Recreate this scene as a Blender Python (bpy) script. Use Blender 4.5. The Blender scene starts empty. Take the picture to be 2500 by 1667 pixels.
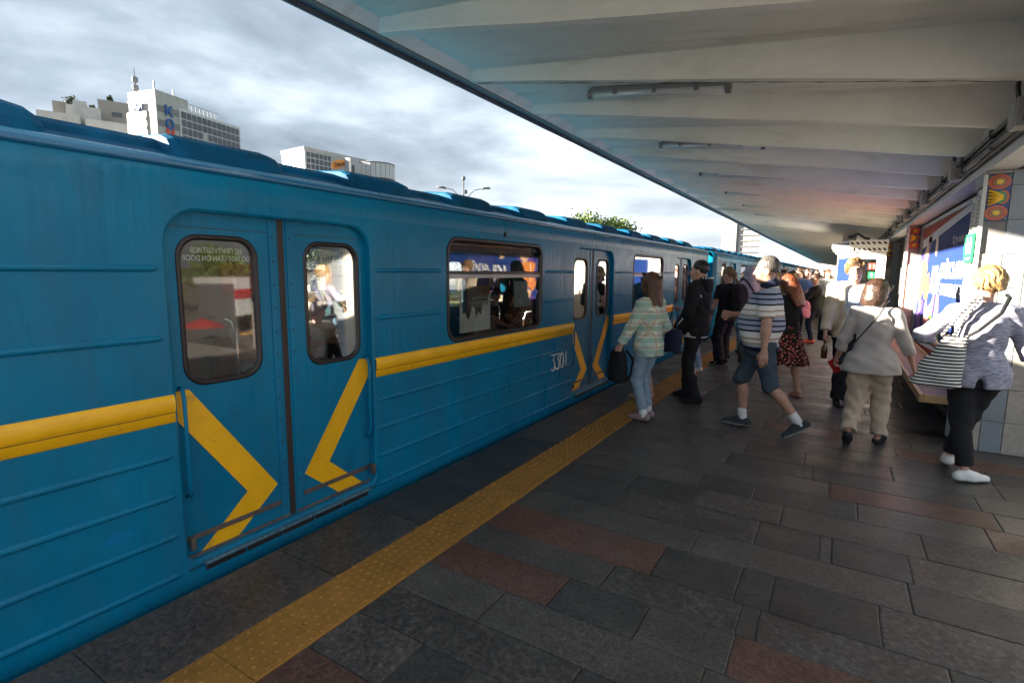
import bpy, bmesh, math, random
import numpy as np
from mathutils import Matrix, Vector
random.seed(7); np.random.seed(7)
R = math.radians
scene = bpy.context.scene
COL = scene.collection

# ------------------------------------------------------------------ camera
EYE = 1.6
YAW, PITCH, ROLL, LENS = R(31.7263), R(7.5885), R(0.4858), 1283.303 / 2500 * 36
def camera():
    cy, sy, cp, sp = math.cos(YAW), math.sin(YAW), math.cos(PITCH), math.sin(PITCH)
    fw = Vector((-sy * cp, cy * cp, -sp)); rt = Vector((cy, sy, 0)); up = rt.cross(fw)
    r = rt * math.cos(ROLL) + up * math.sin(ROLL); u = r.cross(fw)
    m = Matrix((r, u, -fw)).transposed().to_4x4(); m.translation = (0, 0, EYE)
    cd = bpy.data.cameras.new('camera'); cd.lens = LENS; cd.sensor_width = 36; cd.sensor_fit = 'HORIZONTAL'
    cd.clip_start = 0.05; cd.clip_end = 3000
    co = bpy.data.objects.new('camera', cd); COL.objects.link(co); co.matrix_world = m
    scene.camera = co
camera()

# ------------------------------------------------------------------ sky, sun, exposure
SUN = Vector((-1.0, -0.6, 0.316)).normalized()          # towards the sun: low, over the train, from behind
SUN_EL = math.asin(SUN.z); SUN_AZ = math.atan2(SUN.x, SUN.y)
def world():
    w = bpy.data.worlds.new('World'); scene.world = w; w.use_nodes = True
    t = w.node_tree; t.nodes.clear(); N = t.nodes.new; L = t.links.new
    def math_(op, a, b=None, clamp=False):
        n = N('ShaderNodeMath'); n.operation = op; n.use_clamp = clamp
        for i, v in enumerate((a, b)):
            if v is None: continue
            if isinstance(v, (int, float)): n.inputs[i].default_value = v
            else: L(v, n.inputs[i])
        return n.outputs[0]
    out = N('ShaderNodeOutputWorld'); bg = N('ShaderNodeBackground')
    sky = N('ShaderNodeTexSky'); sky.sky_type = 'NISHITA'; sky.sun_disc = False
    sky.sun_elevation = SUN_EL; sky.sun_rotation = SUN_AZ; sky.air_density = 1.0; sky.dust_density = 1.5
    tc = N('ShaderNodeTexCoord'); sep = N('ShaderNodeSeparateXYZ'); L(tc.outputs['Generated'], sep.inputs[0])
    x, y, z = sep.outputs
    zz = math_('MAXIMUM', z, 0.0)
    den = math_('ADD', zz, 0.16)
    comb = N('ShaderNodeCombineXYZ'); L(math_('DIVIDE', x, den), comb.inputs[0]); L(math_('DIVIDE', y, den), comb.inputs[1])
    comb.inputs[2].default_value = 3.7
    def noise(scale, detail, rough, dist=0.0, off=(0, 0, 0)):
        mp = N('ShaderNodeMapping'); mp.inputs['Location'].default_value = off; L(comb.outputs[0], mp.inputs[0])
        n = N('ShaderNodeTexNoise'); n.inputs['Scale'].default_value = scale; n.inputs['Detail'].default_value = detail
        n.inputs['Roughness'].default_value = rough; n.inputs['Distortion'].default_value = dist; L(mp.outputs[0], n.inputs['Vector'])
        return n.outputs['Fac']
    thick = noise(0.85, 6, 0.50, 0.35, (4.4, 6.6, 0)); fine = noise(2.6, 6, 0.6, 0.2, (0.4, 5.2, 0))
    th = math_('ADD', math_('MULTIPLY', thick, 0.82), math_('MULTIPLY', fine, 0.18))
    # cloud brightness: bright thin edges, grey bases where the layer is thick, brighter low down
    cr = N('ShaderNodeValToRGB'); L(th, cr.inputs[0]); e = cr.color_ramp.elements
    e[0].position = 0.30; e[0].color = (0.85, 0.88, 0.92, 1); e[1].position = 0.62; e[1].color = (0.135, 0.175, 0.225, 1)
    a = e.new(0.40); a.color = (0.42, 0.49, 0.57, 1); a = e.new(0.50); a.color = (0.25, 0.31, 0.385, 1)
    hz = N('ShaderNodeMapRange'); hz.inputs['From Min'].default_value = 0.0; hz.inputs['From Max'].default_value = 0.24
    hz.inputs['To Min'].default_value = 1.0; hz.inputs['To Max'].default_value = 0.0; hz.interpolation_type = 'SMOOTHSTEP'; L(zz, hz.inputs[0])
    glow = N('ShaderNodeMix'); glow.data_type = 'RGBA'; L(math_('MULTIPLY', hz.outputs[0], 0.30), glow.inputs['Factor'])
    L(cr.outputs[0], glow.inputs['A']); glow.inputs['B'].default_value = (1.0, 1.02, 1.05, 1)
    mul = N('ShaderNodeMix'); mul.data_type = 'RGBA'; mul.blend_type = 'MULTIPLY'; mul.inputs['Factor'].default_value = 1
    L(glow.outputs['Result'], mul.inputs['A']); mul.inputs['B'].default_value = (CLOUD, CLOUD * .985, CLOUD * .95, 1)
    cov = N('ShaderNodeMapRange'); cov.inputs['From Min'].default_value = 0.30; cov.inputs['From Max'].default_value = 0.40; cov.inputs['To Min'].default_value = 0.72; L(th, cov.inputs[0])
    mix = N('ShaderNodeMix'); mix.data_type = 'RGBA'; L(cov.outputs[0], mix.inputs['Factor']); L(sky.outputs[0], mix.inputs['A']); L(mul.outputs['Result'], mix.inputs['B'])
    L(mix.outputs['Result'], bg.inputs[0]); bg.inputs[1].default_value = 0.1; L(bg.outputs[0], out.inputs[0])
CLOUD = 1.08
world()
sl = bpy.data.lights.new('sun', 'SUN'); sl.energy = 2.0; sl.angle = R(0.6); sl.color = (1.0, 0.89, 0.74)
so = bpy.data.objects.new('sun', sl); COL.objects.link(so); so.rotation_euler = SUN.to_track_quat('Z', 'Y').to_euler()
vs = scene.view_settings; vs.view_transform = 'Standard'; vs.look = 'None'; vs.gamma = 1; vs.exposure = 4.35; vs.use_curve_mapping = False
scene.render.engine = 'CYCLES'; cy = scene.cycles
cy.use_denoising = True; cy.max_bounces = 10; cy.diffuse_bounces = 6; cy.glossy_bounces = 4; cy.transmission_bounces = 4; cy.transparent_max_bounces = 24
cy.caustics_reflective = False; cy.caustics_refractive = False; cy.sample_clamp_indirect = 6
scene.render.film_transparent = False

# ------------------------------------------------------------------ materials
MATS = {}
def mat(name, col, rough=0.6, metal=0.0, var=0.12, scale=6.0, bump=0.0, bscale=60.0, spec=0.5, stretch=None, var2=0.0, scale2=1.2, coat=0.0, rvar=0.0, bdist=0.01, emit=None, stain=None):
    if name in MATS: return MATS[name]
    m = bpy.data.materials.new(name); m.use_nodes = True; t = m.node_tree; N = t.nodes.new; L = t.links.new
    b = t.nodes['Principled BSDF']; b.inputs['Roughness'].default_value = rough; b.inputs['Metallic'].default_value = metal
    b.inputs['Specular IOR Level'].default_value = spec; b.inputs['Coat Weight'].default_value = coat; b.inputs['Coat Roughness'].default_value = 0.15
    c = (*col, 1)
    geo = N('ShaderNodeNewGeometry'); vec = geo.outputs['Position']
    if stretch:
        mp = N('ShaderNodeMapping'); mp.inputs['Scale'].default_value = stretch; L(vec, mp.inputs[0]); vec = mp.outputs[0]
    cur = None
    def layer(sc, amt, cur, det=5):
        n = N('ShaderNodeTexNoise'); n.inputs['Scale'].default_value = sc; n.inputs['Detail'].default_value = det; n.inputs['Roughness'].default_value = 0.62; L(vec, n.inputs['Vector'])
        mr = N('ShaderNodeMapRange'); mr.inputs['From Min'].default_value = 0.3; mr.inputs['From Max'].default_value = 0.7
        mr.inputs['To Min'].default_value = 1 - amt; mr.inputs['To Max'].default_value = 1 + amt; L(n.outputs['Fac'], mr.inputs[0])
        mx = N('ShaderNodeMix'); mx.data_type = 'RGBA'; mx.blend_type = 'MULTIPLY'; mx.inputs['Factor'].default_value = 1
        if cur is None: mx.inputs['A'].default_value = c
        else: L(cur, mx.inputs['A'])
        L(mr.outputs[0], mx.inputs['B']); return mx.outputs['Result'], n.outputs['Fac']
    nf = None
    if var: cur, nf = layer(scale, var, cur)
    if var2: cur, nf2 = layer(scale2, var2, cur)
    if stain:                                                  # (colour, amount, scale, threshold, stretch): blotches with a shape of their own
        sc_, am_, ss_, th_, st_ = stain
        mp2 = N('ShaderNodeMapping'); mp2.inputs['Scale'].default_value = st_; L(geo.outputs['Position'], mp2.inputs[0])
        n = N('ShaderNodeTexNoise'); n.inputs['Scale'].default_value = ss_; n.inputs['Detail'].default_value = 8; n.inputs['Roughness'].default_value = 0.65; n.inputs['Distortion'].default_value = 0.4; L(mp2.outputs[0], n.inputs['Vector'])
        mr = N('ShaderNodeMapRange'); mr.inputs['From Min'].default_value = th_; mr.inputs['From Max'].default_value = th_ + 0.16; mr.inputs['To Max'].default_value = am_; L(n.outputs['Fac'], mr.inputs[0])
        mx = N('ShaderNodeMix'); mx.data_type = 'RGBA'; L(mr.outputs[0], mx.inputs['Factor']); mx.inputs['B'].default_value = (*sc_, 1)
        if cur is None: mx.inputs['A'].default_value = c
        else: L(cur, mx.inputs['A'])
        cur = mx.outputs['Result']
    if cur is None: b.inputs['Base Color'].default_value = c
    else: L(cur, b.inputs['Base Color'])
    if rvar and nf:
        mr = N('ShaderNodeMapRange'); mr.inputs['To Min'].default_value = rough - rvar; mr.inputs['To Max'].default_value = rough + rvar; L(nf, mr.inputs[0]); L(mr.outputs[0], b.inputs['Roughness'])
    if bump:
        n = N('ShaderNodeTexNoise'); n.inputs['Scale'].default_value = bscale; n.inputs['Detail'].default_value = 4; L(vec, n.inputs['Vector'])
        bp = N('ShaderNodeBump'); bp.inputs['Strength'].default_value = bump; bp.inputs['Distance'].default_value = bdist; L(n.outputs['Fac'], bp.inputs['Height']); L(bp.outputs[0], b.inputs['Normal'])
    if emit: b.inputs['Emission Color'].default_value = (*emit[:3], 1); b.inputs['Emission Strength'].default_value = emit[3]
    MATS[name] = m; return m
def glass(name, tint=(0.86, 0.9, 0.9), refl=1.0):
    if name in MATS: return MATS[name]
    m = bpy.data.materials.new(name); m.use_nodes = True; t = m.node_tree; t.nodes.clear(); N = t.nodes.new; L = t.links.new
    o = N('ShaderNodeOutputMaterial'); tr = N('ShaderNodeBsdfTransparent'); tr.inputs[0].default_value = (*tint, 1)
    gl = N('ShaderNodeBsdfGlossy'); gl.inputs['Roughness'].default_value = 0.03; fr = N('ShaderNodeFresnel'); fr.inputs[0].default_value = 1.52
    ml = N('ShaderNodeMath'); ml.operation = 'MULTIPLY'; ml.inputs[1].default_value = refl; ml.use_clamp = True; L(fr.outputs[0], ml.inputs[0])
    mx = N('ShaderNodeMixShader'); L(ml.outputs[0], mx.inputs[0]); L(tr.outputs[0], mx.inputs[1]); L(gl.outputs[0], mx.inputs[2]); L(mx.outputs[0], o.inputs[0])
    MATS[name] = m; return m

# ------------------------------------------------------------------ mesh helpers
class MB:
    """collects shapes; build() links them as ONE mesh object"""
    def __init__(s): s.v = []; s.f = []; s.m = []; s.mi = 0; s.sm = []; s.smooth = False
    def add(s, verts, faces):
        o = len(s.v); s.v.extend([tuple(map(float, v)) for v in verts]); s.f.extend([[i + o for i in f] for f in faces])
        s.m.extend([s.mi] * len(faces)); s.sm.extend([s.smooth] * len(faces)); return s
    def box(s, x0, x1, y0, y1, z0, z1, bev=0.0):
        if bev <= 0:
            v = [(x, y, z) for x in (x0, x1) for y in (y0, y1) for z in (z0, z1)]
            return s.add(v, [(0, 1, 3, 2), (4, 6, 7, 5), (0, 4, 5, 1), (2, 3, 7, 6), (0, 2, 6, 4), (1, 5, 7, 3)])
        bm = bmesh.new(); bmesh.ops.create_cube(bm, size=1)
        for vv in bm.verts: vv.co = ((x0 + x1) / 2 + vv.co.x * (x1 - x0), (y0 + y1) / 2 + vv.co.y * (y1 - y0), (z0 + z1) / 2 + vv.co.z * (z1 - z0))
        bmesh.ops.bevel(bm, geom=bm.edges[:], offset=bev, segments=2, affect='EDGES', profile=0.6)
        bm.verts.index_update(); s.add([vv.co for vv in bm.verts], [[q.index for q in f.verts] for f in bm.faces]); bm.free(); return s
    def tube(s, pts, r, n=8, cap=True, r2=None):
        pts = [Vector(p) for p in pts]; rings = []; prev = None
        for i, p in enumerate(pts):
            d = (pts[min(i + 1, len(pts) - 1)] - pts[max(i - 1, 0)]).normalized()
            a = prev if prev is not None and abs(prev.dot(d)) < 0.98 else (Vector((0, 0, 1)) if abs(d.z) < 0.9 else Vector((1, 0, 0)))
            u = d.cross(a).normalized(); w = u.cross(d).normalized(); prev = w
            rr = r if r2 is None else r + (r2 - r) * i / (len(pts) - 1)
            rings.append([p + (u * math.cos(k * 2 * math.pi / n) + w * math.sin(k * 2 * math.pi / n)) * rr for k in range(n)])
        v = [q for g in rings for q in g]; f = []
        for i in range(len(rings) - 1):
            for k in range(n): f.append((i * n + k, i * n + (k + 1) % n, (i + 1) * n + (k + 1) % n, (i + 1) * n + k))
        if cap: f.append(list(range(n))[::-1]); f.append([(len(rings) - 1) * n + k for k in range(n)])
        return s.add(v, f)
    def lathe(s, prof, n=16, c=(0, 0, 0), axis='z'):
        v = []; f = []
        for (r, z) in prof:
            for k in range(n):
                a = 2 * math.pi * k / n; p = (r * math.cos(a), r * math.sin(a), z)
                if axis == 'x': p = (p[2], p[0], p[1])
                if axis == 'y': p = (p[0], p[2], p[1])
                v.append((p[0] + c[0], p[1] + c[1], p[2] + c[2]))
        for i in range(len(prof) - 1):
            for k in range(n): f.append((i * n + k, i * n + (k + 1) % n, (i + 1) * n + (k + 1) % n, (i + 1) * n + k))
        f.append(list(range(n))[::-1]); f.append([(len(prof) - 1) * n + k for k in range(n)])
        return s.add(v, f)
    def prism(s, poly, fn, d0, d1):
        """extrude a 2-D polygon: fn(a, b, d) -> point"""
        n = len(poly); v = [fn(a, b, d0) for a, b in poly] + [fn(a, b, d1) for a, b in poly]
        f = [list(range(n)), list(range(2 * n - 1, n - 1, -1))] + [(i, i + n, (i + 1) % n + n, (i + 1) % n) for i in range(n)]
        return s.add(v, f)
    def sweep(s, prof, y0, y1, closed=False):
        """profile of (x, z) points swept along y"""
        n = len(prof); v = [(x, y0, z) for x, z in prof] + [(x, y1, z) for x, z in prof]
        f = [(i, i + 1, i + 1 + n, i + n) for i in range(n - 1)]
        if closed: f.append((n - 1, 0, n, 2 * n - 1)); f.append(list(range(n))[::-1]); f.append(list(range(n, 2 * n)))
        return s.add(v, f)
    def mesh(s, name, mats):
        me = bpy.data.meshes.new(name); me.from_pydata(s.v, [], s.f)
        for m in (mats if isinstance(mats, (list, tuple)) else [mats]): me.materials.append(m)
        me.polygons.foreach_set('material_index', s.m); me.polygons.foreach_set('use_smooth', s.sm); me.update()
        bm = bmesh.new(); bm.from_mesh(me); bmesh.ops.recalc_face_normals(bm, faces=bm.faces[:]); bm.to_mesh(me); bm.free()
        return me
    def build(s, name, mats, parent=None, loc=None): return link(name, s.mesh(name, mats), parent, loc)
def link(name, data, parent=None, loc=None, rot=None, scale=None):
    o = bpy.data.objects.new(name, data); COL.objects.link(o)
    if parent: o.parent = parent
    if loc is not None: o.location = loc
    if rot is not None: o.rotation_euler = rot
    if scale is not None: o.scale = scale
    return o
def tag(o, label, cat, group=None, kind=None):
    o['label'] = label; o['category'] = cat
    if group: o['group'] = group
    if kind: o['kind'] = kind
    return o
def thing(name, label, cat, loc=(0, 0, 0), rz=0.0, group=None):
    o = bpy.data.objects.new(name, None); COL.objects.link(o); o.location = loc; o.rotation_euler = (0, 0, rz); o.empty_display_size = 0.1
    return tag(o, label, cat, group)
def struct(o): o['kind'] = 'structure'; return o
def box(name, m, x0, x1, y0, y1, z0, z1, parent=None, bev=0.0): return MB().box(x0, x1, y0, y1, z0, z1, bev).build(name, m, parent)
def copy_tree(o, parent=None):
    c = o.copy(); COL.objects.link(c)
    if parent is not None: c.parent = parent
    for ch in o.children: copy_tree(ch, c)
    return c
def text_mesh(body, size=1.0, extrude=0.01, align='CENTER', bold=0.0, shear=0.0, sx=1.0):
    cu = bpy.data.curves.new('lettering', 'FONT'); cu.body = body; cu.size = size; cu.extrude = extrude; cu.align_x = align; cu.align_y = 'CENTER'; cu.offset = bold; cu.shear = shear; cu.resolution_u = 3
    ob = bpy.data.objects.new('lettering', cu); COL.objects.link(ob); bpy.context.view_layer.update()
    dg = bpy.context.evaluated_depsgraph_get(); me = bpy.data.meshes.new_from_object(ob.evaluated_get(dg)); bpy.data.objects.remove(ob); bpy.data.curves.remove(cu)
    if sx != 1.0: me.transform(Matrix.Diagonal((sx, 1, 1, 1)))
    return me
def text(name, body, m, size, M, parent=None, extrude=0.004, fit=None, **k):
    """lettering whose x runs along M.col0 and y along M.col1; fit=(width,height) in metres"""
    me = text_mesh(body, size, extrude, **k)
    if fit:
        co = np.array([v.co for v in me.vertices]); w = co[:, 0].ptp() if hasattr(co, 'ptp') else np.ptp(co[:, 0]); h = np.ptp(co[:, 1])
        c = (co.max(0) + co.min(0)) / 2
        me.transform(Matrix.Diagonal((fit[0] / w, fit[1] / h, 1, 1)) @ Matrix.Translation((-c[0], -c[1], 0)))
    me.transform(M); me.materials.clear(); me.materials.append(m); me.name = name
    return link(name, me, parent)
def frame(o, ex, ey, ez=None):
    ex = Vector(ex).normalized(); ey = Vector(ey).normalized(); ez = ex.cross(ey) if ez is None else Vector(ez)
    m = Matrix((ex, ey, ez)).transposed().to_4x4(); m.translation = o; return m
def rrect(y0, y1, z0, z1, r, seg=6):
    """rounded rectangle loop of (a, b); r may be (top radius, bottom radius)"""
    rt, rb = r if isinstance(r, tuple) else (r, r); out = []
    for cy_, cz_, a0, q in ((y1 - rt, z1 - rt, 0, rt), (y0 + rt, z1 - rt, 90, rt), (y0 + rb, z0 + rb, 180, rb), (y1 - rb, z0 + rb, 270, rb)):
        for k in range(seg + 1):
            a = R(a0 + 90 * k / seg); out.append((cy_ + q * math.cos(a), cz_ + q * math.sin(a)))
    return out
def on_rect(loop, y0, y1, z0, z1):
    """project a loop radially onto the surrounding rectangle, corner points kept"""
    n = len(loop) // 4; res = []; cn = ((y1, z1), (y0, z1), (y0, z0), (y1, z0))
    for q in range(4):
        cyy, czz = cn[q]; nx = cn[(q + 1) % 4]; pv = cn[q - 1]
        for k in range(n):
            a, b = loop[q * n + k]
            t = k / (n - 1)
            if q in (0, 2): p = (cyy, b) if t < 0.5 else (a, czz)
            else: p = (a, czz) if t < 0.5 else (cyy, b)
            if abs(t - 0.5) < 0.5 / (n - 1) + 1e-6: p = (cyy, czz)
            res.append(p)
    return res
# ------------------------------------------------------------------ ground, viaduct, platform
Y0, Y1 = -7.0, 108.0
EDGE = -2.64; TL, TR = -2.137, -1.823
m_ground = mat('asphalt_and_earth', (0.22, 0.215, 0.20), 0.9, var=0.2, scale=0.4, var2=0.25, scale2=0.03)
struct(box('ground', m_ground, -1500, 1500, -1500, 1500, -6.5, -6.0))
m_bed = mat('ballast', (0.10, 0.09, 0.08), 0.95, var=0.3, scale=18, bump=0.8, bscale=30, bdist=0.05)
struct(box('track_bed', m_bed, -11.5, EDGE - 0.02, Y0 - 30, Y1 + 60, -5.9, -1.15))
m_conc = mat('concrete_edge', (0.16, 0.155, 0.15), 0.85, var=0.2, scale=5, bump=0.2)
struct(box('platform', m_conc, EDGE, 7.0, Y0, Y1, -5.9, -0.032))
struct(box('bounce_apron', mat('bounce_concrete', (0.42, 0.40, 0.37), 0.85, var=0.15, scale=2), EDGE, 7.0, Y0 - 40, Y0 - .002, -5.9, -0.004))  # unseen pale concrete behind the camera, added to bounce light under the canopy
m_rail = mat('rail_steel', (0.25, 0.22, 0.2), 0.4, metal=0.8)
for rx in (-4.86, -3.34): 
    rl = struct(MB().sweep([(rx - .06, -1.15), (rx - .06, -1.13), (rx - .012, -1.1), (rx - .035, -1.03), (rx - .035, -1.0), (rx + .035, -1.0), (rx + .035, -1.03), (rx + .012, -1.1), (rx + .06, -1.13), (rx + .06, -1.15)], Y0, Y1, True).build('track_rail', m_rail))

def granite(name, col, fleck, rough=0.42, sc=90.0, amt=0.5):
    if name in MATS: return MATS[name]
    m = bpy.data.materials.new(name); m.use_nodes = True; t = m.node_tree; N = t.nodes.new; L = t.links.new; b = t.nodes['Principled BSDF']
    g = N('ShaderNodeNewGeometry'); oi = N('ShaderNodeObjectInfo')
    mp = N('ShaderNodeMapping'); L(g.outputs['Position'], mp.inputs[0]); L(oi.outputs['Random'], mp.inputs['Rotation'])
    v = N('ShaderNodeTexVoronoi'); v.inputs['Scale'].default_value = sc; L(mp.outputs[0], v.inputs['Vector'])
    n = N('ShaderNodeTexNoise'); n.inputs['Scale'].default_value = sc * 0.55; n.inputs['Detail'].default_value = 6; n.inputs['Roughness'].default_value = 0.75; L(mp.outputs[0], n.inputs['Vector'])
    big = N('ShaderNodeTexNoise'); big.inputs['Scale'].default_value = 3.2; big.inputs['Detail'].default_value = 5; L(g.outputs['Position'], big.inputs['Vector'])
    mr = N('ShaderNodeMapRange'); mr.inputs['From Min'].default_value = 0.47; mr.inputs['From Max'].default_value = 0.66; L(n.outputs['Fac'], mr.inputs[0])
    mu = N('ShaderNodeMath'); mu.operation = 'MULTIPLY'; mu.inputs[1].default_value = amt; L(mr.outputs[0], mu.inputs[0])
    mx = N('ShaderNodeMix'); mx.data_type = 'RGBA'; L(mu.outputs[0], mx.inputs['Factor']); mx.inputs['A'].default_value = (*col, 1); mx.inputs['B'].default_value = (*fleck, 1)
    sepc = N('ShaderNodeSeparateColor'); L(v.outputs['Color'], sepc.inputs[0])
    vr = N('ShaderNodeMapRange'); vr.inputs['To Min'].default_value = 0.62; vr.inputs['To Max'].default_value = 1.3; L(sepc.outputs[0], vr.inputs[0])
    br = N('ShaderNodeMapRange'); br.inputs['From Min'].default_value = 0.3; br.inputs['From Max'].default_value = 0.7; br.inputs['To Min'].default_value = 0.8; br.inputs['To Max'].default_value = 1.2; L(big.outputs['Fac'], br.inputs[0])
    orr = N('ShaderNodeMapRange'); orr.inputs['To Min'].default_value = 0.86; orr.inputs['To Max'].default_value = 1.14; L(oi.outputs['Random'], orr.inputs[0])
    cur = mx.outputs['Result']
    for s_ in (vr, br, orr):
        q = N('ShaderNodeMix'); q.data_type = 'RGBA'; q.blend_type = 'MULTIPLY'; q.inputs['Factor'].default_value = 1; L(cur, q.inputs['A']); L(s_.outputs[0], q.inputs['B']); cur = q.outputs['Result']
    gv = N('ShaderNodeTexVoronoi'); gv.inputs['Scale'].default_value = 2.6; gv.inputs['Randomness'].default_value = 1.0; L(g.outputs['Position'], gv.inputs['Vector'])
    gr_ = N('ShaderNodeMapRange'); gr_.inputs['From Min'].default_value = 0.030; gr_.inputs['From Max'].default_value = 0.045; gr_.inputs['To Min'].default_value = 0.55; gr_.inputs['To Max'].default_value = 0.0; L(gv.outputs['Distance'], gr_.inputs[0])
    gm_ = N('ShaderNodeMix'); gm_.data_type = 'RGBA'; L(gr_.outputs[0], gm_.inputs['Factor']); L(cur, gm_.inputs['A']); gm_.inputs['B'].default_value = (0.16, 0.145, 0.13, 1)
    sm = N('ShaderNodeMapping'); sm.inputs['Scale'].default_value = (.9, 3.2, 1); L(g.outputs['Position'], sm.inputs[0])
    sn = N('ShaderNodeTexNoise'); sn.inputs['Scale'].default_value = 1.4; sn.inputs['Detail'].default_value = 9; sn.inputs['Roughness'].default_value = .7; L(sm.outputs[0], sn.inputs['Vector'])
    sr = N('ShaderNodeMapRange'); sr.inputs['From Min'].default_value = .52; sr.inputs['From Max'].default_value = .72; sr.inputs['To Max'].default_value = .38; L(sn.outputs['Fac'], sr.inputs[0])
    s2 = N('ShaderNodeMix'); s2.data_type = 'RGBA'; L(sr.outputs[0], s2.inputs['Factor']); L(gm_.outputs['Result'], s2.inputs['A']); s2.inputs['B'].default_value = (0.13, 0.12, 0.108, 1); cur = s2.outputs['Result']
    L(cur, b.inputs['Base Color'])
    rr = N('ShaderNodeMapRange'); rr.inputs['From Min'].default_value = 0.3; rr.inputs['From Max'].default_value = 0.7; rr.inputs['To Min'].default_value = rough - 0.12; rr.inputs['To Max'].default_value = rough + 0.18; L(big.outputs['Fac'], rr.inputs[0]); L(rr.outputs[0], b.inputs['Roughness'])
    bp = N('ShaderNodeBump'); bp.inputs['Strength'].default_value = 0.25; bp.inputs['Distance'].default_value = 0.004; L(n.outputs['Fac'], bp.inputs['Height']); L(bp.outputs[0], b.inputs['Normal'])
    MATS[name] = m; return m
GR = [granite('granite_dark', (0.040, 0.038, 0.037), (0.085, 0.08, 0.077)), granite('granite_grey', (0.066, 0.059, 0.054), (0.12, 0.11, 0.10)),
      granite('granite_brown', (0.062, 0.050, 0.044), (0.13, 0.105, 0.092), sc=60), granite('granite_red', (0.098, 0.048, 0.036), (0.15, 0.085, 0.068), sc=70),
      granite('granite_speckled', (0.052, 0.046, 0.043), (0.18, 0.158, 0.142), sc=60, amt=0.5)]
def slab_mesh(m):
    """unit slab, top at z=0, edges eased"""
    b = MB(); e = 0.012
    v = [(-.5, -.5, -1), (.5, -.5, -1), (.5, .5, -1), (-.5, .5, -1), (-.5, -.5, -.12), (.5, -.5, -.12), (.5, .5, -.12), (-.5, .5, -.12), (-.5 + e, -.5 + e, 0), (.5 - e, -.5 + e, 0), (.5 - e, .5 - e, 0), (-.5 + e, .5 - e, 0)]
    f = [(8, 9, 10, 11)] + [(a, (a + 1) % 4, (a + 1) % 4 + 4, a + 4) for a in range(4)] + [(a + 4, (a + 1) % 4 + 4, (a + 1) % 4 + 8, a + 8) for a in range(4)]
    return b.add(v, f).mesh('slab', m)
SL = [slab_mesh(m) for m in GR]
struct(box('bounce_paving', mat('bounce_concrete', (0.45, 0.425, 0.38), 0.85, var=0.15, scale=2), 2.2, 6.9, Y0, 6.0, -0.031, 0.0))  # pale floor out of view, added to throw light up at the soffit
paving = struct(box('platform_paving', m_conc, EDGE, 6.8, Y0, Y1, -0.03, -0.012))
rnd = random.Random(11)
GAP = 0.004
def slab(mesh_i, x0, x1, y0, y1, dz=0.0):
    link('slab', SL[mesh_i], paving, ((x0 + x1) / 2, (y0 + y1) / 2, dz), None, (x1 - x0 - GAP, y1 - y0 - GAP, 0.02))
far_mb = MB()
def far_slab(x0, x1, y0, y1, mi):
    far_mb.mi = mi; far_mb.box(x0 + .002, x1 - .002, y0 + .002, y1 - .002, -0.02, 0.0)
rows = [-0.3, 0.02, 0.36, 0.66, 1.0, 1.3, 1.58, 1.82, 2.09, 2.37, 2.62, 2.975, 3.28, 3.622, 3.961, 4.293]
while rows[-1] < Y1 - .5: rows.append(rows[-1] + rnd.uniform(0.27, 0.36))
fixed = {(2.09): [(-1.823, -1.09, 3), (-1.09, -0.66, 0), (-0.66, -0.275, 1), (-0.275, 0.42, 3), (0.42, 1.1, 4)],
         (2.62): [(-1.823, -0.745, 3), (-0.745, -0.33, 0), (-0.33, -0.17, 0), (-0.17, 0.28, 0), (0.28, 1.1, 4)],
         (2.37): [(-1.823, -0.93, 1), (-0.93, -0.28, 4), (-0.28, -0.2, 1), (-0.2, 0.5, 4), (0.5, 1.1, 0)],
         (2.975): [(-1.823, -0.62, 1), (-0.62, 0.42, 1), (0.42, 1.1, 0)],
         (3.28): [(-1.823, -1.2, 0), (-1.2, -0.32, 4), (-0.32, 0.02, 0), (0.02, 0.08, 1), (0.08, 0.45, 0), (0.45, 1.1, 2)],
         (3.961): [(-1.823, -0.8, 1), (-0.8, -0.42, 0), (-0.42, 0.22, 0), (0.22, 0.9, 1), (0.9, 1.4, 3)],
         (4.293): [(-1.823, -1.0, 1), (-1.0, 0.05, 1), (0.05, 1.0, 3), (1.0, 1.5, 1)]}
count = 0
def pick(): return rnd.choices(range(5), (26, 34, 17, 9, 14))[0]
for a, b in zip(rows, rows[1:]):
    fx = next((v for k, v in fixed.items() if abs(k - a) < 1e-6), None); segs = list(fx) if fx else []
    x = segs[-1][1] if segs else TR
    lim = 1.6 if a < 6.2 else 1.3
    while x < lim:
        w = rnd.choice((0.3, 0.45, 0.6, 0.6, 0.75, 0.9, 1.1)) * rnd.uniform(0.85, 1.15); w = min(w, lim + 0.3 - x) if lim + .3 - x > 0.2 else w
        segs.append((x, x + w, pick())); x += w
    for (p, q, mi) in segs:
        if count < 236 and a > 0.2: slab(mi, p, q, a, b, rnd.uniform(-.0015, .0012)); count += 1
        else: far_slab(p, q, a, b, mi)
    far_slab(segs[-1][1], 2.2, a, b, 1)
# slabs between the tactile strip and the platform edge
ey = [-0.2, 0.75, 1.717, 2.40, 3.433, 4.3, 5.12]
while ey[-1] < Y1 - 1: ey.append(ey[-1] + rnd.uniform(0.7, 1.05))
for a, b in zip(ey, ey[1:]):
    mi = {0.75: 2, 1.717: 4, 2.40: 0, 3.433: 0, 4.3: 2}.get(a, rnd.choice((0, 0, 2, 1)))
    if b < 46: slab(mi, EDGE, TL, a, b)
    else: far_slab(EDGE, TL, a, b, mi)
fs = far_mb.build('slab_field', GR, paving); fs['kind'] = 'stuff'

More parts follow.
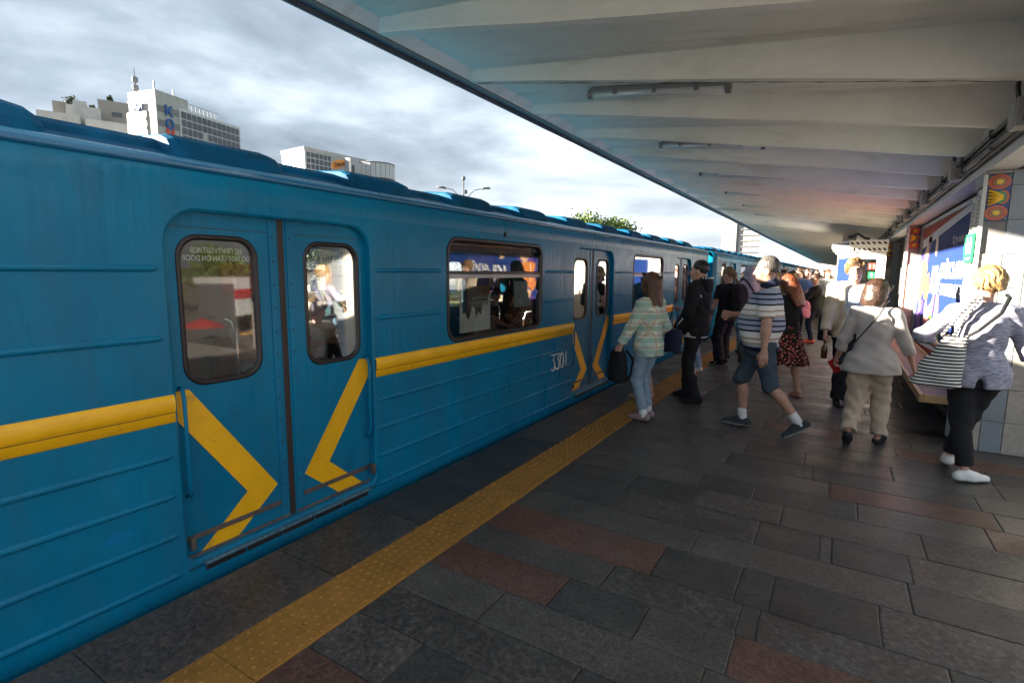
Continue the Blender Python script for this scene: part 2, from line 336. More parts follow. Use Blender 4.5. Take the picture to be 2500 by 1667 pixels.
# tactile strip
m_tact = mat('tactile_yellow', (0.31, 0.145, 0.024), 0.66, var=0.16, scale=9, var2=0.16, scale2=1.1, bump=0.25, bscale=120, bdist=0.004)
def tactile_mesh(domes):
    b = MB(); e = .1565
    v = [(-e, -e, -.02), (e, -e, -.02), (e, e, -.02), (-e, e, -.02), (-e, -e, .001), (e, -e, .001), (e, e, .001), (-e, e, .001), (-e + .004, -e + .004, .004), (e - .004, -e + .004, .004), (e - .004, e - .004, .004), (-e + .004, e - .004, .004)]
    b.add(v, [(8, 9, 10, 11)] + [(a, (a + 1) % 4, (a + 1) % 4 + 4, a + 4) for a in range(4)] + [(a + 4, (a + 1) % 4 + 4, (a + 1) % 4 + 8, a + 8) for a in range(4)])
    if domes:
        b.smooth = True
        n = 6; p = 2 * e / n
        for i in range(n):
            for j in range(n):
                for o in (0,):
                    cx = -e + p * (i + .5) + (p * .25 if j % 2 else -p * .25); cyy = -e + p * (j + .5)
                    b.lathe([(.0145, .0035), (.0125, .0068), (.0085, .0085), (.002, .009)], 8 if domes > 1 else 6, (cx, cyy, 0))
    return b.mesh('tile', m_tact)
tact = struct(box('tactile_paving', m_conc, TL, TR, Y0, Y1, -0.029, -0.0165))
TM = [tactile_mesh(2), tactile_mesh(1), tactile_mesh(0)]
P = 0.314
for i in range(300):
    y = -0.35 + P * i
    link('tile', TM[0 if y < 6 else 1 if y < 16 else 2], tact, ((TL + TR) / 2, y, rnd.uniform(-.001, .001)), (0, 0, R(90) * rnd.randrange(2)))

# ------------------------------------------------------------------ canopy
m_can = mat('canopy_white_paint', (0.85, 0.81, 0.735), 0.7, var=0.05, scale=3, var2=0.06, scale2=0.7, bump=0.25, bscale=14, bdist=0.02, stain=((.50, .43, .34), .5, 2.2, .54, (.35, 1.6, 1)))
m_canedge = mat('canopy_edge_metal', (0.10, 0.115, 0.14), 0.5, metal=0.3, var=0.1)
m_crack = mat('expansion_joint_dirt', (0.06, 0.05, 0.045), 0.95)
RIB0, RP = 5.528, 1.186
def ribz(x): return 3.41 - 0.166 * (x + 3.2)
def sofz(x): return 3.475 - 0.119 * (x + 3.2)
canopy = thing('canopy', 'white ribbed concrete canopy sloping down over the whole platform', 'canopy', (0, 0, 0))
XS = [-3.17, -2.9, -2.4, -1.8, -1.1, -0.4, 0.3, 1.035]
def rib_mesh(seed):
    rr = random.Random(seed); b = MB(); v = []; n = len(XS)
    for i, x in enumerate(XS):
        j = 0 if i in (0, n - 1) else rr.uniform(-.012, .012)
        d = sofz(x) - ribz(x) + 0.012
        fl = 0.05 + 0.48 * d
        zb = ribz(x) + j * .6
        v += [(x, -0.05 - fl, sofz(x) + .012), (x, -0.05 + j * .3, zb + .012), (x, -0.04 + j * .3, zb), (x, 0.04 + j * .3, zb), (x, 0.05 + j * .3, zb + .012), (x, 0.05 + fl, sofz(x) + .012)]
    b.smooth = False
    f = []
    for i in range(n - 1):
        for k in range(5): f.append((i * 6 + k, i * 6 + k + 1, i * 6 + k + 7, i * 6 + k + 6))
    f.append([0, 1, 2, 3, 4, 5]); f.append([(n - 1) * 6 + k for k in range(6)][::-1])
    return b.add(v, f).mesh('rib', m_can)
RM = [rib_mesh(s) for s in range(4)]
k0 = -3; k1 = int((Y1 - RIB0) / RP)
pm = MB(); pv = []
for x in [-3.02, -2.2, -1.2, -0.2, 1.02]: pass
def soffit_mesh():
    b = MB(); xs = [-3.05, -2.0, -1.0, 0.0, 1.02]; h = RP / 2
    v = []; 
    for x in xs: v += [(x, -h, sofz(x)), (x, h, sofz(x))]
    f = [(2 * i, 2 * i + 1, 2 * i + 3, 2 * i + 2) for i in range(4)]
    b.add(v, f)
    v = []                                                # sloping inner face of the edge beam
    v = [(-3.17, -h, ribz(-3.17) + .004), (-3.17, h, ribz(-3.17) + .004), (-3.05, h, sofz(-3.05)), (-3.05, -h, sofz(-3.05))]
    b.add(v, [(0, 1, 2, 3)])
    return b.mesh('soffit', m_can)
SM = soffit_mesh()
for k in range(k0, k1):
    y = RIB0 + RP * k
    link('rib', RM[k % 4], canopy, (0, y, 0))
    link('soffit', SM, canopy, (0, y + RP / 2, 0))
ya, yb = RIB0 + RP * (k0 - .5), RIB0 + RP * (k1 + .0)
MB().sweep([(-3.30, 3.42), (-3.17, 3.40), (-3.17, 3.47), (-3.1, 3.56), (-3.30, 3.60)], ya, yb, True).build('edge_beam', m_canedge, canopy)
MB().sweep([(-3.285, 3.66), (1.4, 3.20), (1.4, 3.45), (-3.285, 3.80)], ya, yb, True).build('roof_slab', m_can, canopy)
MB().sweep([(1.41, 3.3), (7.0, 3.3), (7.0, 3.5), (1.41, 3.45)], 6.3, yb, True).build('roof_slab', m_can, canopy)  # unseen slab over the far side, put in to block sky from the right
MB().sweep([(-3.325, 3.385), (-3.31, 3.385), (-3.31, 3.62), (-3.325, 3.62)], ya, yb, True).build('edge_trim', mat('edge_trim_blue', (0.12, 0.15, 0.20), 0.4, metal=0.4), canopy)
# open joint along one rib
jm = MB(); rr = random.Random(5); yj = RIB0 - RP
pts = []
x = -3.1
while x < 1.0: pts.append((x, rr.uniform(-.008, .008), rr.uniform(.003, .012))); x += 0.06
for (a, b) in zip(pts, pts[1:]):
    jm.add([(a[0], yj + a[1] - a[2], ribz(a[0]) - .012), (a[0], yj + a[1] + a[2], ribz(a[0]) - .012), (b[0], yj + b[1] + b[2], ribz(b[0]) - .012), (b[0], yj + b[1] - b[2], ribz(b[0]) - .012)], [(0, 1, 2, 3)])
jm.build('joint_crack', m_crack, canopy)
# longitudinal wall beam and low ceiling behind it
m_beam = mat('beam_paint', (0.62, 0.615, 0.60), 0.65, var=0.06, scale=4, bump=0.1, bscale=20)
m_brown = mat('lobby_ceiling', (0.30, 0.25, 0.21), 0.7, var=0.08)
MB().box(1.02, 1.22, ya, yb, 2.505, 3.3).build('beam', m_beam, canopy)
MB().box(1.22, 7.0, 6.0, yb, 2.52, 2.6).build('lobby_ceiling', m_brown, canopy)

# fluorescent fittings under the soffit
m_fit = mat('grey_plastic', (0.25, 0.25, 0.26), 0.5); m_diff = mat('clear_diffuser', (0.55, 0.57, 0.60), 0.18, var=0.05); m_cap = mat('fitting_endcap', (0.20, 0.18, 0.18), 0.5)
def fitting(i):
    y = 4.93 + 2.372 * i; xa, xb = -2.17, -0.93; za, zb = sofz(xa) - .06, sofz(xb) - .06
    words = ['nearest', 'second', 'third', 'fourth', 'fifth', 'sixth', 'seventh', 'eighth'][i]
    t = thing('light_fixture', f'unlit grey tube light fitting under the canopy, {words} along the platform', 'light fixture', (0, y, 0), 0, 'tube light fittings under the canopy')
    b = MB(); b.smooth = True
    ang = math.atan2(zb - za, xb - xa)
    b.tube([(xa, 0, za), (xb, 0, zb)], .036, 12); b.build('diffuser', m_diff, t)
    MB().add([(xa, -.036, za + .015), (xa, .036, za + .015), (xb, .036, zb + .015), (xb, -.036, zb + .015), (xa, -.036, za + .05), (xa, .036, za + .05), (xb, .036, zb + .05), (xb, -.036, zb + .05)], [(0, 1, 2, 3), (4, 7, 6, 5), (0, 4, 5, 1), (2, 6, 7, 3), (1, 5, 6, 2), (0, 3, 7, 4)]).build('housing', m_fit, t)
    for xe, s in ((xa, -1), (xb, 1)):
        ze = sofz(xe) - .06
        e = MB(); e.tube([(xe - .012 * s, 0, ze), (xe + .03 * s, 0, ze - .004 * s)], .041, 12); e.build('end_cap', m_cap, t)
    for q in (.2, .5, .8):
        xm = xa + (xb - xa) * q; MB().box(xm - .02, xm + .02, -.042, .042, sofz(xm) - .075, sofz(xm) - .02).build('clip', m_cap, t)
for i in range(8): fitting(i)

# ------------------------------------------------------------------ pillars, tiles, ornament
m_beige = mat('tile_beige_stone', (0.40, 0.355, 0.30), 0.6, var=0.14, scale=26, var2=0.1, scale2=3, bump=0.06, bscale=80)
m_grey = mat('tile_blue_grey_stone', (0.24, 0.265, 0.285), 0.55, var=0.09, scale=60, var2=0.06, scale2=3)
m_white = mat('white_panel', (0.60, 0.59, 0.565), 0.5, var=0.06)
m_core = mat('pillar_core', (0.22, 0.21, 0.2), 0.8)
o_blue = mat('majolica_blue', (0.02, 0.03, 0.16), 0.25, var=0.25, scale=20); o_red = mat('majolica_red', (0.52, 0.10, 0.028), 0.25, var=0.2, scale=25); o_yel = mat('majolica_yellow', (0.80, 0.45, 0.02), 0.22, var=0.15, scale=20); o_grn = mat('majolica_green', (0.03, 0.22, 0.08), 0.25); o_dk = mat('majolica_dark', (0.03, 0.02, 0.02), 0.3)
m_black = mat('black_ornament', (0.03, 0.03, 0.03), 0.5)
def disc(b, cx, cz, rx, rz, y0, y1, n=24, scallop=0.0, ns=0):
    poly = []
    for k in range(n):
        a = 2 * math.pi * k / n; s = 1 + (scallop * (1 if k % 2 else -1) if scallop else 0)
        poly.append((cx + rx * s * math.cos(a), cz + rz * s * math.sin(a)))
    b.prism(poly, lambda u, w, d: (u, d, w), y0, y1)
def pillar(Yf, label, near):
    """front (tile) face at local y=0 facing the camera; x measured in world"""
    t = thing('tiled_pillar', label, 'pillar', (0, Yf, 0), 0, 'tiled pillars along the platform wall')
    xa, xo, xg, xr = 1.03, 1.195, 1.35, 1.52
    far = 4.4 if near else 1.35
    box('core', m_core, xa + .012, far, .012, .46, 0, 2.505, t)
    zs = [0.0, 0.29, 0.59, 0.89, 1.19, 1.49, 1.79, 2.08, 2.373, 2.50]
    g = 0.003
    cols = [(xa, xo, m_beige), (xo, xg, m_grey)]
    if near:
        x = xg; k = 0
        while x < far - .05:
            w = .30; cols.append((x, min(x + w, far), (m_beige, m_grey)[k % 2])); x += w; k += 1
    for (p, q, m_) in cols:
        for z0, z1 in zip(zs, zs[1:]):
            if m_ is m_beige and p == xa and z1 > 2.07: 
                if z1 < 2.45: continue
                z0 = 2.475
            if near and q > 1.5 and False: continue
            box('tile', m_, p + g, q - g, 0, .012, z0 + g, z1 - g, t, .002)
    # majolica panel: two rosettes and a half flower
    pz0, pz1 = 2.075, 2.47; ph = (pz1 - pz0) / 3; cx = (xa + xo) / 2; hw = (xo - xa) / 2
    pan = box('ornament_panel', o_blue, xa + g, xo - g, -.004, .012, pz0, pz1, t)
    for r_ in (0, 2):
        cz = pz0 + ph * (r_ + .5)
        b = MB(); disc(b, cx, cz, hw * .93, ph * .48, -.012, .0, 40, .035); b.build('rosette', o_red, pan)
        b = MB(); disc(b, cx, cz, hw * .66, ph * .34, -.0135, -.012, 40, .05); b.build('rosette_ring', o_dk, pan)
        b = MB(); disc(b, cx, cz, hw * .60, ph * .31, -.015, -.0135, 36, .04); b.build('rosette_inner', o_red, pan)
        b = MB(); disc(b, cx, cz, hw * .40, ph * .22, -.017, -.015, 24); b.build('rosette_rim', o_grn, pan)
        b = MB(); disc(b, cx, cz, hw * .30, ph * .165, -.021, -.017, 24); b.build('rosette_eye', o_yel, pan)
        for sx in (-1, 1):
            b = MB(); disc(b, cx + sx * hw * .8, cz + ph * .38 * (1 if r_ else -1), hw * .13, ph * .05, -.011, -.004, 12); b.build('leaf', o_grn, pan)
    cz = pz0 + ph * 1.5
    b = MB(); disc(b, cx + hw * .42, cz, hw * .5, ph * .46, -.011, -.004, 36, .05); b.build('petal_red', o_red, pan)
    b = MB(); disc(b, cx + hw * .2, cz, hw * .5, ph * .40, -.0125, -.011, 30); b.build('petal_rim', o_grn, pan)
    for q in range(5):
        zz = cz + (q - 2) * ph * .15
        b = MB(); b.smooth = True; b.tube([(cx - hw * .78, -.012, zz + (q - 2) * .012), (cx - hw * .2, -.017, zz), (cx + hw * .42, -.014, cz + (q - 2) * .004)], ph * .085, 8); b.build('petal_yellow', o_yel, pan)
    # white face panels towards the track with black folk ornament
    for j, (ya_, yb_) in enumerate(((0.004, .19), (.21, .40))):
        pn = box('face_panel', m_white, xa - .02, xa + .010, ya_, yb_, 0.02, 2.36 - .05 * j, t, .003)
        for q in range(9):
            zz = 2.28 - q * .075 - .05 * j
            b = MB(); poly = rrect(ya_ + .05, yb_ - .05, zz - .028, zz + .028, .02, 3)
            inn = rrect(ya_ + .062, yb_ - .062, zz - .018, zz + .018, .012, 3); n = len(poly)
            v = [(xa - .0225, a, c) for a, c in poly] + [(xa - .0225, a, c) for a, c in inn]
            b.add(v, [(i, (i + 1) % n, n + (i + 1) % n, n + i) for i in range(n)])
            b.build('ornament_mark', m_black, pn)
    box('corner_strip', m_white, xa - .024, xa + .004, -.016, .0, 0.02, 2.47, t)
    box('head_block', m_grey, xa - .016, xa + .008, 0.0, .42, 2.385, 2.5, t)
    return t
pillar(6.227, 'tiled pillar with red and yellow majolica flowers, nearest, beside the blonde woman', True)
pillar(12.3, 'tiled pillar with majolica flowers at the far end of the poster', False)
pillar(18.37, 'tiled pillar partly hidden behind the white kiosk', False)
for k in range(3): pillar(24.4 + 6.07 * k, ['first', 'second', 'third'][k] + ' distant tiled pillar beyond the white kiosk', False)
# tiled back wall pieces between pillars beyond the poster
def wall(ya_, yb_, label, xw=1.26):
    t = thing('tiled_wall', label, 'wall', (xw, ya_, 0))
    box('core', m_core, .012, .2, 0, yb_ - ya_, 0, 2.5, t)
    n = max(1, round((yb_ - ya_) / .3)); w = (yb_ - ya_) / n
    for i in range(n):
        for j in range(4):
            box('tile', m_beige, 0, .012, i * w + .003, (i + 1) * w - .003, j * .62 + .003, (j + 1) * .62 - .003, t)
wall(12.76, 15.9, 'beige tiled wall between the far poster pillar and the kiosk')
wall(18.85, 24.3, 'beige tiled wall just beyond the white kiosk')
wall(24.9, 30.4, 'beige tiled wall far along the platform, behind the crowd')

# green sign on the near pillar
gs = thing('green_sign', 'small green sign with two white arrows of toilets on the nearest pillar', 'sign', (1.0, 6.44, 1.845))
gs['label'] = 'small green sign with white pictograms on the nearest pillar panel'
m_green = mat('sign_green', (0.02, 0.30, 0.10), 0.4, var=0.05); m_signw = mat('sign_white', (0.85, 0.86, 0.85), 0.5, var=0.02)
MB().add([(0, -.19, -.13), (0, -.19, .13), (0, .15, .13), (0, .21, 0), (0, .15, -.13), (-.012, -.19, -.13), (-.012, -.19, .13), (-.012, .15, .13), (-.012, .21, 0), (-.012, .15, -.13)], [(0, 1, 2, 3, 4), (9, 8, 7, 6, 5), (0, 5, 6, 1), (1, 6, 7, 2), (2, 7, 8, 3), (3, 8, 9, 4), (4, 9, 5, 0)]).build('board', m_green, gs)
for s in (-.1, .04):
    b = MB(); b.prism([(s - .03, -.05), (s + .03, -.05), (s + .03, .0), (s + .05, .04), (s + .03, .06), (s - .03, .06), (s - .05, .04), (s - .03, .0)], lambda a, c, d: (d, a, c), -.0125, -.0145); b.build('pictogram', m_signw, gs)
    b = MB(); b.prism([(s + .018 * math.cos(a * .628), .085 + .018 * math.sin(a * .628)) for a in range(10)], lambda a, c, d: (d, a, c), -.0125, -.0145); b.build('pictogram', m_signw, gs)
b = MB(); b.prism([(-.14, -.1), (.08, -.1), (.08, -.085), (-.14, -.085)], lambda a, c, d: (d, a, c), -.0125, -.0145); b.build('pictogram', m_signw, gs)

# ------------------------------------------------------------------ conduits on the beam
m_pipe = mat('conduit_black', (0.035, 0.035, 0.037), 0.45, var=0.2); m_jb = mat('junction_box', (0.33, 0.31, 0.29), 0.6)
for i, (px, pz, r_, lb) in enumerate(((.955, 2.715, .021, 'upper black conduit pipe clipped along the beam'), (.965, 2.625, .024, 'lower black conduit pipe clipped along the beam'))):
    t = thing('conduit_pipe', lb, 'pipe', (px, 0, pz))
    pts = []; y = -4.0; rq = random.Random(i)
    while y < 40: pts.append((rq.uniform(-.004, .004), y, rq.uniform(-.006, .006))); y += .75
    b = MB(); b.smooth = True; b.tube(pts, r_, 8); b.build('pipe', m_pipe, t)
    b = MB(); b.smooth = True; b.tube([(p[0] + .022, p[1] + .2, p[2] - .03) for p in pts], r_ * .55, 6); b.build('cable', m_pipe, t)
    y = 1.0
    while y < 34:
        MB().box(-.03, .07, y - .02, y + .02, -.034, .034, .006).build('clamp', m_pipe, t); y += 1.186
for i in range(5):
    y = RIB0 + RP * (i * 2 - .5) + (0.0)
    words = ['nearest', 'second', 'third', 'fourth', 'fifth'][i]
    t = thing('junction_box', f'grey junction box with a looping black cable on the beam, {words} along', 'junction box', (.955, y, 2.66), 0, 'junction boxes on the beam')
    box('case', m_jb, -.05, .06, -.09, .09, -.08, .11, t, .008); box('lid', m_jb, -.058, -.05, -.075, .075, -.065, .095, t, .003)
    b = MB(); b.smooth = True; b.tube([(-.02, .03, .1), (-.03, .05, .2), (-.02, .09, .3), (.0, .11, .40)], .014, 8); b.build('cable', m_pipe, t)
# ------------------------------------------------------------------ advertising poster on the wall
m_pblue = mat('poster_blue', (0.006, 0.032, 0.18), 0.75, var=0.06, scale=2); m_pred = mat('poster_red', (0.34, 0.05, 0.03), 0.75, var=0.05); m_pwhite = mat('poster_white', (0.70, 0.71, 0.72), 0.75, var=0.03)
m_por = mat('poster_orange', (0.75, 0.26, 0.07), 0.4, var=0.15, scale=9); m_ppur = mat('poster_violet', (0.10, 0.05, 0.30), 0.4, var=0.2, scale=7); m_pskin = mat('poster_peach', (0.80, 0.50, 0.28), 0.4, var=0.12, scale=8)
m_pham = mat('poster_ham', (0.62, 0.20, 0.20), 0.4, var=0.45, scale=28); m_pgrn = mat('poster_green', (0.14, 0.42, 0.05), 0.4, var=0.3, scale=12); m_alu = mat('dull_aluminium', (0.38, 0.38, 0.38), 0.45, metal=0.6)
PX, PY0, PY1, PZ0, PZ1 = 1.24, 6.72, 12.22, 0.32, 2.42
ps = thing('wall_poster', 'large blue and red advertising poster with white lettering on the station wall', 'poster', (PX, 0, 0))
box('backing', m_core, .012, .2, PY0, PY1 + .06, 0.0, 2.5, ps)
box('sheet', m_pblue, 0, .012, PY0, PY1, PZ0, PZ1, ps)
def art(name, m_, poly, layer): MB().prism(poly, lambda a, b, d: (d, a, b), -.0015 * layer, -.0015 * layer - .001).build(name, m_, ps)
art('red_band', m_pred, [(PY1, 2.22), (PY1, PZ1), (8.35, PZ1)], 1)
art('white_band', m_pwhite, [(PY1, 2.06), (PY1, 2.22), (8.35, PZ1), (7.45, PZ1), (8.1, 2.345)], 1)
art('red_foot', m_pred, [(PY1, PZ0), (PY1, .42), (11.4, .43), (10.2, .48), (9.0, .53), (8.2, .54), (7.5, .5), (6.9, .4), (6.73, PZ0)], 1)
art('white_foot', m_pwhite, [(PY1, .42), (PY1, .50), (11.4, .52), (10.2, .58), (9.0, .66), (8.2, .64), (7.5, .58), (6.9, .46), (7.5, .5), (8.2, .54), (9.0, .53), (10.2, .48), (11.4, .43)], 1)
art('figure_body', m_por, [(12.1, 1.80), (11.9, 1.86), (11.4, 1.82), (11.25, 1.70), (11.35, 1.56), (11.0, 1.64), (10.85, 1.40), (10.95, 1.18), (11.3, 1.2), (11.45, 1.42), (11.6, 1.25), (12.0, 1.1), (12.15, 1.3), (12.0, 1.55)], 2)
art('figure_coat', m_ppur, [(12.15, 1.55), (11.5, 1.55), (11.2, 1.9), (11.05, 2.2), (11.4, 2.25), (11.6, 2.05), (12.0, 2.0)], 1)
art('figure_hand', m_pskin, [(11.75, 1.95), (11.55, 2.18), (11.35, 2.15), (11.3, 1.95), (11.5, 1.78)], 3)
art('figure_arm', m_pskin, [(10.62, 2.2), (10.45, 2.22), (10.35, 2.05), (10.42, 1.88), (10.58, 1.92)], 2)
art('figure_leg', m_ppur, [(11.7, 1.2), (11.3, 1.15), (11.5, .7), (11.9, .55), (12.1, .9)], 2)
art('figure_shoe', m_pskin, [(11.9, 1.12), (11.7, 1.16), (11.62, .98), (11.8, .92)], 3)
art('ham_slice', m_pham, [(11.15, 1.12), (11.0, 1.2), (10.8, 1.08), (10.45, 1.18), (10.3, 1.3), (10.15, 1.28), (10.25, .98), (10.6, .72), (10.9, .62), (11.1, .75)], 2)
art('ham_slice', m_pham, [(10.0, 1.3), (9.8, 1.32), (9.68, 1.1), (9.75, .8), (9.9, .62), (10.08, .7), (10.05, 1.0)], 2)
art('lettuce', m_pgrn, [(10.75, .6), (10.35, .62), (10.1, .82), (10.3, 1.02), (10.5, .95), (10.65, .75)], 3)
art('lettuce', m_pgrn, [(9.75, .62), (9.35, .68), (9.45, .85), (9.7, .98)], 3)
FP = lambda y, z, d=-.006: frame((d, y, z), (0, -1, 0), (0, 0, 1))
text('lettering', 'КИЇВСЬКИЙ', m_pwhite, .3, FP(8.93, 1.69), ps, .001, fit=(1.72, .28), bold=.006)
text('lettering', "М'ЯСОКОМБІНАТ", m_pwhite, .3, FP(8.83, 1.40), ps, .001, fit=(1.70, .165), bold=.006)
text('lettering', 'КМ', m_pwhite, .4, FP(10.25, 1.525), ps, .001, fit=(1.0, .43), bold=.012, shear=.25)
text('lettering', 'Хрумка на людях', m_pwhite, .2, FP(8.03, 2.045), ps, .001, fit=(2.3, .135), shear=.3)
for nm, (a, b, c, d) in dict(frame_bottom=(PY0, PY1, PZ0 - .06, PZ0), frame_top=(PY0, PY1, PZ1, PZ1 + .05), frame_side=(PY1, PY1 + .04, PZ0 - .06, PZ1 + .05)).items():
    box(nm, m_alu, -.035, .012, a, b, c, d, ps, .004)

# ------------------------------------------------------------------ slatted bench
m_slat = mat('bench_slat_wood', (0.20, 0.105, 0.085), 0.5, var=0.25, scale=14, stretch=(1, 12, 8)); m_wood = mat('bench_frame_wood', (0.42, 0.27, 0.13), 0.55, var=0.25, scale=10, stretch=(8, 1, 8)); m_steel = mat('black_steel', (0.025, 0.025, 0.027), 0.45, metal=0.4)
bn = thing('bench', 'long slatted brown wooden bench below the poster', 'bench', (.74, 6.34, 0))
BW, BL = .44, 5.6
box('side_rail', m_wood, 0, .035, 0, BL, .375, .455, bn, .005); box('side_rail', m_wood, BW - .035, BW, 0, BL, .375, .455, bn, .005)
box('end_rail', m_wood, .036, BW - .036, 0, .035, .375, .452, bn, .004); box('end_rail', m_wood, .036, BW - .036, BL - .035, BL, .375, .452, bn, .004)
slm = MB().box(-.183, .183, -.0135, .0135, -.03, 0, .004).mesh('slat', m_slat)
y = .062
while y < BL - .05: link('slat', slm, bn, (BW / 2, y, .447 + rnd.uniform(-.001, .001))); y += .0385
for yy in (.35, 2.0, 3.6, 5.2):
    lg = MB(); lg.box(.06, BW - .02, yy - .02, yy + .02, .335, .372); lg.tube([(.10, yy, .34), (.34, yy, .06)], .018, 6); lg.box(BW - .06, BW - .02, yy - .02, yy + .02, 0.0, .36)
    lg.build('bracket', m_steel, bn)

# ------------------------------------------------------------------ white kiosk
m_kw = mat('kiosk_white_metal', (0.72, 0.72, 0.70), 0.45, var=0.04); m_kb = mat('kiosk_blue_panel', (0.02, 0.05, 0.22), 0.3, var=0.08); m_hole = mat('fascia_void', (0.05, 0.05, 0.05), 0.9); g_k = glass('kiosk_glass', (0.75, 0.85, 0.82))
ks = thing('kiosk', 'white kiosk with cut-out fascia, blue panel and glazed door against the wall', 'kiosk', (0, 16.0, 0))
A, B, C_, D_ = (.93, 0), (.22, 0), (-.10, 1.5), (-.10, 4.2)
def kface(p, q, z0, z1, t=.04):
    p = Vector((*p, 0)); q = Vector((*q, 0)); d = (q - p).normalized(); n = Vector((d.y, -d.x, 0)); 
    return p, q, d, n
def kpanel(name, m_, p, q, s0, s1, z0, z1, off=0.0, th=.03, parent=ks):
    P_, Q_, d, n = kface(p, q, z0, z1); ln = (Q_ - P_).length
    a = P_ + d * (s0 * ln); b = P_ + d * (s1 * ln); b0 = []
    vv = [a + n * off, b + n * off, b + n * (off - th), a + n * (off - th)]
    v = [(w.x, w.y, z) for z in (z0, z1) for w in vv]
    return MB().add(v, [(0, 1, 2, 3), (7, 6, 5, 4)] + [(i, (i + 1) % 4, (i + 1) % 4 + 4, i + 4) for i in range(4)]).build(name, m_, parent)
# faces run B->A reversed so that normals point outwards (towards -y / -x)
kpanel('wall_panel', m_kw, B, A, 0, 1, 0, .1); kpanel('door_frame', m_kw, B, A, 0.0, .16, .1, 2.14); kpanel('door_frame', m_kw, B, A, .84, 1.0, .1, 2.14); kpanel('door_frame', m_kw, B, A, .16, .84, 1.98, 2.14)
dr = kpanel('door', m_kw, B, A, .17, .83, .1, .75, .004)
kpanel('door_stile', m_kw, B, A, .17, .27, .75, 1.97, .004, parent=dr); kpanel('door_stile', m_kw, B, A, .73, .83, .75, 1.97, .004, parent=dr); kpanel('pane', g_k, B, A, .27, .73, .75, 1.95, -.01, .006, parent=dr)
kpanel('sticker', m_pred, B, A, .50, .72, 1.72, 1.88, .0, .004, parent=dr); kpanel('sticker', m_green, B, A, .52, .72, 1.50, 1.66, .0, .004, parent=dr)
P_, Q_, d_, n_ = kface(B, A, 0, 1)
text('lettering', '11', m_signw, .1, frame(P_ + d_ * (.61 * .71) + n_ * .002 + Vector((0, 0, 1.80)), d_, (0, 0, 1)), dr, .001, fit=(.09, .10))
text('lettering', '9', m_signw, .1, frame(P_ + d_ * (.62 * .71) + n_ * .002 + Vector((0, 0, 1.58)), d_, (0, 0, 1)), dr, .001, fit=(.05, .10))
hd = kpanel('handle', m_steel, B, A, .79, .81, 1.0, 1.25, .03, .025, parent=dr)
kpanel('wall_panel', m_kw, C_, B, 0, 1, 0, 1.1); kpanel('wall_panel', m_kw, C_, B, 0, .07, 1.1, 2.14); kpanel('wall_panel', m_kw, C_, B, .93, 1.0, 1.1, 2.14); kpanel('blue_panel', m_kb, C_, B, .08, .92, .55, 2.02, .01, .03); kpanel('wall_panel', m_kw, C_, B, .07, .93, 2.02, 2.14)
kpanel('wall_panel', m_kw, D_, C_, 0, 1, 0, 2.14)
box('interior', m_jb, .2, .9, 1.6, 4.1, .1, 2.1, ks)
# two tiers of fascia with slanted cut-outs
def fascia(p, q, z0, z1, off, n):
    f = kpanel('fascia', m_kw, p, q, -.02, 1.02, z0, z1, off, .02)
    P_, Q_, d, nn = kface(p, q, 0, 1); ln = (Q_ - P_).length
    hm = MB()
    for i in range(n):
        c = P_ + d * (ln * (i + .5) / n) + nn * (off + .001); w = ln / n * .28; h = (z1 - z0) * .22; zc = (z0 + z1) / 2
        hm = MB(); sk = w * .7
        pts = [(-w - sk, h), (w - sk, h), (w + sk, -h), (-w + sk, -h)]
        hm.add([tuple(c + d * a) [:2] + (zc + b,) for a, b in pts], [(0, 1, 2, 3)]); hm.build('cut_out', m_hole, f)
Ao, Bo, Co, Do = (.93, -.14), (.14, -.14), (-.25, 1.45), (-.25, 4.2)
fascia(Bo, Ao, 2.30, 2.44, 0, 7); fascia(Co, Bo, 2.30, 2.44, 0, 10); fascia(Do, Co, 2.30, 2.44, 0, 4)
fascia((.2, -.05), (.93, -.05), 2.15, 2.29, 0, 7); fascia((-.15, 1.48), (.2, -.05), 2.15, 2.29, 0, 10)
MB().prism([Ao, Bo, Co, Do, (.93, 4.2)], lambda a, b, d: (a, b, d), 2.29, 2.30).build('roof', m_kw, ks)
ac = box('ventilation_box', m_jb, -.02, .28, .35, .9, 2.44, 2.75, ks, .01)
b = MB(); b.smooth = True; b.tube([(.12, .3, 2.55), (.3, .1, 2.62), (.45, .05, 2.5), (.55, .1, 2.48)], .03, 8); b.build('hose', m_pipe, ks)
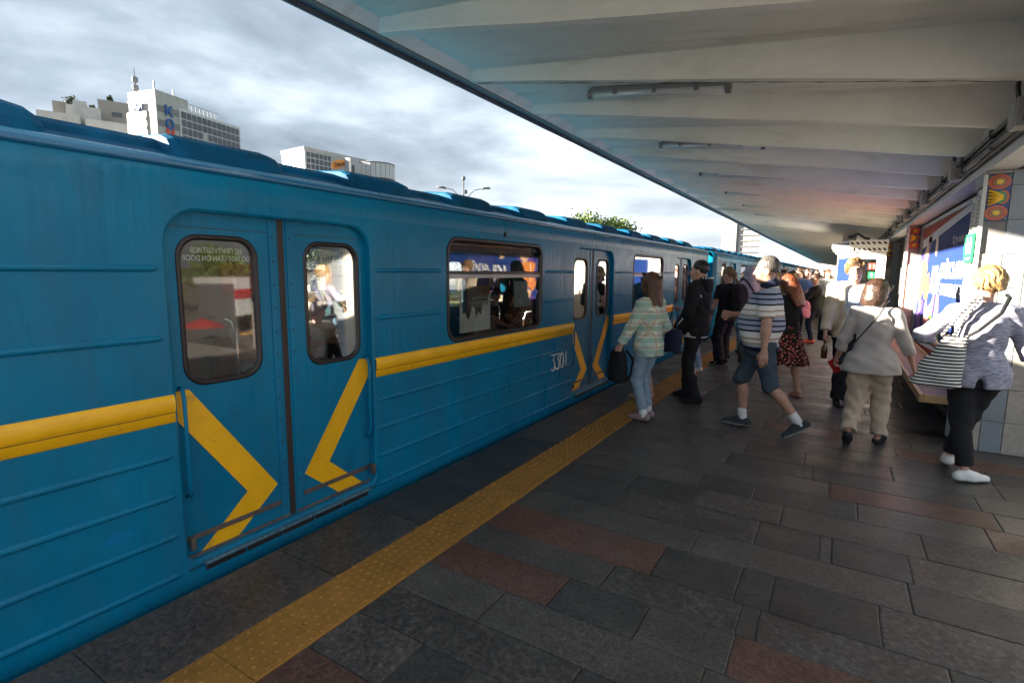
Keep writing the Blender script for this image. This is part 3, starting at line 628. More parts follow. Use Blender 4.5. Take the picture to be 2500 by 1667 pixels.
# ------------------------------------------------------------------ metro train
def paint_blue():
    m = bpy.data.materials.new('train_blue_paint'); m.use_nodes = True; t = m.node_tree; N = t.nodes.new; L = t.links.new; b = t.nodes['Principled BSDF']; b.inputs['Specular IOR Level'].default_value = .18
    g = N('ShaderNodeNewGeometry')
    n1 = N('ShaderNodeTexNoise'); n1.inputs['Scale'].default_value = 1.7; n1.inputs['Detail'].default_value = 6; n1.inputs['Roughness'].default_value = .6; L(g.outputs['Position'], n1.inputs['Vector'])
    cr = N('ShaderNodeValToRGB'); e = cr.color_ramp.elements; e[0].position = .32; e[0].color = (0.001, 0.142, 0.275, 1); e[1].position = .70; e[1].color = (0.003, 0.20, 0.37, 1); L(n1.outputs['Fac'], cr.inputs[0])
    # touched-up patches of brighter paint
    n2 = N('ShaderNodeTexNoise'); n2.inputs['Scale'].default_value = 2.3; n2.inputs['Detail'].default_value = 3; n2.inputs['Distortion'].default_value = .6; L(g.outputs['Position'], n2.inputs['Vector'])
    mr = N('ShaderNodeMapRange'); mr.inputs['From Min'].default_value = .70; mr.inputs['From Max'].default_value = .74; mr.inputs['To Max'].default_value = .8; L(n2.outputs['Fac'], mr.inputs[0])
    mx = N('ShaderNodeMix'); mx.data_type = 'RGBA'; L(mr.outputs[0], mx.inputs['Factor']); L(cr.outputs[0], mx.inputs['A']); mx.inputs['B'].default_value = (0.004, 0.20, 0.46, 1)
    # grime film: streaked, greyer
    mp = N('ShaderNodeMapping'); mp.inputs['Scale'].default_value = (6, 6, .9); L(g.outputs['Position'], mp.inputs[0])
    n3 = N('ShaderNodeTexNoise'); n3.inputs['Scale'].default_value = 1.6; n3.inputs['Detail'].default_value = 6; L(mp.outputs[0], n3.inputs['Vector'])
    mr3 = N('ShaderNodeMapRange'); mr3.inputs['From Min'].default_value = .42; mr3.inputs['From Max'].default_value = .75; mr3.inputs['To Max'].default_value = .34; L(n3.outputs['Fac'], mr3.inputs[0])
    mx3 = N('ShaderNodeMix'); mx3.data_type = 'RGBA'; L(mr3.outputs[0], mx3.inputs['Factor']); L(mx.outputs['Result'], mx3.inputs['A']); mx3.inputs['B'].default_value = (0.03, 0.12, 0.20, 1)
    n6 = N('ShaderNodeTexNoise'); n6.inputs['Scale'].default_value = 26; n6.inputs['Detail'].default_value = 9; n6.inputs['Roughness'].default_value = .72; L(g.outputs['Position'], n6.inputs['Vector'])
    mr6 = N('ShaderNodeMapRange'); mr6.inputs['From Min'].default_value = .64; mr6.inputs['From Max'].default_value = .70; mr6.inputs['To Max'].default_value = .6; L(n6.outputs['Fac'], mr6.inputs[0])
    mx6 = N('ShaderNodeMix'); mx6.data_type = 'RGBA'; L(mr6.outputs[0], mx6.inputs['Factor']); L(mx3.outputs['Result'], mx6.inputs['A']); mx6.inputs['B'].default_value = (0.02, 0.06, 0.10, 1)
    n7 = N('ShaderNodeTexNoise'); n7.inputs['Scale'].default_value = .9; n7.inputs['Detail'].default_value = 8; n7.inputs['Roughness'].default_value = .7; L(g.outputs['Position'], n7.inputs['Vector'])
    mr7 = N('ShaderNodeMapRange'); mr7.inputs['From Min'].default_value = .5; mr7.inputs['From Max'].default_value = .72; mr7.inputs['To Max'].default_value = .35; L(n7.outputs['Fac'], mr7.inputs[0])
    mx7 = N('ShaderNodeMix'); mx7.data_type = 'RGBA'; L(mr7.outputs[0], mx7.inputs['Factor']); L(mx6.outputs['Result'], mx7.inputs['A']); mx7.inputs['B'].default_value = (0.025, 0.075, 0.12, 1)
    L(mx7.outputs['Result'], b.inputs['Base Color'])
    rr = N('ShaderNodeMapRange'); rr.inputs['To Min'].default_value = .20; rr.inputs['To Max'].default_value = .40; L(n3.outputs['Fac'], rr.inputs[0]); L(rr.outputs[0], b.inputs['Roughness'])
    n4 = N('ShaderNodeTexNoise'); n4.inputs['Scale'].default_value = 3.2; n4.inputs['Detail'].default_value = 2; L(mp.outputs[0], n4.inputs['Vector'])
    n5 = N('ShaderNodeTexNoise'); n5.inputs['Scale'].default_value = 70; n5.inputs['Detail'].default_value = 3; L(g.outputs['Position'], n5.inputs['Vector'])
    b1 = N('ShaderNodeBump'); b1.inputs['Strength'].default_value = .22; b1.inputs['Distance'].default_value = .02; L(n4.outputs['Fac'], b1.inputs['Height'])
    b2 = N('ShaderNodeBump'); b2.inputs['Strength'].default_value = .10; b2.inputs['Distance'].default_value = .004; L(n5.outputs['Fac'], b2.inputs['Height']); L(b1.outputs[0], b2.inputs['Normal']); L(b2.outputs[0], b.inputs['Normal'])
    return m
m_blue = paint_blue()
m_roof = mat('roof_weathered_blue', (0.002, 0.085, 0.185), 0.62, spec=.12, var=0.3, scale=4, var2=0.25, scale2=1.0, bump=.2, bscale=12, bdist=.01, stain=((.02, .05, .07), .6, 2.5, .52, (1, 1, 1)))
m_yel = mat('train_yellow_paint', (0.90, 0.45, 0.008), 0.34, var=0.07, scale=4, var2=0.10, scale2=1.0, bump=0.10, bscale=50, bdist=.004, stain=((.30, .20, .06), .55, 11, .60, (1, 1, 1)))
m_rub = mat('brown_rubber', (0.032, 0.018, 0.016), 0.55, var=0.2); m_gask = mat('window_gasket', (0.020, 0.014, 0.014), 0.4, var=0.1)
m_strip = mat('worn_metal_strip', (0.17, 0.13, 0.115), 0.42, metal=0.5, var=0.3, scale=12); m_chrome = mat('chrome', (0.80, 0.80, 0.80), 0.22, metal=1.0, var=0)
m_tread = mat('tread_plate', (0.10, 0.20, 0.28), 0.4, metal=0.3, var=0.5, scale=45); m_dark = mat('underframe_dark', (0.012, 0.012, 0.014), 0.8)
m_lin = mat('car_lining_cream', (0.30, 0.25, 0.195), 0.45, var=0.06); m_ceil = mat('car_ceiling', (0.62, 0.60, 0.55), 0.5, var=0.04); m_seat = mat('seat_brown_vinyl', (0.27, 0.095, 0.03), 0.45, var=0.15); m_cfloor = mat('car_floor', (0.09, 0.055, 0.045), 0.6, var=0.1)
g_tr = glass('train_glass', (0.70, 0.73, 0.72), 1.45)
m_gut = mat('gutter_gloss_blue', (0.012, 0.12, 0.25), 0.2, var=0.12, scale=5, spec=.7, bump=.3, bscale=9, bdist=.01)
HW, HL = 1.35, 9.34
DOORS = [-6.906, -2.302, 2.302, 6.906]; WINS = [-4.604, 0.0, 4.604]
DZ0, DZ1 = .085, 1.885; WZ0, WZ1 = 1.0, 1.875
ZB, ZT = -.05, 1.95
def cells():
    out = []
    ops = [(c - .65, c + .65, DZ0, DZ1, (.17, .05), 'd') for c in DOORS] + [(c - .816, c + .816, WZ0, WZ1, .13, 'w') for c in WINS] + [(s * 8.36 - .34, s * 8.36 + .34, WZ0, WZ1, .11, 'e') for s in (-1, 1)]
    return sorted(ops)
OPS = cells()
def side_shell(x, s, depth, simple=False):
    b = MB(); y = -HL + .13
    edges = []
    for (a, c, z0, z1, r, k) in OPS:
        m0, m1 = a - .06, c + .06
        b.add([(x, y, ZB), (x, m0, ZB), (x, m0, ZT), (x, y, ZT)], [(0, 1, 2, 3)])
        lp = rrect(a, c, z0, z1, r); ex = rrect(a - .014, c + .014, z0 - .014, z1 + .014, tuple(q + .014 for q in r) if isinstance(r, tuple) else r + .014)
        rc = on_rect(ex, m0, m1, ZB, ZT); n = len(lp)
        v = [(x, p, q) for p, q in rc] + [(x, p, q) for p, q in ex] + [(x - s * .010, p, q) for p, q in lp] + [(x - s * depth, p, q) for p, q in lp]
        f = [(i + n * w, (i + 1) % n + n * w, (i + 1) % n + n * (w + 1), i + n * (w + 1)) for w in range(3) for i in range(n)]
        b.add(v, f); y = m1
    b.add([(x, y, ZB), (x, HL - .13, ZB), (x, HL - .13, ZT), (x, y, ZT)], [(0, 1, 2, 3)])
    return b
def build_car():
    car = thing('metro_car', 'nearest blue metro car with yellow stripe, chevron doors and raised number', 'metro car', (-4.1, 4.245, 0), 0, 'cars of the blue metro train')
    for s in (1, -1):
        b = side_shell(s * HW, s, .055)
        lo = [(HW, ZB), (HW - .008, -.10), (HW - .035, -.16), (HW - .09, -.21), (HW - .17, -.24), (HW - .5, -.24)]
        hi = [(HW, ZT), (HW + .004, 2.0), (HW + .004, 2.045), (HW - .006, 2.08), (HW - .03, 2.115), (HW - .07, 2.14), (HW - .12, 2.155), (HW - .22, 2.175)]
        b.smooth = True
        for pr in (lo, hi): b.sweep([(s * p, z) for p, z in pr], -HL + .13, HL - .13)
        # rounded vertical corners
        for e in (-1, 1):
            loop = [lo[5], lo[4], lo[3], lo[2], lo[1], lo[0], hi[0], hi[1], hi[2], hi[3], hi[4], hi[5], hi[6], hi[7]]
            ring = [(0, HL - .13), (.012, HL - .075), (.05, HL - .025), (.11, HL)]
            v = []; 
            for (dx, yy) in ring: v += [(s * (p - dx), e * yy, z) for p, z in loop]
            n = len(loop); b.add(v, [(w * n + i, w * n + i + 1, (w + 1) * n + i + 1, (w + 1) * n + i) for w in range(3) for i in range(n - 1)])
        b.build('body_side', m_blue, car)
        li = side_shell(s * (HW - .09), s, .04); li.build('lining', m_lin, car)
        b = MB(); b.smooth = True; b.tube([(s * (HW - .012), -HL + .14, 2.098), (s * (HW - .012), HL - .14, 2.098)], .021, 10); b.build('gutter_rail', m_gut, car)
    # roof, ends, floor, underframe
    b = MB(); b.smooth = True
    prof = [(HW - .22, 2.175), (.95, 2.24), (.7, 2.31), (.35, 2.365), (0, 2.38)]; prof = prof + [(-x, z) for x, z in prof[-2::-1]]
    b.sweep(prof, -HL, HL); b.build('roof', m_roof, car)
    for e in (-1, 1):
        b = MB(); loop = [(HW - .11, -.05), (HW - .11, 2.0), (HW - .33, 2.175), (.7, 2.31), (0, 2.38)]; poly = loop + [(-x, z) for x, z in loop[-2::-1]] + []
        b.prism(poly, lambda a, c, d: (a, d, c), e * (HL - .02), e * HL); ew = b.build('end_wall', m_blue, car)
        MB().prism(rrect(-.33, .33, .08, 1.85, .08), lambda a, c, d: (a, d, c), e * HL, e * (HL + .012)).build('end_door', m_blue, ew)
    box('floor', m_cfloor, -HW + .1, HW - .1, -HL + .1, HL - .1, 0.0, .08, car); box('underframe', m_dark, -1.15, 1.15, -HL + .3, HL - .3, -.95, -.2, car)
    b = MB(); b.sweep([(HW - .09, 1.93), (1.1, 2.03), (.7, 2.1), (-.7, 2.1), (-1.1, 2.03), (-HW + .09, 1.93)], -HL + .1, HL - .1); b.build('ceiling', m_ceil, car)
    for x in (-.55, .55):
        MB().box(x - .09, x + .09, -8.6, 8.6, 2.04, 2.085, .02).build('ceiling_lamp_strip', m_diff, car)
    # roof vents and the low ridge behind them
    vb = MB(); vb.smooth = False
    sec = [(0, [(1.13, 2.165), (1.11, 2.25), (1.06, 2.305), (.97, 2.33), (.7, 2.36)])]
    def vent_mesh():
        b = MB(); secs = [(-.335, 0.7, .06), (-.325, .94, .02), (-.30, 1.0, 0), (.22, 1.0, 0), (.30, .95, .02), (.345, .82, .05)]
        base = [(1.135, 2.15), (1.125, 2.225), (1.09, 2.275), (1.03, 2.303), (.70, 2.335), (.66, 2.15)]; v = []
        for (yy, hs, ins) in secs: v += [(x - ins, yy, 2.15 + (z - 2.15) * hs) for x, z in base]
        n = len(base); f = [(w * n + i, w * n + (i + 1) % n, (w + 1) * n + (i + 1) % n, (w + 1) * n + i) for w in range(len(secs) - 1) for i in range(n)] + [list(range(n)), [(len(secs) - 1) * n + i for i in range(n)]]
        return b.add(v, f).mesh('roof_vent', m_roof)
    vm = vent_mesh()
    y = -2.45 - 1.176 * 5
    while y < HL - .5:
        link('roof_vent', vm, car, (0, y, 0)); link('roof_vent', vm, car, (0, y, 0), (0, 0, math.pi)); y += 1.176
    for s in (1, -1): MB().sweep([(s * 1.0, 2.18), (s * .985, 2.255), (s * .94, 2.283), (s * .6, 2.325), (s * .6, 2.2)], -HL + .25, HL - .25, True).build('roof_ridge', m_roof, car)
    # yellow belt moulding and half-round ribs between the openings (platform side)
    spans = []; e = [-HL + .12] + [q for c in DOORS for q in (c - .665, c + .665)] + [HL - .12]
    spans = [(e[i], e[i + 1]) for i in range(0, len(e), 2)]
    def rib(y0, y1, z):
        b = MB(); b.smooth = True; h, w = .017, .012; pts = []
        ys = [y0, y0 + .012, y0 + .035, y1 - .035, y1 - .012, y1]; sc = [.05, .65, 1, 1, .65, .05]; n = 7; v = []
        for yy, q in zip(ys, sc):
            for k in range(n):
                a = math.pi * k / (n - 1); v.append((HW - .001 + w * q * math.sin(a), yy, z + h * q * math.cos(a)))
        b.add(v, [(i * n + k, i * n + k + 1, (i + 1) * n + k + 1, (i + 1) * n + k) for i in range(5) for k in range(n - 1)]); return b
    for (a, c) in spans:
        b = MB(); b.smooth = True; b.sweep([(HW, .845), (HW + .006, .85), (HW + .007, .895), (HW + .008, .898), (HW + .013, .906), (HW + .016, .925), (HW + .0155, .958), (HW + .010, .978), (HW, .985)], a, c)
        b.smooth = False; b.add([(HW, yy, zz) for yy in (a,) for zz in (.845,)] , []) ; b.build('belt_stripe', m_yel, car)
        MB().sweep([(HW + .0065, .8945), (HW + .0095, .896), (HW + .0095, .8985)], a, c).build('belt_seam', m_rub, car)
        for z in (.679, .473, .264, .053): rib(a + .02, c - .02, z).build('side_rib', m_blue, car)
        inner = [w for w in WINS if a < w < c] or ([8.36 * (1 if a > 0 else -1)])
        w = inner[0]; hw = .816 if abs(w) < 6 else .34
        for z in (1.60, 1.267):
            for p, q in ((a + .02, w - hw - .06), (w + hw + .06, c - .02)):
                if q - p > .12: rib(p, q, z).build('side_rib', m_blue, car)
    # doors
    def leaf_mesh(detail):
        b = MB(); x0 = HW - .055; y0, y1, z0, z1 = .018, .655, .07, 1.90; wy0, wy1, wz0, wz1 = .165, .568, 1.01, 1.755
        lp = rrect(wy0, wy1, wz0, wz1, .10); rc = on_rect(lp, y0, y1, z0, z1); n = len(lp)
        v = [(x0, p, q) for p, q in rc] + [(x0, p, q) for p, q in lp] + [(x0 - .03, p, q) for p, q in lp] + [(x0 - .03, p, q) for p, q in rc]
        f = [(i + n * w, (i + 1) % n + n * w, (i + 1) % n + n * ((w + 1) % 4), i + n * ((w + 1) % 4)) for w in range(4) for i in range(n)]
        return b.add(v, f).mesh('door', m_blue)
    lm = leaf_mesh(1); x0 = HW - .055
    b = MB(); o = rrect(.148, .585, .992, 1.775, .115); i_ = rrect(.175, .558, 1.02, 1.745, .095); n = len(o)
    v = [(x0 + .001, p, q) for p, q in o] + [(x0 + .010, p, q) for p, q in rrect(.153, .58, .997, 1.77, .11)] + [(x0 + .008, p, q) for p, q in rrect(.17, .563, 1.015, 1.75, .1)] + [(x0 - .012, p, q) for p, q in i_]
    b.smooth = True; b.add(v, [(k + n * w, (k + 1) % n + n * w, (k + 1) % n + n * (w + 1), k + n * (w + 1)) for w in range(3) for k in range(n)]); gm = b.mesh('window_gasket', m_gask)
    b = MB(); b.add([(x0 - .01, p, q) for p, q in i_], [list(range(n))]); pnm = b.mesh('pane', g_tr)
    b = MB(); b.prism([(.65, .985), (.566, .985), (.096, .313), (.364, .088), (.571, .088), (.286, .336), (.65, .86)], lambda a, c, d: (d, a, c), x0 + .0005, x0 + .003); chm = b.mesh('chevron', m_yel)
    b = MB(); b.box(x0, x0 + .007, .035, .078, .075, 1.875, .002); rsm = b.mesh('edge_strip', m_blue)
    b = MB()
    for k in range(13): b.lathe([(.0055, 0), (.0045, .003), (.001, .004)], 8, (x0 + .007, .0565, .16 + k * .135), 'x')
    rvm = b.mesh('rivets', m_gask)
    b = MB(); b.box(x0 + .003, x0 + .010, .082, .65, .178, .206, .002); km1 = b.mesh('kick_strip', m_strip)
    b = MB(); b.box(x0 + .003, x0 + .012, .03, .65, .072, .10, .002); km2 = b.mesh('kick_strip', m_strip)
    b = MB(); b.box(x0 + .0003, x0 + .0013, .08, .65, 1.805, 1.809); sm_ = b.mesh('seam', m_gask)
    b = MB(); b.smooth = True; b.tube([(x0, .61, 1.0), (x0 + .035, .612, .99), (x0 + .05, .615, .95), (x0 + .05, .615, .48), (x0 + .035, .612, .435), (x0, .61, .425)], .0105, 8); hm = b.mesh('handle', m_blue)
    rub = MB().box(x0 - .025, x0 + .004, -.02, .02, .07, 1.89, .006).mesh('door_seal', m_rub)
    txt1 = text_mesh('НЕ ПРИТУЛЯТИСЯ', .1, .0004, bold=.001); txt2 = text_mesh('DO NOT LEAN ON DOOR', .1, .0004, bold=.001)
    m_txt = mat('door_lettering', (0.75, 0.75, 0.72), 0.5, var=0)
    for me_, w, zc in ((txt1, .27, 1.695), (txt2, .36, 1.655)):
        co = np.array([q.co for q in me_.vertices]); c = (co.max(0) + co.min(0)) / 2; sc = w / np.ptp(co[:, 0])
        me_.transform(Matrix.Diagonal((sc, .030 / np.ptp(co[:, 1]), 1, 1)) @ Matrix.Translation((-c[0], -c[1], 0)))
        me_.transform(frame((x0 - .016, 0, zc), (0, -1, 0), (0, 0, 1))); me_.materials.append(m_txt)        # read from inside the car
    for s in (1, -1):
        rz = 0 if s == 1 else math.pi
        for c in DOORS:
            for q in (1, -1):
                d = link('door', lm, car, (0, c, 0), (0, 0, rz), (1, q, 1))
                link('window_gasket', gm, d); link('pane', pnm, d); link('chevron', chm, d)
                if s == 1:
                    for nm, me_ in (('edge_strip', rsm), ('rivets', rvm), ('kick_strip', km1), ('kick_strip', km2), ('seam', sm_), ('handle', hm)): link(nm, me_, d)
                    for me_ in (txt1, txt2): link('lettering', me_, d, (0, .366, 0), None, (1, q, 1))
            link('door_seal', rub, car, (0, c, 0), (0, 0, rz))
            if s == 1:
                st = MB().box(HW - .05, HW + .028, c - .58, c + .58, .052, .066, .003).build('step', m_tread, car)
                for k in range(5): MB().box(HW - .02, HW + .004, c - .57 + k * .229, c - .57 + k * .229 + .218, .012, .046).build('slot', m_dark, st)
                MB().box(HW - .056, HW + .004, c - .655, c + .655, .048, .052).build('sill', m_dark, st)
                for q in (-1, 1): MB().box(HW - .02, HW + .012, c + q * .625 - .012, c + q * .625 + .012, .15, .22, .004).build('hinge', m_strip, st)
    # windows
    def win(c, hw, s, r):
        xo = s * HW
        o = rrect(c - hw - .006, c + hw + .006, WZ0 - .006, WZ1 + .006, r + .006); i1 = rrect(c - hw + .012, c + hw - .012, WZ0 + .012, WZ1 - .012, r - .01); i2 = rrect(c - hw + .03, c + hw - .03, WZ0 + .03, WZ1 - .03, r - .03); n = len(o)
        b = MB(); b.smooth = True
        b.add([(xo + s * .002, p, q) for p, q in o] + [(xo + s * .008, p, q) for p, q in i1] + [(xo - s * .004, p, q) for p, q in i2] + [(xo - s * .06, p, q) for p, q in i2], [(k + n * w, (k + 1) % n + n * w, (k + 1) % n + n * (w + 1), k + n * (w + 1)) for w in range(3) for k in range(n)])
        wo = b.build('window', m_gask, car)
        MB().add([(xo - s * .02, p, q) for p, q in i2], [list(range(n))]).build('pane', g_tr, wo)
        if hw > .5:
            MB().box(min(xo - s * .05, xo - s * .002), max(xo - s * .05, xo - s * .002), c - hw + .028, c + hw - .028, 1.572, 1.60, .003).build('transom', m_gask, wo)
            MB().box(min(xo - s * .045, xo - s * .01), max(xo - s * .045, xo - s * .01), c - hw + .028, c + hw - .028, 1.537, 1.57, .003).build('transom', m_alu, wo)
        return wo
    wins = []
    for s in (1, -1):
        for c in WINS: wins.append(win(c, .816, s, .13))
        for e_ in (-1, 1): win(e_ * 8.36, .34, s, .11)
    # seats, rails
    for s in (1, -1):
        for c in WINS:
            x1 = s * (HW - .10); L0, L1 = c - 1.35, c + 1.35
            MB().box(min(x1, x1 - s * .46), max(x1, x1 - s * .46), L0, L1, .26, .42, .04).build('seat', m_seat, car)
            MB().box(min(x1, x1 - s * .09), max(x1, x1 - s * .09), L0, L1, .42, .96, .03).build('seat_back', m_seat, car)
            for yy in (L0 - .03, L1 + .03):
                b = MB(); b.smooth = True; b.tube([(x1 - s * .02, yy, 1.12), (x1 - s * .25, yy, 1.13), (x1 - s * .42, yy, 1.10), (x1 - s * .47, yy, .98), (x1 - s * .47, yy, .1)], .016, 8); b.tube([(x1 - s * .02, yy, .82), (x1 - s * .47, yy, .82)], .012, 8); b.build('seat_rail', m_chrome, car)
                MB().box(min(x1 - s * .02, x1 - s * .44), max(x1 - s * .02, x1 - s * .44), yy - .012, yy + .012, .3, .78, .004).build('seat_screen', m_seat, car)
        b = MB(); b.smooth = True; b.tube([(s * .75, -8.6, 1.88), (s * .75, 8.6, 1.88)], .015, 8); b.build('grab_rail', m_chrome, car)
    mk = MB(); mk.lathe([(.022, -.002), (.022, .01), (.014, .016), (.002, .018)], 12, (HW, .06, 1.945), 'x'); mk.build('side_lamp', m_gask, car)
    return car, wins
car1, car1_wins = build_car()
CARP = 2 * HL + .93
ordinal = ['second', 'third', 'fourth', 'fifth']
for k in range(1, 5):
    c = copy_tree(car1); c.location = (-4.1, 4.245 + CARP * k, 0)
    c['label'] = f'blue metro car with yellow stripe, {ordinal[k - 1]} car from the camera along the train'
# raised metal number on the nearest car
m_dig = mat('number_metal', (0.75, 0.74, 0.72), 0.35, metal=0.5, var=0)
def digit(ch, y, z, h=.185, w=.085):
    st = {'3': [(0, 1), (1, 1), (.42, .62), (.75, .6), (1, .42), (1, .16), (.72, 0), (.3, 0), (0, .12)], '0': [(.5, 1), (.12, .88), (0, .6), (0, .4), (.12, .12), (.5, 0), (.88, .12), (1, .4), (1, .6), (.88, .88), (.5, 1)], '1': [(.5, 1), (.5, 0)]}[ch]
    b = MB(); b.smooth = True; b.tube([(HW + .012, y + p * w, z + q * h) for p, q in st], .0095, 8); b.build('digit', m_dig, car1)
for i, ch in enumerate('3301'): digit(ch, 1.045 + i * .112, .467)
# stickers on the platform-side window of the nearest car
m_stk = mat('white_sticker', (0.72, 0.71, 0.68), 0.5, var=0.10, scale=30); m_frost = mat('frosted_sticker', (0.42, 0.46, 0.46), 0.5, var=0.06)
wn = car1_wins[1]; X_ = HW - .026
b = MB(); hand = [(-.62, 1.06), (-.15, 1.06), (-.15, 1.40), (-.18, 1.38), (-.20, 1.28), (-.23, 1.31), (-.27, 1.30), (-.30, 1.20), (-.34, 1.24), (-.37, 1.17), (-.40, 1.27), (-.44, 1.285), (-.47, 1.20), (-.50, 1.17), (-.54, 1.24), (-.57, 1.22), (-.585, 1.30), (-.61, 1.42), (-.62, 1.3)]
b.prism(hand, lambda a, c, d: (d, a, c), X_, X_ - .001); b.build('sticker', m_stk, wn)
b = MB(); b.prism([(.28, 1.24), (.62, 1.24), (.62, 1.50), (.28, 1.50)], lambda a, c, d: (d, a, c), X_, X_ - .001); b.build('sticker', m_frost, wn)
m_stxt = mat('sticker_text', (0.7, 0.7, 0.68), 0.5, var=0)
for s_, y_, z_, w_, h_ in (('кожного голосу —', -.32, 1.355, .34, .028), ('допоможемо всім', -.32, 1.32, .34, .028), ('дітям україни та родинам', -.32, 1.29, .34, .018), ('скоуд Сили любові', .48, 1.18, .26, .028), ('та свободи', .5, 1.145, .18, .028), ('за місто і країну 5', .48, 1.10, .28, .02)):
    text('sticker_lettering', s_, m_stxt, .05, frame((X_ + .001, y_, z_), (0, -1, 0), (0, 0, 1)), wn, .0004, fit=(w_, h_))
# pictures inside the nearest car, over the far windows
m_adr = mat('ad_red', (0.5, 0.05, 0.04), 0.5); m_adb = mat('ad_blue', (0.03, 0.06, 0.3), 0.5)
for (y_, w_, m_, tx) in ((-1.05, .36, m_adr, 'КРЕДИТИ'), (1.2, .5, m_adb, 'КИЇВ'), (.3, .5, m_stk, 'КРЕДИТИ'), (3.4, .4, m_adb, 'ТИ'), (-3.2, .4, m_stk, 'БІЛЬШЕ')):
    pb = MB().box(-HW + .092, -HW + .098, y_ - w_ / 2, y_ + w_ / 2, 1.35, 1.66).build('advert_card', m_, car1)
    text('advert_lettering', tx, m_stxt if m_ is not m_stk else m_adr, .1, frame((-HW + .10, y_, 1.55), (0, 1, 0), (0, 0, 1)), pb, .0004, fit=(w_ * .8, .08))
# ------------------------------------------------------------------ figures: implicit surfaces polygonised on a grid
V3 = lambda *a: np.array(a if len(a) > 1 else a[0], float)
def nrm(v): v = np.asarray(v, float); return v / (np.linalg.norm(v) + 1e-12)
class Vol:
    def __init__(s, h, k=0.03): s.h = h; s.k = k; s.pr = []; s.sub = []; s.cut = []; s.noise = None
    # primitives -> (bbox lo, hi, function(points Nx3) -> distance)
    def cone(s, a, b, ra, rb, k=None, cuts=(), tagm=None):
        a = V3(a); b = V3(b); m = max(ra, rb)
        d = b - a; L2 = d @ d + 1e-12
        def f(p):
            t = np.clip(((p - a) @ d) / L2, 0, 1); r = ra + (rb - ra) * t
            q = p - a - t[..., None] * d
            return np.sqrt((q * q).sum(-1)) - r
        s.pr.append((np.minimum(a, b) - m, np.maximum(a, b) + m, f, s.k if k is None else k, cuts)); return s
    def ell(s, c, r, M=None, k=None, cuts=()):
        c = V3(c); r = V3(r); m = r.max() * np.ones(3)
        def f(p):
            q = p - c
            if M is not None: q = q @ M                       # columns of M are the local axes
            a = q / r; k0 = np.sqrt((a * a).sum(-1)); b = q / (r * r); k1 = np.sqrt((b * b).sum(-1)) + 1e-9
            return k0 * (k0 - 1) / k1
        s.pr.append((c - m, c + m, f, s.k if k is None else k, cuts)); return s
    def loft(s, rows, o=(0, 0, 0), M=None, k=None, cuts=(), power=2.0):
        """stacked ellipses: rows of (z, cx, cy, rx, ry)"""
        rows = np.array(rows, float); rows = rows[np.argsort(rows[:, 0])]; o = V3(o); z = rows[:, 0]
        ext = max((np.abs(rows[:, 1]) + rows[:, 3]).max(), (np.abs(rows[:, 2]) + rows[:, 4]).max())
        if M is None: lo = o + V3(-ext, -ext, z[0]); hi = o + V3(ext, ext, z[-1])
        else:
            cs = np.array([[x, y, w] for x in (-ext, ext) for y in (-ext, ext) for w in (z[0], z[-1])]) @ np.asarray(M).T + o; lo = cs.min(0); hi = cs.max(0)
        def f(p):
            q = p - o
            if M is not None: q = q @ M
            w = q[..., 2]; g = [np.interp(w, z, rows[:, i]) for i in range(1, 5)]
            a = np.abs((q[..., 0] - g[0]) / g[2]); b = np.abs((q[..., 1] - g[1]) / g[3])
            rad = (np.sqrt(a * a + b * b) if power == 2.0 else (a ** power + b ** power) ** (1 / power))
            d = (rad - 1) * np.minimum(g[2], g[3])
            return np.maximum(d, np.maximum(z[0] - w, w - z[-1]))
        s.pr.append((lo, hi, f, s.k if k is None else k, cuts)); return s
    def minus_ell(s, c, r, k=0.01): t = Vol(s.h); t.ell(c, r); s.sub.append((*t.pr[0][:3], k)); return s
    def plane(s, p, n): s.cut.append((V3(p), nrm(n))); return s      # keeps the side n points away from
    def mesh(s):
        h = s.h; lo = np.min([p[0] for p in s.pr], 0) - 3 * h; hi = np.max([p[1] for p in s.pr], 0) + 3 * h
        n = np.ceil((hi - lo) / h).astype(int) + 1
        G = np.full(n, 0.5); ax = [lo[i] + h * np.arange(n[i]) for i in range(3)]
        def region(a, b, m):
            i0 = np.clip(np.floor((a - m - lo) / h).astype(int), 0, n); i1 = np.clip(np.ceil((b + m - lo) / h).astype(int) + 1, 0, n)
            sl = tuple(slice(i0[i], i1[i]) for i in range(3))
            P = np.stack(np.meshgrid(ax[0][sl[0]], ax[1][sl[1]], ax[2][sl[2]], indexing='ij'), -1); return sl, P
        for (a, b, f, k, cuts) in s.pr:
            sl, P = region(a, b, k + 2 * h); d = f(P)
            for (cp, cn) in cuts: d = np.maximum(d, (P - V3(cp)) @ nrm(cn))
            g = G[sl]
            hh = np.clip(0.5 + 0.5 * (g - d) / max(k, 1e-4), 0, 1)
            G[sl] = g * (1 - hh) + d * hh - k * hh * (1 - hh)
        for (a, b, f, k) in s.sub:
            sl, P = region(a, b, k + 2 * h); d = -f(P); g = G[sl]; hh = np.clip(0.5 - 0.5 * (g - d) / k, 0, 1); G[sl] = g * (1 - hh) + d * hh + k * hh * (1 - hh)
        if s.noise or s.cut:
            P = np.stack(np.meshgrid(*ax, indexing='ij'), -1)
            if s.noise: 
                near = np.abs(G) < .06
                G[near] += s.noise(P[near])
            for (cp, cn) in s.cut: G = np.maximum(G, (P - cp) @ cn)
        return surfnet(G, lo, h)
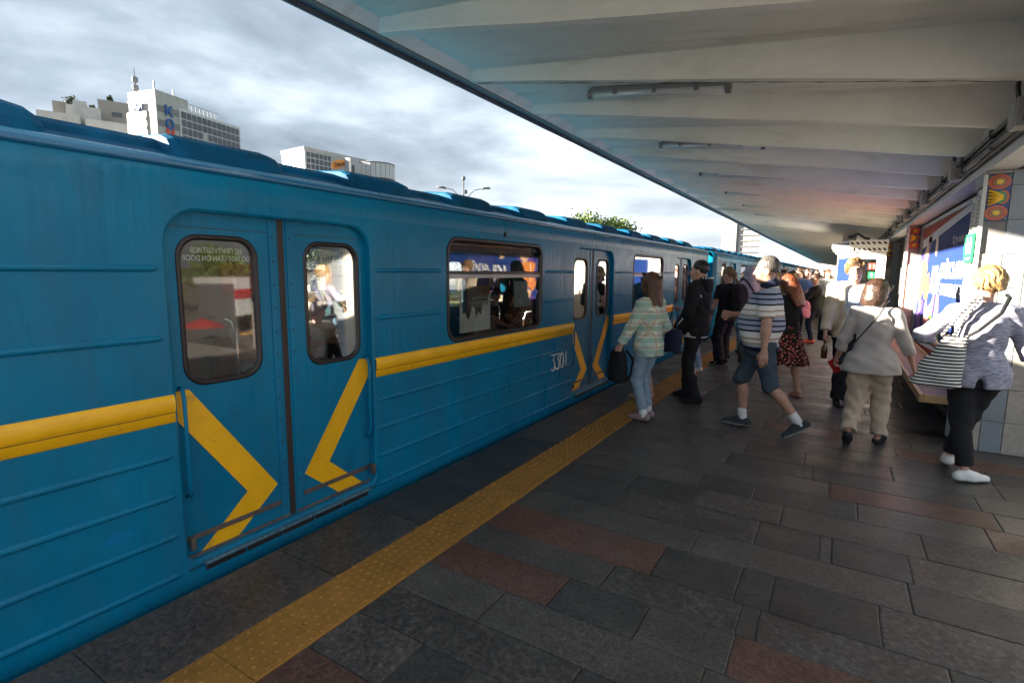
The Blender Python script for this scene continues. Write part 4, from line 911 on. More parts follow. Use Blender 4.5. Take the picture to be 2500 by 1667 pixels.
def surfnet(G, lo, h):
    S = G < 0; nx, ny, nz = G.shape
    c = np.zeros((nx - 1, ny - 1, nz - 1), int)
    for i in (0, 1):
        for j in (0, 1):
            for k in (0, 1): c += S[i:nx - 1 + i, j:ny - 1 + j, k:nz - 1 + k]
    act = (c > 0) & (c < 8); idx = -np.ones(act.shape, int); I = np.argwhere(act); idx[act] = np.arange(len(I))
    acc = np.zeros((len(I), 3)); cnt = np.zeros(len(I))
    cor = [(0, 0, 0), (1, 0, 0), (0, 1, 0), (1, 1, 0), (0, 0, 1), (1, 0, 1), (0, 1, 1), (1, 1, 1)]
    val = [G[I[:, 0] + a, I[:, 1] + b, I[:, 2] + q] for a, b, q in cor]
    for e0 in range(8):
        for e1 in range(e0 + 1, 8):
            df = np.array(cor[e1]) - np.array(cor[e0])
            if np.abs(df).sum() != 1: continue
            m = (val[e0] < 0) != (val[e1] < 0); t = val[e0][m] / (val[e0][m] - val[e1][m])
            acc[m] += np.array(cor[e0]) + t[:, None] * df; cnt[m] += 1
    V = (I + acc / cnt[:, None]) * h + lo
    F = []
    for ax_ in range(3):
        o1, o2 = [(1, 2), (2, 0), (0, 1)][ax_]
        d = [0, 0, 0]; d[ax_] = 1
        A = S[:nx - d[0], :ny - d[1], :nz - d[2]]; B = S[d[0]:, d[1]:, d[2]:]
        E = np.argwhere(A != B)
        E = E[(E[:, o1] > 0) & (E[:, o2] > 0)]
        ok = np.ones(len(E), bool)
        for q in (o1, o2): ok &= E[:, q] < np.array(act.shape)[q] + 0
        E = E[ok]
        q = []
        for (s1, s2) in ((1, 1), (0, 1), (0, 0), (1, 0)):
            t = E.copy(); t[:, o1] -= s1; t[:, o2] -= s2; q.append(idx[t[:, 0], t[:, 1], t[:, 2]])
        Q = np.stack(q, 1); flip = ~A[E[:, 0], E[:, 1], E[:, 2]]; Q[flip] = Q[flip][:, ::-1]
        Q = Q[(Q >= 0).all(1)]; F.append(Q)
    return V, np.concatenate(F)
def vmesh(name, vf, mats, fmat=None, smooth_it=1):
    V, F = vf
    if smooth_it:                                             # light Laplacian smoothing
        for _ in range(smooth_it):
            acc = np.zeros_like(V); cnt = np.zeros(len(V))
            for a in range(4):
                b = (a + 1) % 4
                np.add.at(acc, F[:, a], V[F[:, b]]); np.add.at(acc, F[:, b], V[F[:, a]]); np.add.at(cnt, F[:, a], 1); np.add.at(cnt, F[:, b], 1)
            V = V * .5 + .5 * acc / np.maximum(cnt, 1)[:, None]
    me = bpy.data.meshes.new(name); me.vertices.add(len(V)); me.vertices.foreach_set('co', V.astype(np.float32).ravel())
    me.loops.add(F.size); me.loops.foreach_set('vertex_index', F.astype(np.int32).ravel()); me.polygons.add(len(F))
    me.polygons.foreach_set('loop_start', np.arange(0, F.size, 4, dtype=np.int32))
    me.polygons.foreach_set('use_smooth', np.ones(len(F), bool))
    for m in (mats if isinstance(mats, (list, tuple)) else [mats]): me.materials.append(m)
    if fmat is not None: me.polygons.foreach_set('material_index', fmat(V[F].mean(1)).astype(np.int32))
    me.update(); me.validate(); return me
def folds(amp, fz=26.0, fx=11.0, seed=0.0):
    def f(p):
        x, y, z = p[..., 0], p[..., 1], p[..., 2]
        a = np.sin(fz * z + 5 * np.sin(fx * x + 1.7 * seed) + 4 * np.sin(fx * .8 * y + seed)) * .6
        b = np.sin(fx * 2.6 * x + 3 * np.sin(7 * z + seed)) * np.sin(fx * 2.1 * y + 2 * np.sin(9 * z + 2 * seed)) * .7
        c = np.sin(fz * 2.1 * (z + .5 * x) + 3 * np.sin(13 * y + seed * 2)) * .35
        return amp * (a + b + c)
    return f
def strands(amp, seed=0.0):
    def f(p):
        x, y, z = p[..., 0], p[..., 1], p[..., 2]; a = np.arctan2(x, y); w = a + .35 * np.sin(23 * z + 2 * seed) + .2 * np.sin(41 * z + 3 * a)
        return amp * (np.sin(19 * w + 7 * z + seed) * .45 + np.sin(37 * w - 13 * z + seed * 2) * .4 + np.sin(11 * w + 60 * z) * .3 + np.sin(90 * x + 70 * y + 20 * z) * .25)
    return f
def ik(a, c, l1, l2, hint):
    a = V3(a); c = V3(c); d = c - a; L = np.linalg.norm(d); L_ = min(L, (l1 + l2) * .999); u = d / L
    c = a + u * L_; x = (l1 * l1 - l2 * l2 + L_ * L_) / (2 * L_); hgt = math.sqrt(max(l1 * l1 - x * x, 0))
    w = V3(hint) - u * (V3(hint) @ u); w = nrm(w); return a + u * x + w * hgt, c
def rotz(a): c, s = math.cos(a), math.sin(a); return np.array([[c, -s, 0], [s, c, 0], [0, 0, 1]])
def rotx(a): c, s = math.cos(a), math.sin(a); return np.array([[1, 0, 0], [0, c, -s], [0, s, c]])
def roty(a): c, s = math.cos(a), math.sin(a); return np.array([[c, 0, s], [0, 1, 0], [-s, 0, c]])

m_skin = {}
def skin(tone):
    if tone not in m_skin:
        c = {'fair': (0.54, 0.305, 0.22), 'mid': (0.46, 0.245, 0.17), 'tan': (0.46, 0.235, 0.15)}[tone]
        m = mat('skin_' + tone, c, 0.5, var=0.10, scale=30, var2=0.06, scale2=8, bump=.05, bscale=150, bdist=.003)
        b = m.node_tree.nodes['Principled BSDF']; b.inputs['Subsurface Weight'].default_value = .12; b.inputs['Subsurface Radius'].default_value = (.5, .2, .1); b.inputs['Subsurface Scale'].default_value = .01
        m_skin[tone] = m
    return m_skin[tone]
m_eye = mat('eye_dark', (0.035, 0.025, 0.022), 0.3, var=0); m_lip = mat('lip', (0.42, 0.15, 0.12), 0.5, var=0.05); m_brow = mat('eyebrow', (0.07, 0.045, 0.03), 0.8, var=0.1)
def cloth(name, col, rough=0.85, var=0.10, scale=14, bump=.25, bscale=90, stretch=None): return mat('cloth_' + name, col, rough, var=var, scale=scale, bump=bump, bscale=bscale, bdist=.004, spec=.25, stretch=stretch, var2=.06, scale2=4)
def hairmat(name, col, col2): 
    n = 'hair_' + name
    if n in MATS: return MATS[n]
    m = bpy.data.materials.new(n); m.use_nodes = True; t = m.node_tree; N = t.nodes.new; L = t.links.new; b = t.nodes['Principled BSDF']; b.inputs['Roughness'].default_value = .42; b.inputs['Specular IOR Level'].default_value = .4
    tc = N('ShaderNodeTexCoord'); mp = N('ShaderNodeMapping'); mp.inputs['Scale'].default_value = (70, 70, 7); L(tc.outputs['Object'], mp.inputs[0])
    nz = N('ShaderNodeTexNoise'); nz.inputs['Scale'].default_value = 1.6; nz.inputs['Detail'].default_value = 5; nz.inputs['Distortion'].default_value = .5; L(mp.outputs[0], nz.inputs['Vector'])
    cr = N('ShaderNodeValToRGB'); cr.color_ramp.elements[0].position = .33; cr.color_ramp.elements[0].color = (*col, 1); cr.color_ramp.elements[1].position = .68; cr.color_ramp.elements[1].color = (*col2, 1); L(nz.outputs['Fac'], cr.inputs[0]); L(cr.outputs[0], b.inputs['Base Color'])
    bp = N('ShaderNodeBump'); bp.inputs['Strength'].default_value = .7; bp.inputs['Distance'].default_value = .006; L(nz.outputs['Fac'], bp.inputs['Height']); L(bp.outputs[0], b.inputs['Normal'])
    MATS[n] = m; return m

class Fig:
    """skeleton in local space: x right, y forward, z up, feet on z=0"""
    def __init__(s, height=1.72, hips=None, lean=(0, 0), ankles=None, hands=None, elbow=None, head_yaw=0, head_pitch=0, head_roll=0, build=1.0, belly=0.0, fem=False, shoulder=None, knee_hint=None, foot_dir=(0, 0), foot_pitch=(0, 0), twist=0.0, seat=False, curl=(.5, .5), palm=None, head_fwd=0.0, head_scale=1.0):
        k = height / 1.75; s.k = k; s.fem = fem; s.build = build; s.belly = belly; s.seat = seat; s.curl = curl; s.palm = palm; s.foot_pitch = foot_pitch; s.foot_dir = foot_dir
        hz = .93 * k if hips is None else hips[2]; hx, hy = (0, 0) if hips is None else hips[:2]
        s.pel = V3(hx, hy, hz)
        up = nrm(V3(lean[0], lean[1], 1)); s.up = up
        s.T = rotz(twist)
        s.waist = s.pel + up * .14 * k; s.chest = s.pel + up * .36 * k; s.neck = s.pel + up * .545 * k
        sw = (shoulder or (.158 if fem else .182)) * k
        s.sh = [s.pel + up * .462 * k + s.T @ V3(q * sw, 0, 0) for q in (-1, 1)]
        s.hip = [s.pel + V3(q * .088 * k, 0, -.02 * k) for q in (-1, 1)]
        ank = ankles or [(-.10 * k, 0, .085 * k), (.10 * k, 0, .085 * k)]
        kh = knee_hint or [(0, 1, 0)] * 2; s.kn = []; s.an = []
        for i in (0, 1):
            kn, a = ik(s.hip[i], ank[i], .43 * k, .415 * k, kh[i]); s.kn.append(kn); s.an.append(a)
        hd = hands or [(-.27 * k, .03, .80 * k), (.27 * k, .03, .80 * k)]; eh = elbow or [(-.4, -1, 0), (.4, -1, 0)]; s.el = []; s.wr = []
        for i in (0, 1):
            e, w = ik(s.sh[i], hd[i], .285 * k, .25 * k, eh[i]); s.el.append(e); s.wr.append(w)
        s.hs = k * head_scale
        s.H = rotz(head_yaw) @ rotx(head_pitch) @ roty(head_roll)
        s.hc = s.neck + nrm(up + V3(0, .12 + head_fwd, 0)) * .135 * k
    def torso(s, ex=0.0, z0=-.12, z1=.5, flare=0.0, k=None):
        """rows of the trunk in pelvis space along the spine"""
        q = s.k; b = s.build; f = s.fem; bl = s.belly
        r = [(-.14, .155, .105), (-.06, .168 + .008 * f, .122), (.0, .166 + .012 * f, .124), (.08, .150 + .002 * f, .112 + bl * .45), (.15, .142 - .012 * f, .106 + bl * .9), (.22, .146 - .010 * f, .110 + bl * .7), (.30, .158 - .01 * f, .118 + .008 * f + bl * .3), (.38, .160 - .008 * f, .116 + .006 * f), (.44, .140 - .008 * f, .098), (.485, .098, .078), (.52, .066, .064), (.55, .056, .058)]
        rows = []
        for (z, rx, ry) in r:
            if z < z0 - .05 or z > z1 + .05: continue
            cy_ = {True: 0}.get(False, 0) + bl * (.55 if -.02 < z < .32 else .1)
            fl = flare * max(0, (.12 - z)) 
            rows.append((z * q, 0, cy_ * q * .6, (rx * b + ex + fl) * q, (ry * b + ex + fl) * q))
        return rows
    def frameM(s): 
        z = s.up; x = nrm(np.cross(V3(0, 1, 0), z)); y = np.cross(z, x); return np.stack([x, y, z], 1)
    def body(s, h=.009, tone='mid', hide=.014, hand_free=(True, True), bare_feet=False, bare_leg=False):
        k = s.k; b = s.build; v = Vol(h, .03); M = s.frameM()
        v.loft([(z, cx, cy_, max(rx - hide, .03), max(ry - hide, .03)) for z, cx, cy_, rx, ry in s.torso()], s.pel, M)
        for i in (0, 1):
            lr = 1.0 if bare_leg else .8
            v.cone(s.hip[i], s.kn[i], .075 * b * k * lr, .050 * k * lr); 
            ca = s.kn[i] + (s.an[i] - s.kn[i]) * .3 + V3(0, -.012, 0)
            v.cone(s.kn[i], ca, .048 * k * lr, .052 * k * lr); v.cone(ca, s.an[i], .052 * k * lr, .034 * k * lr)
            fd = rotz(s.foot_dir[i]) @ rotx(s.foot_pitch[i])
            v.cone(s.an[i] + fd @ V3(0, -.03, -.03), s.an[i] + fd @ V3(0, .13, -.055), .03 * k, .024 * k)
            v.cone(s.sh[i] + V3(0, 0, -.01), s.el[i], .043 * b * k, .036 * b * k); mid = s.el[i] + (s.wr[i] - s.el[i]) * .3
            v.cone(s.el[i], mid, .036 * b * k, .038 * b * k); v.cone(mid, s.wr[i], .038 * b * k, .025 * k)
            s.hand(v, i)
        # neck and head
        v.cone(s.neck - s.up * .03, s.hc + s.H @ V3(0, -.015, -.05) * s.hs, .056 * k * (.9 if s.fem else 1.05), .052 * k * (.88 if s.fem else 1.05), k=.02)
        s.head(v)
        HC, H, hs = s.hc, s.H, s.hs
        def fm(c):
            q = (c - HC) @ H / hs; m = np.zeros(len(c))
            front = q[:, 1] > .062
            for sx in (-1, 1):
                m[front & (((q[:, 0] - sx * .031) / .014) ** 2 + ((q[:, 2] - .004) / .0065) ** 2 < 1)] = 1
                m[front & (np.abs(q[:, 0] - sx * .032) < .019) & (np.abs(q[:, 2] - .026 + .1 * np.abs(q[:, 0] - sx * .03)) < .005)] = 3
            m[(q[:, 1] > .075) & (np.abs(q[:, 0]) < .023) & (np.abs(q[:, 2] + .066) < .0085)] = 2
            return m
        return vmesh('body', v.mesh(), [skin(tone), m_eye, m_lip, m_brow], fm, 1)
    def head(s, v):
        c, H, q = s.hc, s.H, s.hs
        P = lambda *a: c + H @ (V3(*a) * q)
        v.ell(P(0, -.012, .035), V3(.076, .097, .098) * q, H, k=.03); v.ell(P(0, .022, -.035), V3(.060, .074, .088) * q, H, k=.03); v.ell(P(0, .052, -.098), V3(.030, .030, .022) * q, H, k=.025)
        v.cone(P(0, .088, .018), P(0, .110, -.026), .009 * q, .014 * q, k=.012)
        v.ell(P(0, .078, .028), V3(.055, .018, .012) * q, H, k=.015)
        v.ell(P(0, .083, -.066), V3(.024, .012, .010) * q, H, k=.008)
        for sx in (-1, 1):
            v.ell(P(sx * .078, -.012, -.012), V3(.010, .021, .033) * q, H, k=.008)
            v.minus_ell(P(sx * .031, .100, .006), V3(.017, .017, .012) * q, .014)
            v.ell(P(sx * .045, .055, -.03), V3(.022, .022, .024) * q, H, k=.02)
    def hand(s, v, i):
        k = s.k; d = nrm(s.wr[i] - s.el[i]); sg = -1 if i == 0 else 1
        pn = V3(-sg, 0, 0) if not s.palm or s.palm[i] is None else V3(s.palm[i])       # palm faces the body
        pn = nrm(pn - d * (pn @ d)); sd = np.cross(d, pn)
        th = sd if (sd @ V3(0, 1, 0)) > 0 else -sd                 # thumb side: forwards
        w = s.wr[i]; cu = s.curl[i]
        for j in range(4):
            o = th * (.030 - .02 * j) * k
            kn = w + d * (.088 - .004 * abs(j - 1)) * k + o * 1.05
            v.cone(w + d * .012 * k + o * .62, kn, .0155 * k, .013 * k, k=.012)
            L = (.078, .086, .080, .062)[j] * k; a1 = cu * .8; d1 = d * math.cos(a1) + pn * math.sin(a1); a2 = cu * 1.9; d2 = d * math.cos(a2) + pn * math.sin(a2)
            m = kn + d1 * L * .5; v.cone(kn, m, .0105 * k, .0098 * k, k=.003); v.cone(m, m + d2 * L * .5, .0098 * k, .0082 * k, k=.003)
        t0 = w + d * .03 * k + th * .022 * k; t1 = t0 + nrm(d * .6 + th * .6 + pn * .35) * .042 * k; t2 = t1 + nrm(d * .9 + th * .15 + pn * .45) * .036 * k
        v.cone(t0, t1, .0145 * k, .0115 * k, k=.012); v.cone(t1, t2, .0115 * k, .009 * k, k=.004)
    # ---- garments
    def top(s, m, ex=.014, hem=-.10, sleeve=.55, sl_r=.016, flare=0.0, neck=.50, h=.011, amp=.0035, seed=1.0, name='shirt', k=.035, collar=0.0, open_back=None, hem_fn=None, fmat=None):
        q = s.k; v = Vol(h, k); M = s.frameM(); b = s.build
        rows = s.torso(ex, hem - .02, .5, flare); rows = [r for r in rows if r[0] >= (hem - .06) * q]
        if rows[0][0] > (hem) * q: rows = [(hem * q, *rows[0][1:3], rows[0][3] + flare * (rows[0][0] / q - hem) * q, rows[0][4] + flare * (rows[0][0] / q - hem) * q)] + rows
        v.loft(rows, s.pel, M)
        for i in (0, 1):
            sg = -1 if i == 0 else 1
            v.ell(s.sh[i] + V3(-sg * .035, 0, .002) * q, V3(.062 * b + ex, .060 * b + ex, .050 + ex * .8) * q, None, k=.05); v.cone(s.sh[i] + V3(0, 0, .012) * q, s.neck - s.up * .03 * q, .036 * q + ex * .8, .050 * q + ex * .5, k=.04)
            a, e, w = s.sh[i], s.el[i], s.wr[i]; ra = .048 * b * q + sl_r; re = .041 * b * q + sl_r; rw = .031 * q + sl_r
            if sleeve <= 1.0:
                c = a + (e - a) * sleeve; v.cone(a, a + (e - a) * min(sleeve + .25, 1.0), ra, ra + (re - ra) * sleeve, cuts=[(c, e - a)])
            else:
                t = sleeve - 1; c = e + (w - e) * t; v.cone(a, e, ra, re); v.cone(e, w, re, rw, cuts=[(c, w - e)])
        if collar: v.cone(s.neck - s.up * .05 * q, s.neck + s.up * (collar) * q + V3(0, .0, 0), .078 * q, .066 * q, k=.02, cuts=[(s.neck + s.up * (collar - .01) * q, s.up)])
        else: v.plane(s.neck + s.up * (neck - .535) * q + V3(0, .0, 0), s.up + V3(0, .35, 0))
        v.plane(s.pel + s.up * hem * q, -s.up)
        if hem_fn: hem_fn(v, s)
        v.noise = folds(amp, seed=seed)
        return vmesh(name, v.mesh(), m, fmat)
    def trousers(s, m, ex=.012, leg=1.0, ra=.088, rk=.062, rc=.056, top=.06, h=.012, amp=.004, seed=2.0, name='trousers', seat_r=0.0, fmat=None):
        q = s.k; v = Vol(h, .035); M = s.frameM(); b = s.build
        rows = [(z, cx, cy_, rx, ry) for z, cx, cy_, rx, ry in s.torso(ex - .004, -.15, top + .05)]
        v.loft(rows, s.pel, M)
        for i in (0, 1):
            hp = s.hip[i] + V3(0, -.005, -.02); kn, an = s.kn[i], s.an[i] + V3(0, 0, -.01)
            v.ell(s.hip[i] + V3((-1 if i == 0 else 1) * .01, -.035, -.02) * q, V3(.080 * b + ex * .4 + seat_r, .080 * b + ex * .4 + seat_r, .10) * q, None, k=.04)
            if leg <= .5:
                t = leg * 2; c = hp + (kn - hp) * t; v.cone(hp, kn, ra * b * q + ex, rk * q + ex + .02, cuts=[(c, kn - hp)])
            else:
                t = (leg - .5) * 2; c = kn + (an - kn) * t; v.cone(hp, kn, ra * b * q + ex, rk * q + ex); v.cone(kn, kn + (an - kn) * 1.0, rk * q + ex, rc * q + ex, cuts=[(c, an - kn)])
        v.plane(s.pel + s.up * (top + .03) * q, s.up)
        v.noise = folds(amp, 30, 13, seed)
        return vmesh(name, v.mesh(), m, fmat)
    def shoe(s, i, m, sole, name='shoe', L=.27, w=.043, low=False, h=.008, heel=.0):
        q = s.k; v = Vol(h, .02); a = s.an[i]; F = rotz(s.foot_dir[i]) @ rotx(s.foot_pitch[i]); base = a + F @ V3(0, 0, -.085 * q)
        P = lambda *c: base + F @ (V3(*c) * q)
        v.cone(P(0, -.045, .038), P(0, .05, .034), .038 * q, w * q); v.cone(P(0, .05, .034), P(0, .165, .024), w * q, .034 * q, k=.03)
        v.cone(P(0, -.05, .05), P(0, .0, .075 if not low else .055), .034 * q, .040 * q)
        v.cone(P(0, .0, .07 if not low else .05), P(0, .09, .05), .036 * q, .030 * q)
        v.plane(P(0, 0, .002), F @ V3(0, 0, -1)); v.plane(P(0, 0, .105 if not low else .072), F @ V3(0, -.25, 1))
        return vmesh(name, v.mesh(), [m, sole], lambda c: ((((c - base) @ F)[:, 2] < .022 * q)).astype(int))
    def sock(s, i, m, z1=.16):
        v = Vol(.008, .01); d = nrm(s.kn[i] - s.an[i]); c = s.an[i] + d * z1; v.cone(s.an[i] - d * .02, c, .043, .046, cuts=[(s.an[i] + d * (z1 - .04), d)]); v.noise = folds(.002, 90, 20)
        return vmesh('sock', v.mesh(), m)
    def hair(s, kind, m, seed=0.0, h=.008):
        c, H, q = s.hc, s.H, s.hs; P = lambda *a: c + H @ (V3(*a) * q); v = Vol(h, .025)
        if kind == 'crop':
            v.ell(P(0, -.020, .046), V3(.082, .098, .100) * q, H); v.plane(P(0, .072, .05), H @ V3(0, 1, .15)); v.plane(P(0, -.03, -.045), H @ V3(0, .55, -1)); amp = .002
        elif kind == 'short':
            v.ell(P(0, -.018, .052), V3(.090, .106, .104) * q, H); v.ell(P(0, .03, .10), V3(.07, .07, .05) * q, H); v.plane(P(0, .09, .055), H @ V3(0, .8, -.6)); v.plane(P(0, -.04, -.06), H @ V3(0, .75, -1)); amp = .004
        elif kind == 'tousled':
            v.ell(P(0, -.015, .05), V3(.094, .108, .105) * q, H); v.ell(P(.03, .06, .095), V3(.06, .05, .045) * q, H)
            for sx in (-1, 1): v.cone(P(sx * .08, .03, .06), P(sx * .088, .0, -.03), .03 * q, .018 * q)
            v.plane(P(0, .085, .045), H @ V3(.1, .7, -.7)); v.plane(P(0, -.04, -.07), H @ V3(0, .8, -1)); amp = .006
        elif kind == 'pixie':
            v.ell(P(0, -.025, .052), V3(.096, .112, .108) * q, H); v.ell(P(0, -.07, .02), V3(.075, .055, .07) * q, H)
            for k_ in range(9):
                a = k_ / 8 * math.pi; v.cone(P(.085 * math.cos(a), -.03 - .07 * math.sin(a), .06), P(.09 * math.cos(a), -.035 - .082 * math.sin(a), -.005 - .02 * math.sin(a)), .022 * q, .010 * q)
            v.plane(P(0, .085, .05), H @ V3(0, .75, -.65)); v.plane(P(0, -.05, -.045), H @ V3(0, .7, -1)); amp = .008
        elif kind == 'bob':
            v.ell(P(0, -.02, .045), V3(.095, .112, .11) * q, H); v.loft([(-.13, 0, -.04, .085, .075), (-.08, 0, -.035, .105, .095), (-.02, 0, -.03, .105, .10), (.06, 0, -.02, .092, .1)], P(0, 0, 0), H)
            v.cone(P(-.05, .07, .085), P(.06, .075, .075), .025 * q, .028 * q); v.plane(P(0, .055, -.02), H @ V3(0, 1, -.62)); amp = .0035
        elif kind == 'long':
            v.ell(P(0, -.018, .045), V3(.092, .11, .108) * q, H)
            v.loft([(-.34, 0, -.06, .075, .035), (-.24, 0, -.065, .105, .05), (-.15, 0, -.055, .112, .07), (-.05, 0, -.04, .102, .09), (.05, 0, -.025, .09, .1)], P(0, 0, 0), H)
            for sx in (-1, 1): v.cone(P(sx * .075, .035, .04), P(sx * .085, .045, -.17), .024 * q, .014 * q); v.cone(P(sx * .085, .045, -.17), P(sx * .08, .06, -.28), .014 * q, .006 * q)
            v.plane(P(0, .075, .0), H @ V3(0, 1, -.35)); amp = .0035
        elif kind == 'tied':
            v.ell(P(0, -.018, .046), V3(.084, .102, .102) * q, H); v.ell(P(0, -.12, .03), V3(.032, .035, .032) * q, H); v.plane(P(0, .070, .06), H @ V3(0, 1, -.1)); v.plane(P(0, -.03, -.06), H @ V3(0, .5, -1)); amp = .003
        elif kind == 'dreads':
            v.ell(P(0, -.02, .046), V3(.086, .105, .102) * q, H); v.plane(P(0, .075, .06), H @ V3(0, 1, .1)); v.plane(P(0, -.02, -.10), H @ V3(0, .4, -1))
            rq = random.Random(3)
            v.ell(P(0, -.13, -.02), V3(.045, .04, .05) * q, H)
            for k_ in range(12):
                x = rq.uniform(-.05, .05); v.cone(P(x * .5, -.13, -.03), P(x * 1.1 + rq.uniform(-.02, .02), -.165 + rq.uniform(-.02, .02), -.17), .014 * q, .012 * q, k=.006); v.cone(P(x * 1.1, -.165, -.17), P(x * 1.3, -.15, -.30 + rq.uniform(-.04, .05)), .012 * q, .008 * q, k=.006)
            amp = .004
        v.noise = None
        base = V3(c)
        st = strands(amp, seed); v.noise = lambda p: st((p - base) @ H)
        return vmesh('hair', v.mesh(), m)
def person(fig, body_me, loc, heading, label, parts, name='person', group=None):
    o = link(name, body_me, None, (loc[0], loc[1], loc[2] if len(loc) > 2 else 0), (0, 0, heading)); tag(o, label, 'person', group)
    for me in parts:
        if me is not None: link(me.name.split('.')[0], me, o)
    return o
def at_local(loc, heading, p):
    q = rotz(heading) @ V3(p); return (loc[0] + q[0], loc[1] + q[1], (loc[2] if len(loc) > 2 else 0) + q[2])
# ------------------------------------------------------------------ patterned cloth
def pat_nodes(name, rough=.85):
    m = bpy.data.materials.new(name); m.use_nodes = True; t = m.node_tree; b = t.nodes['Principled BSDF']; b.inputs['Roughness'].default_value = rough; b.inputs['Specular IOR Level'].default_value = .25
    MATS[name] = m; tc = t.nodes.new('ShaderNodeTexCoord'); sp = t.nodes.new('ShaderNodeSeparateXYZ'); t.links.new(tc.outputs['Object'], sp.inputs[0])
    nz = t.nodes.new('ShaderNodeTexNoise'); nz.inputs['Scale'].default_value = 120; t.links.new(tc.outputs['Object'], nz.inputs['Vector'])
    bp = t.nodes.new('ShaderNodeBump'); bp.inputs['Strength'].default_value = .25; bp.inputs['Distance'].default_value = .003; t.links.new(nz.outputs['Fac'], bp.inputs['Height']); t.links.new(bp.outputs[0], b.inputs['Normal'])
    return m, t, b, tc, sp
def banded(name, bands, lo, hi, axis=2):
    m, t, b, tc, sp = pat_nodes(name); N = t.nodes.new; L = t.links.new
    mr = N('ShaderNodeMapRange'); mr.inputs['From Min'].default_value = lo; mr.inputs['From Max'].default_value = hi; L(sp.outputs[axis], mr.inputs[0])
    cr = N('ShaderNodeValToRGB'); cr.color_ramp.interpolation = 'CONSTANT'; e = cr.color_ramp.elements
    for i, (z, c) in enumerate(bands[:32]):
        p = (z - lo) / (hi - lo); q = e[i] if i < 2 else e.new(p); q.position = max(0, min(1, p)); q.color = (*c, 1)
    L(mr.outputs[0], cr.inputs[0]); L(cr.outputs[0], b.inputs['Base Color']); return m
WH, TAN, BG, NV = (.74, .71, .67), (.42, .33, .25), (.34, .37, .47), (.012, .014, .035)
polo = banded('cloth_striped_polo', [(.80, NV), (.885, BG), (.905, TAN), (.93, WH), (.95, TAN), (.975, WH), (1.03, NV), (1.048, BG), (1.082, NV), (1.10, BG), (1.135, NV), (1.152, BG), (1.18, TAN), (1.20, WH), (1.235, TAN), (1.25, WH), (1.295, NV), (1.312, BG), (1.345, NV), (1.362, BG), (1.395, NV), (1.412, BG), (1.46, WH), (1.49, TAN), (1.505, WH), (1.53, TAN), (1.545, WH)], .80, 1.62)
def tote_cloth():
    m, t, b, tc, sp = pat_nodes('cloth_striped_tote'); N = t.nodes.new; L = t.links.new
    w = N('ShaderNodeTexWave'); w.bands_direction = 'Z'; w.inputs['Scale'].default_value = 12.5; w.inputs['Distortion'].default_value = .8; w.inputs['Detail'].default_value = 1; w.inputs['Detail Scale'].default_value = .25; L(tc.outputs['Object'], w.inputs['Vector'])
    cr = N('ShaderNodeValToRGB'); cr.color_ramp.elements[0].position = .42; cr.color_ramp.elements[0].color = (.015, .014, .016, 1); cr.color_ramp.elements[1].position = .5; cr.color_ramp.elements[1].color = (.72, .70, .66, 1); L(w.outputs['Fac'], cr.inputs[0]); L(cr.outputs[0], b.inputs['Base Color']); return m
def plaid():
    m, t, b, tc, sp = pat_nodes('cloth_plaid_mint'); N = t.nodes.new; L = t.links.new
    def bandv(sock, per, ph, duty):
        a = N('ShaderNodeMath'); a.operation = 'MULTIPLY_ADD'; a.inputs[1].default_value = 1 / per; a.inputs[2].default_value = ph; L(sock, a.inputs[0])
        f = N('ShaderNodeMath'); f.operation = 'FRACT'; L(a.outputs[0], f.inputs[0])
        g = N('ShaderNodeMapRange'); g.inputs['From Min'].default_value = duty; g.inputs['From Max'].default_value = duty + .06; g.inputs['To Min'].default_value = 1; g.inputs['To Max'].default_value = 0; L(f.outputs[0], g.inputs[0]); return g.outputs[0]
    xy = N('ShaderNodeMath'); xy.operation = 'ADD'; L(sp.outputs[0], xy.inputs[0]); L(sp.outputs[1], xy.inputs[1])
    layers = [(bandv(sp.outputs[2], .125, .1, .42), (.30, .47, .36), .8), (bandv(xy.outputs[0], .11, .3, .42), (.34, .52, .45), .7), (bandv(sp.outputs[2], .125, .55, .12), (.45, .32, .2), .6), (bandv(xy.outputs[0], .11, .75, .1), (.45, .32, .2), .7), (bandv(sp.outputs[2], .0625, .3, .1), (.72, .74, .68), .6)]
    cur = None
    for fac, c, amt in layers:
        mu = N('ShaderNodeMath'); mu.operation = 'MULTIPLY'; mu.inputs[1].default_value = amt; L(fac, mu.inputs[0])
        mx = N('ShaderNodeMix'); mx.data_type = 'RGBA'; L(mu.outputs[0], mx.inputs['Factor']); mx.inputs['B'].default_value = (*c, 1)
        if cur is None: mx.inputs['A'].default_value = (.76, .73, .61, 1)
        else: L(cur, mx.inputs['A'])
        cur = mx.outputs['Result']
    L(cur, b.inputs['Base Color']); return m
def floral():
    m, t, b, tc, sp = pat_nodes('cloth_floral_skirt'); N = t.nodes.new; L = t.links.new
    v = N('ShaderNodeTexVoronoi'); v.inputs['Scale'].default_value = 34; L(tc.outputs['Object'], v.inputs['Vector'])
    cr = N('ShaderNodeValToRGB'); e = cr.color_ramp.elements; e[0].position = .0; e[0].color = (.60, .38, .33, 1); e[1].position = .42; e[1].color = (.012, .010, .010, 1); a = e.new(.26); a.color = (.42, .06, .05, 1); cr.color_ramp.interpolation = 'CONSTANT'; L(v.outputs['Distance'], cr.inputs[0]); L(cr.outputs[0], b.inputs['Base Color']); return m
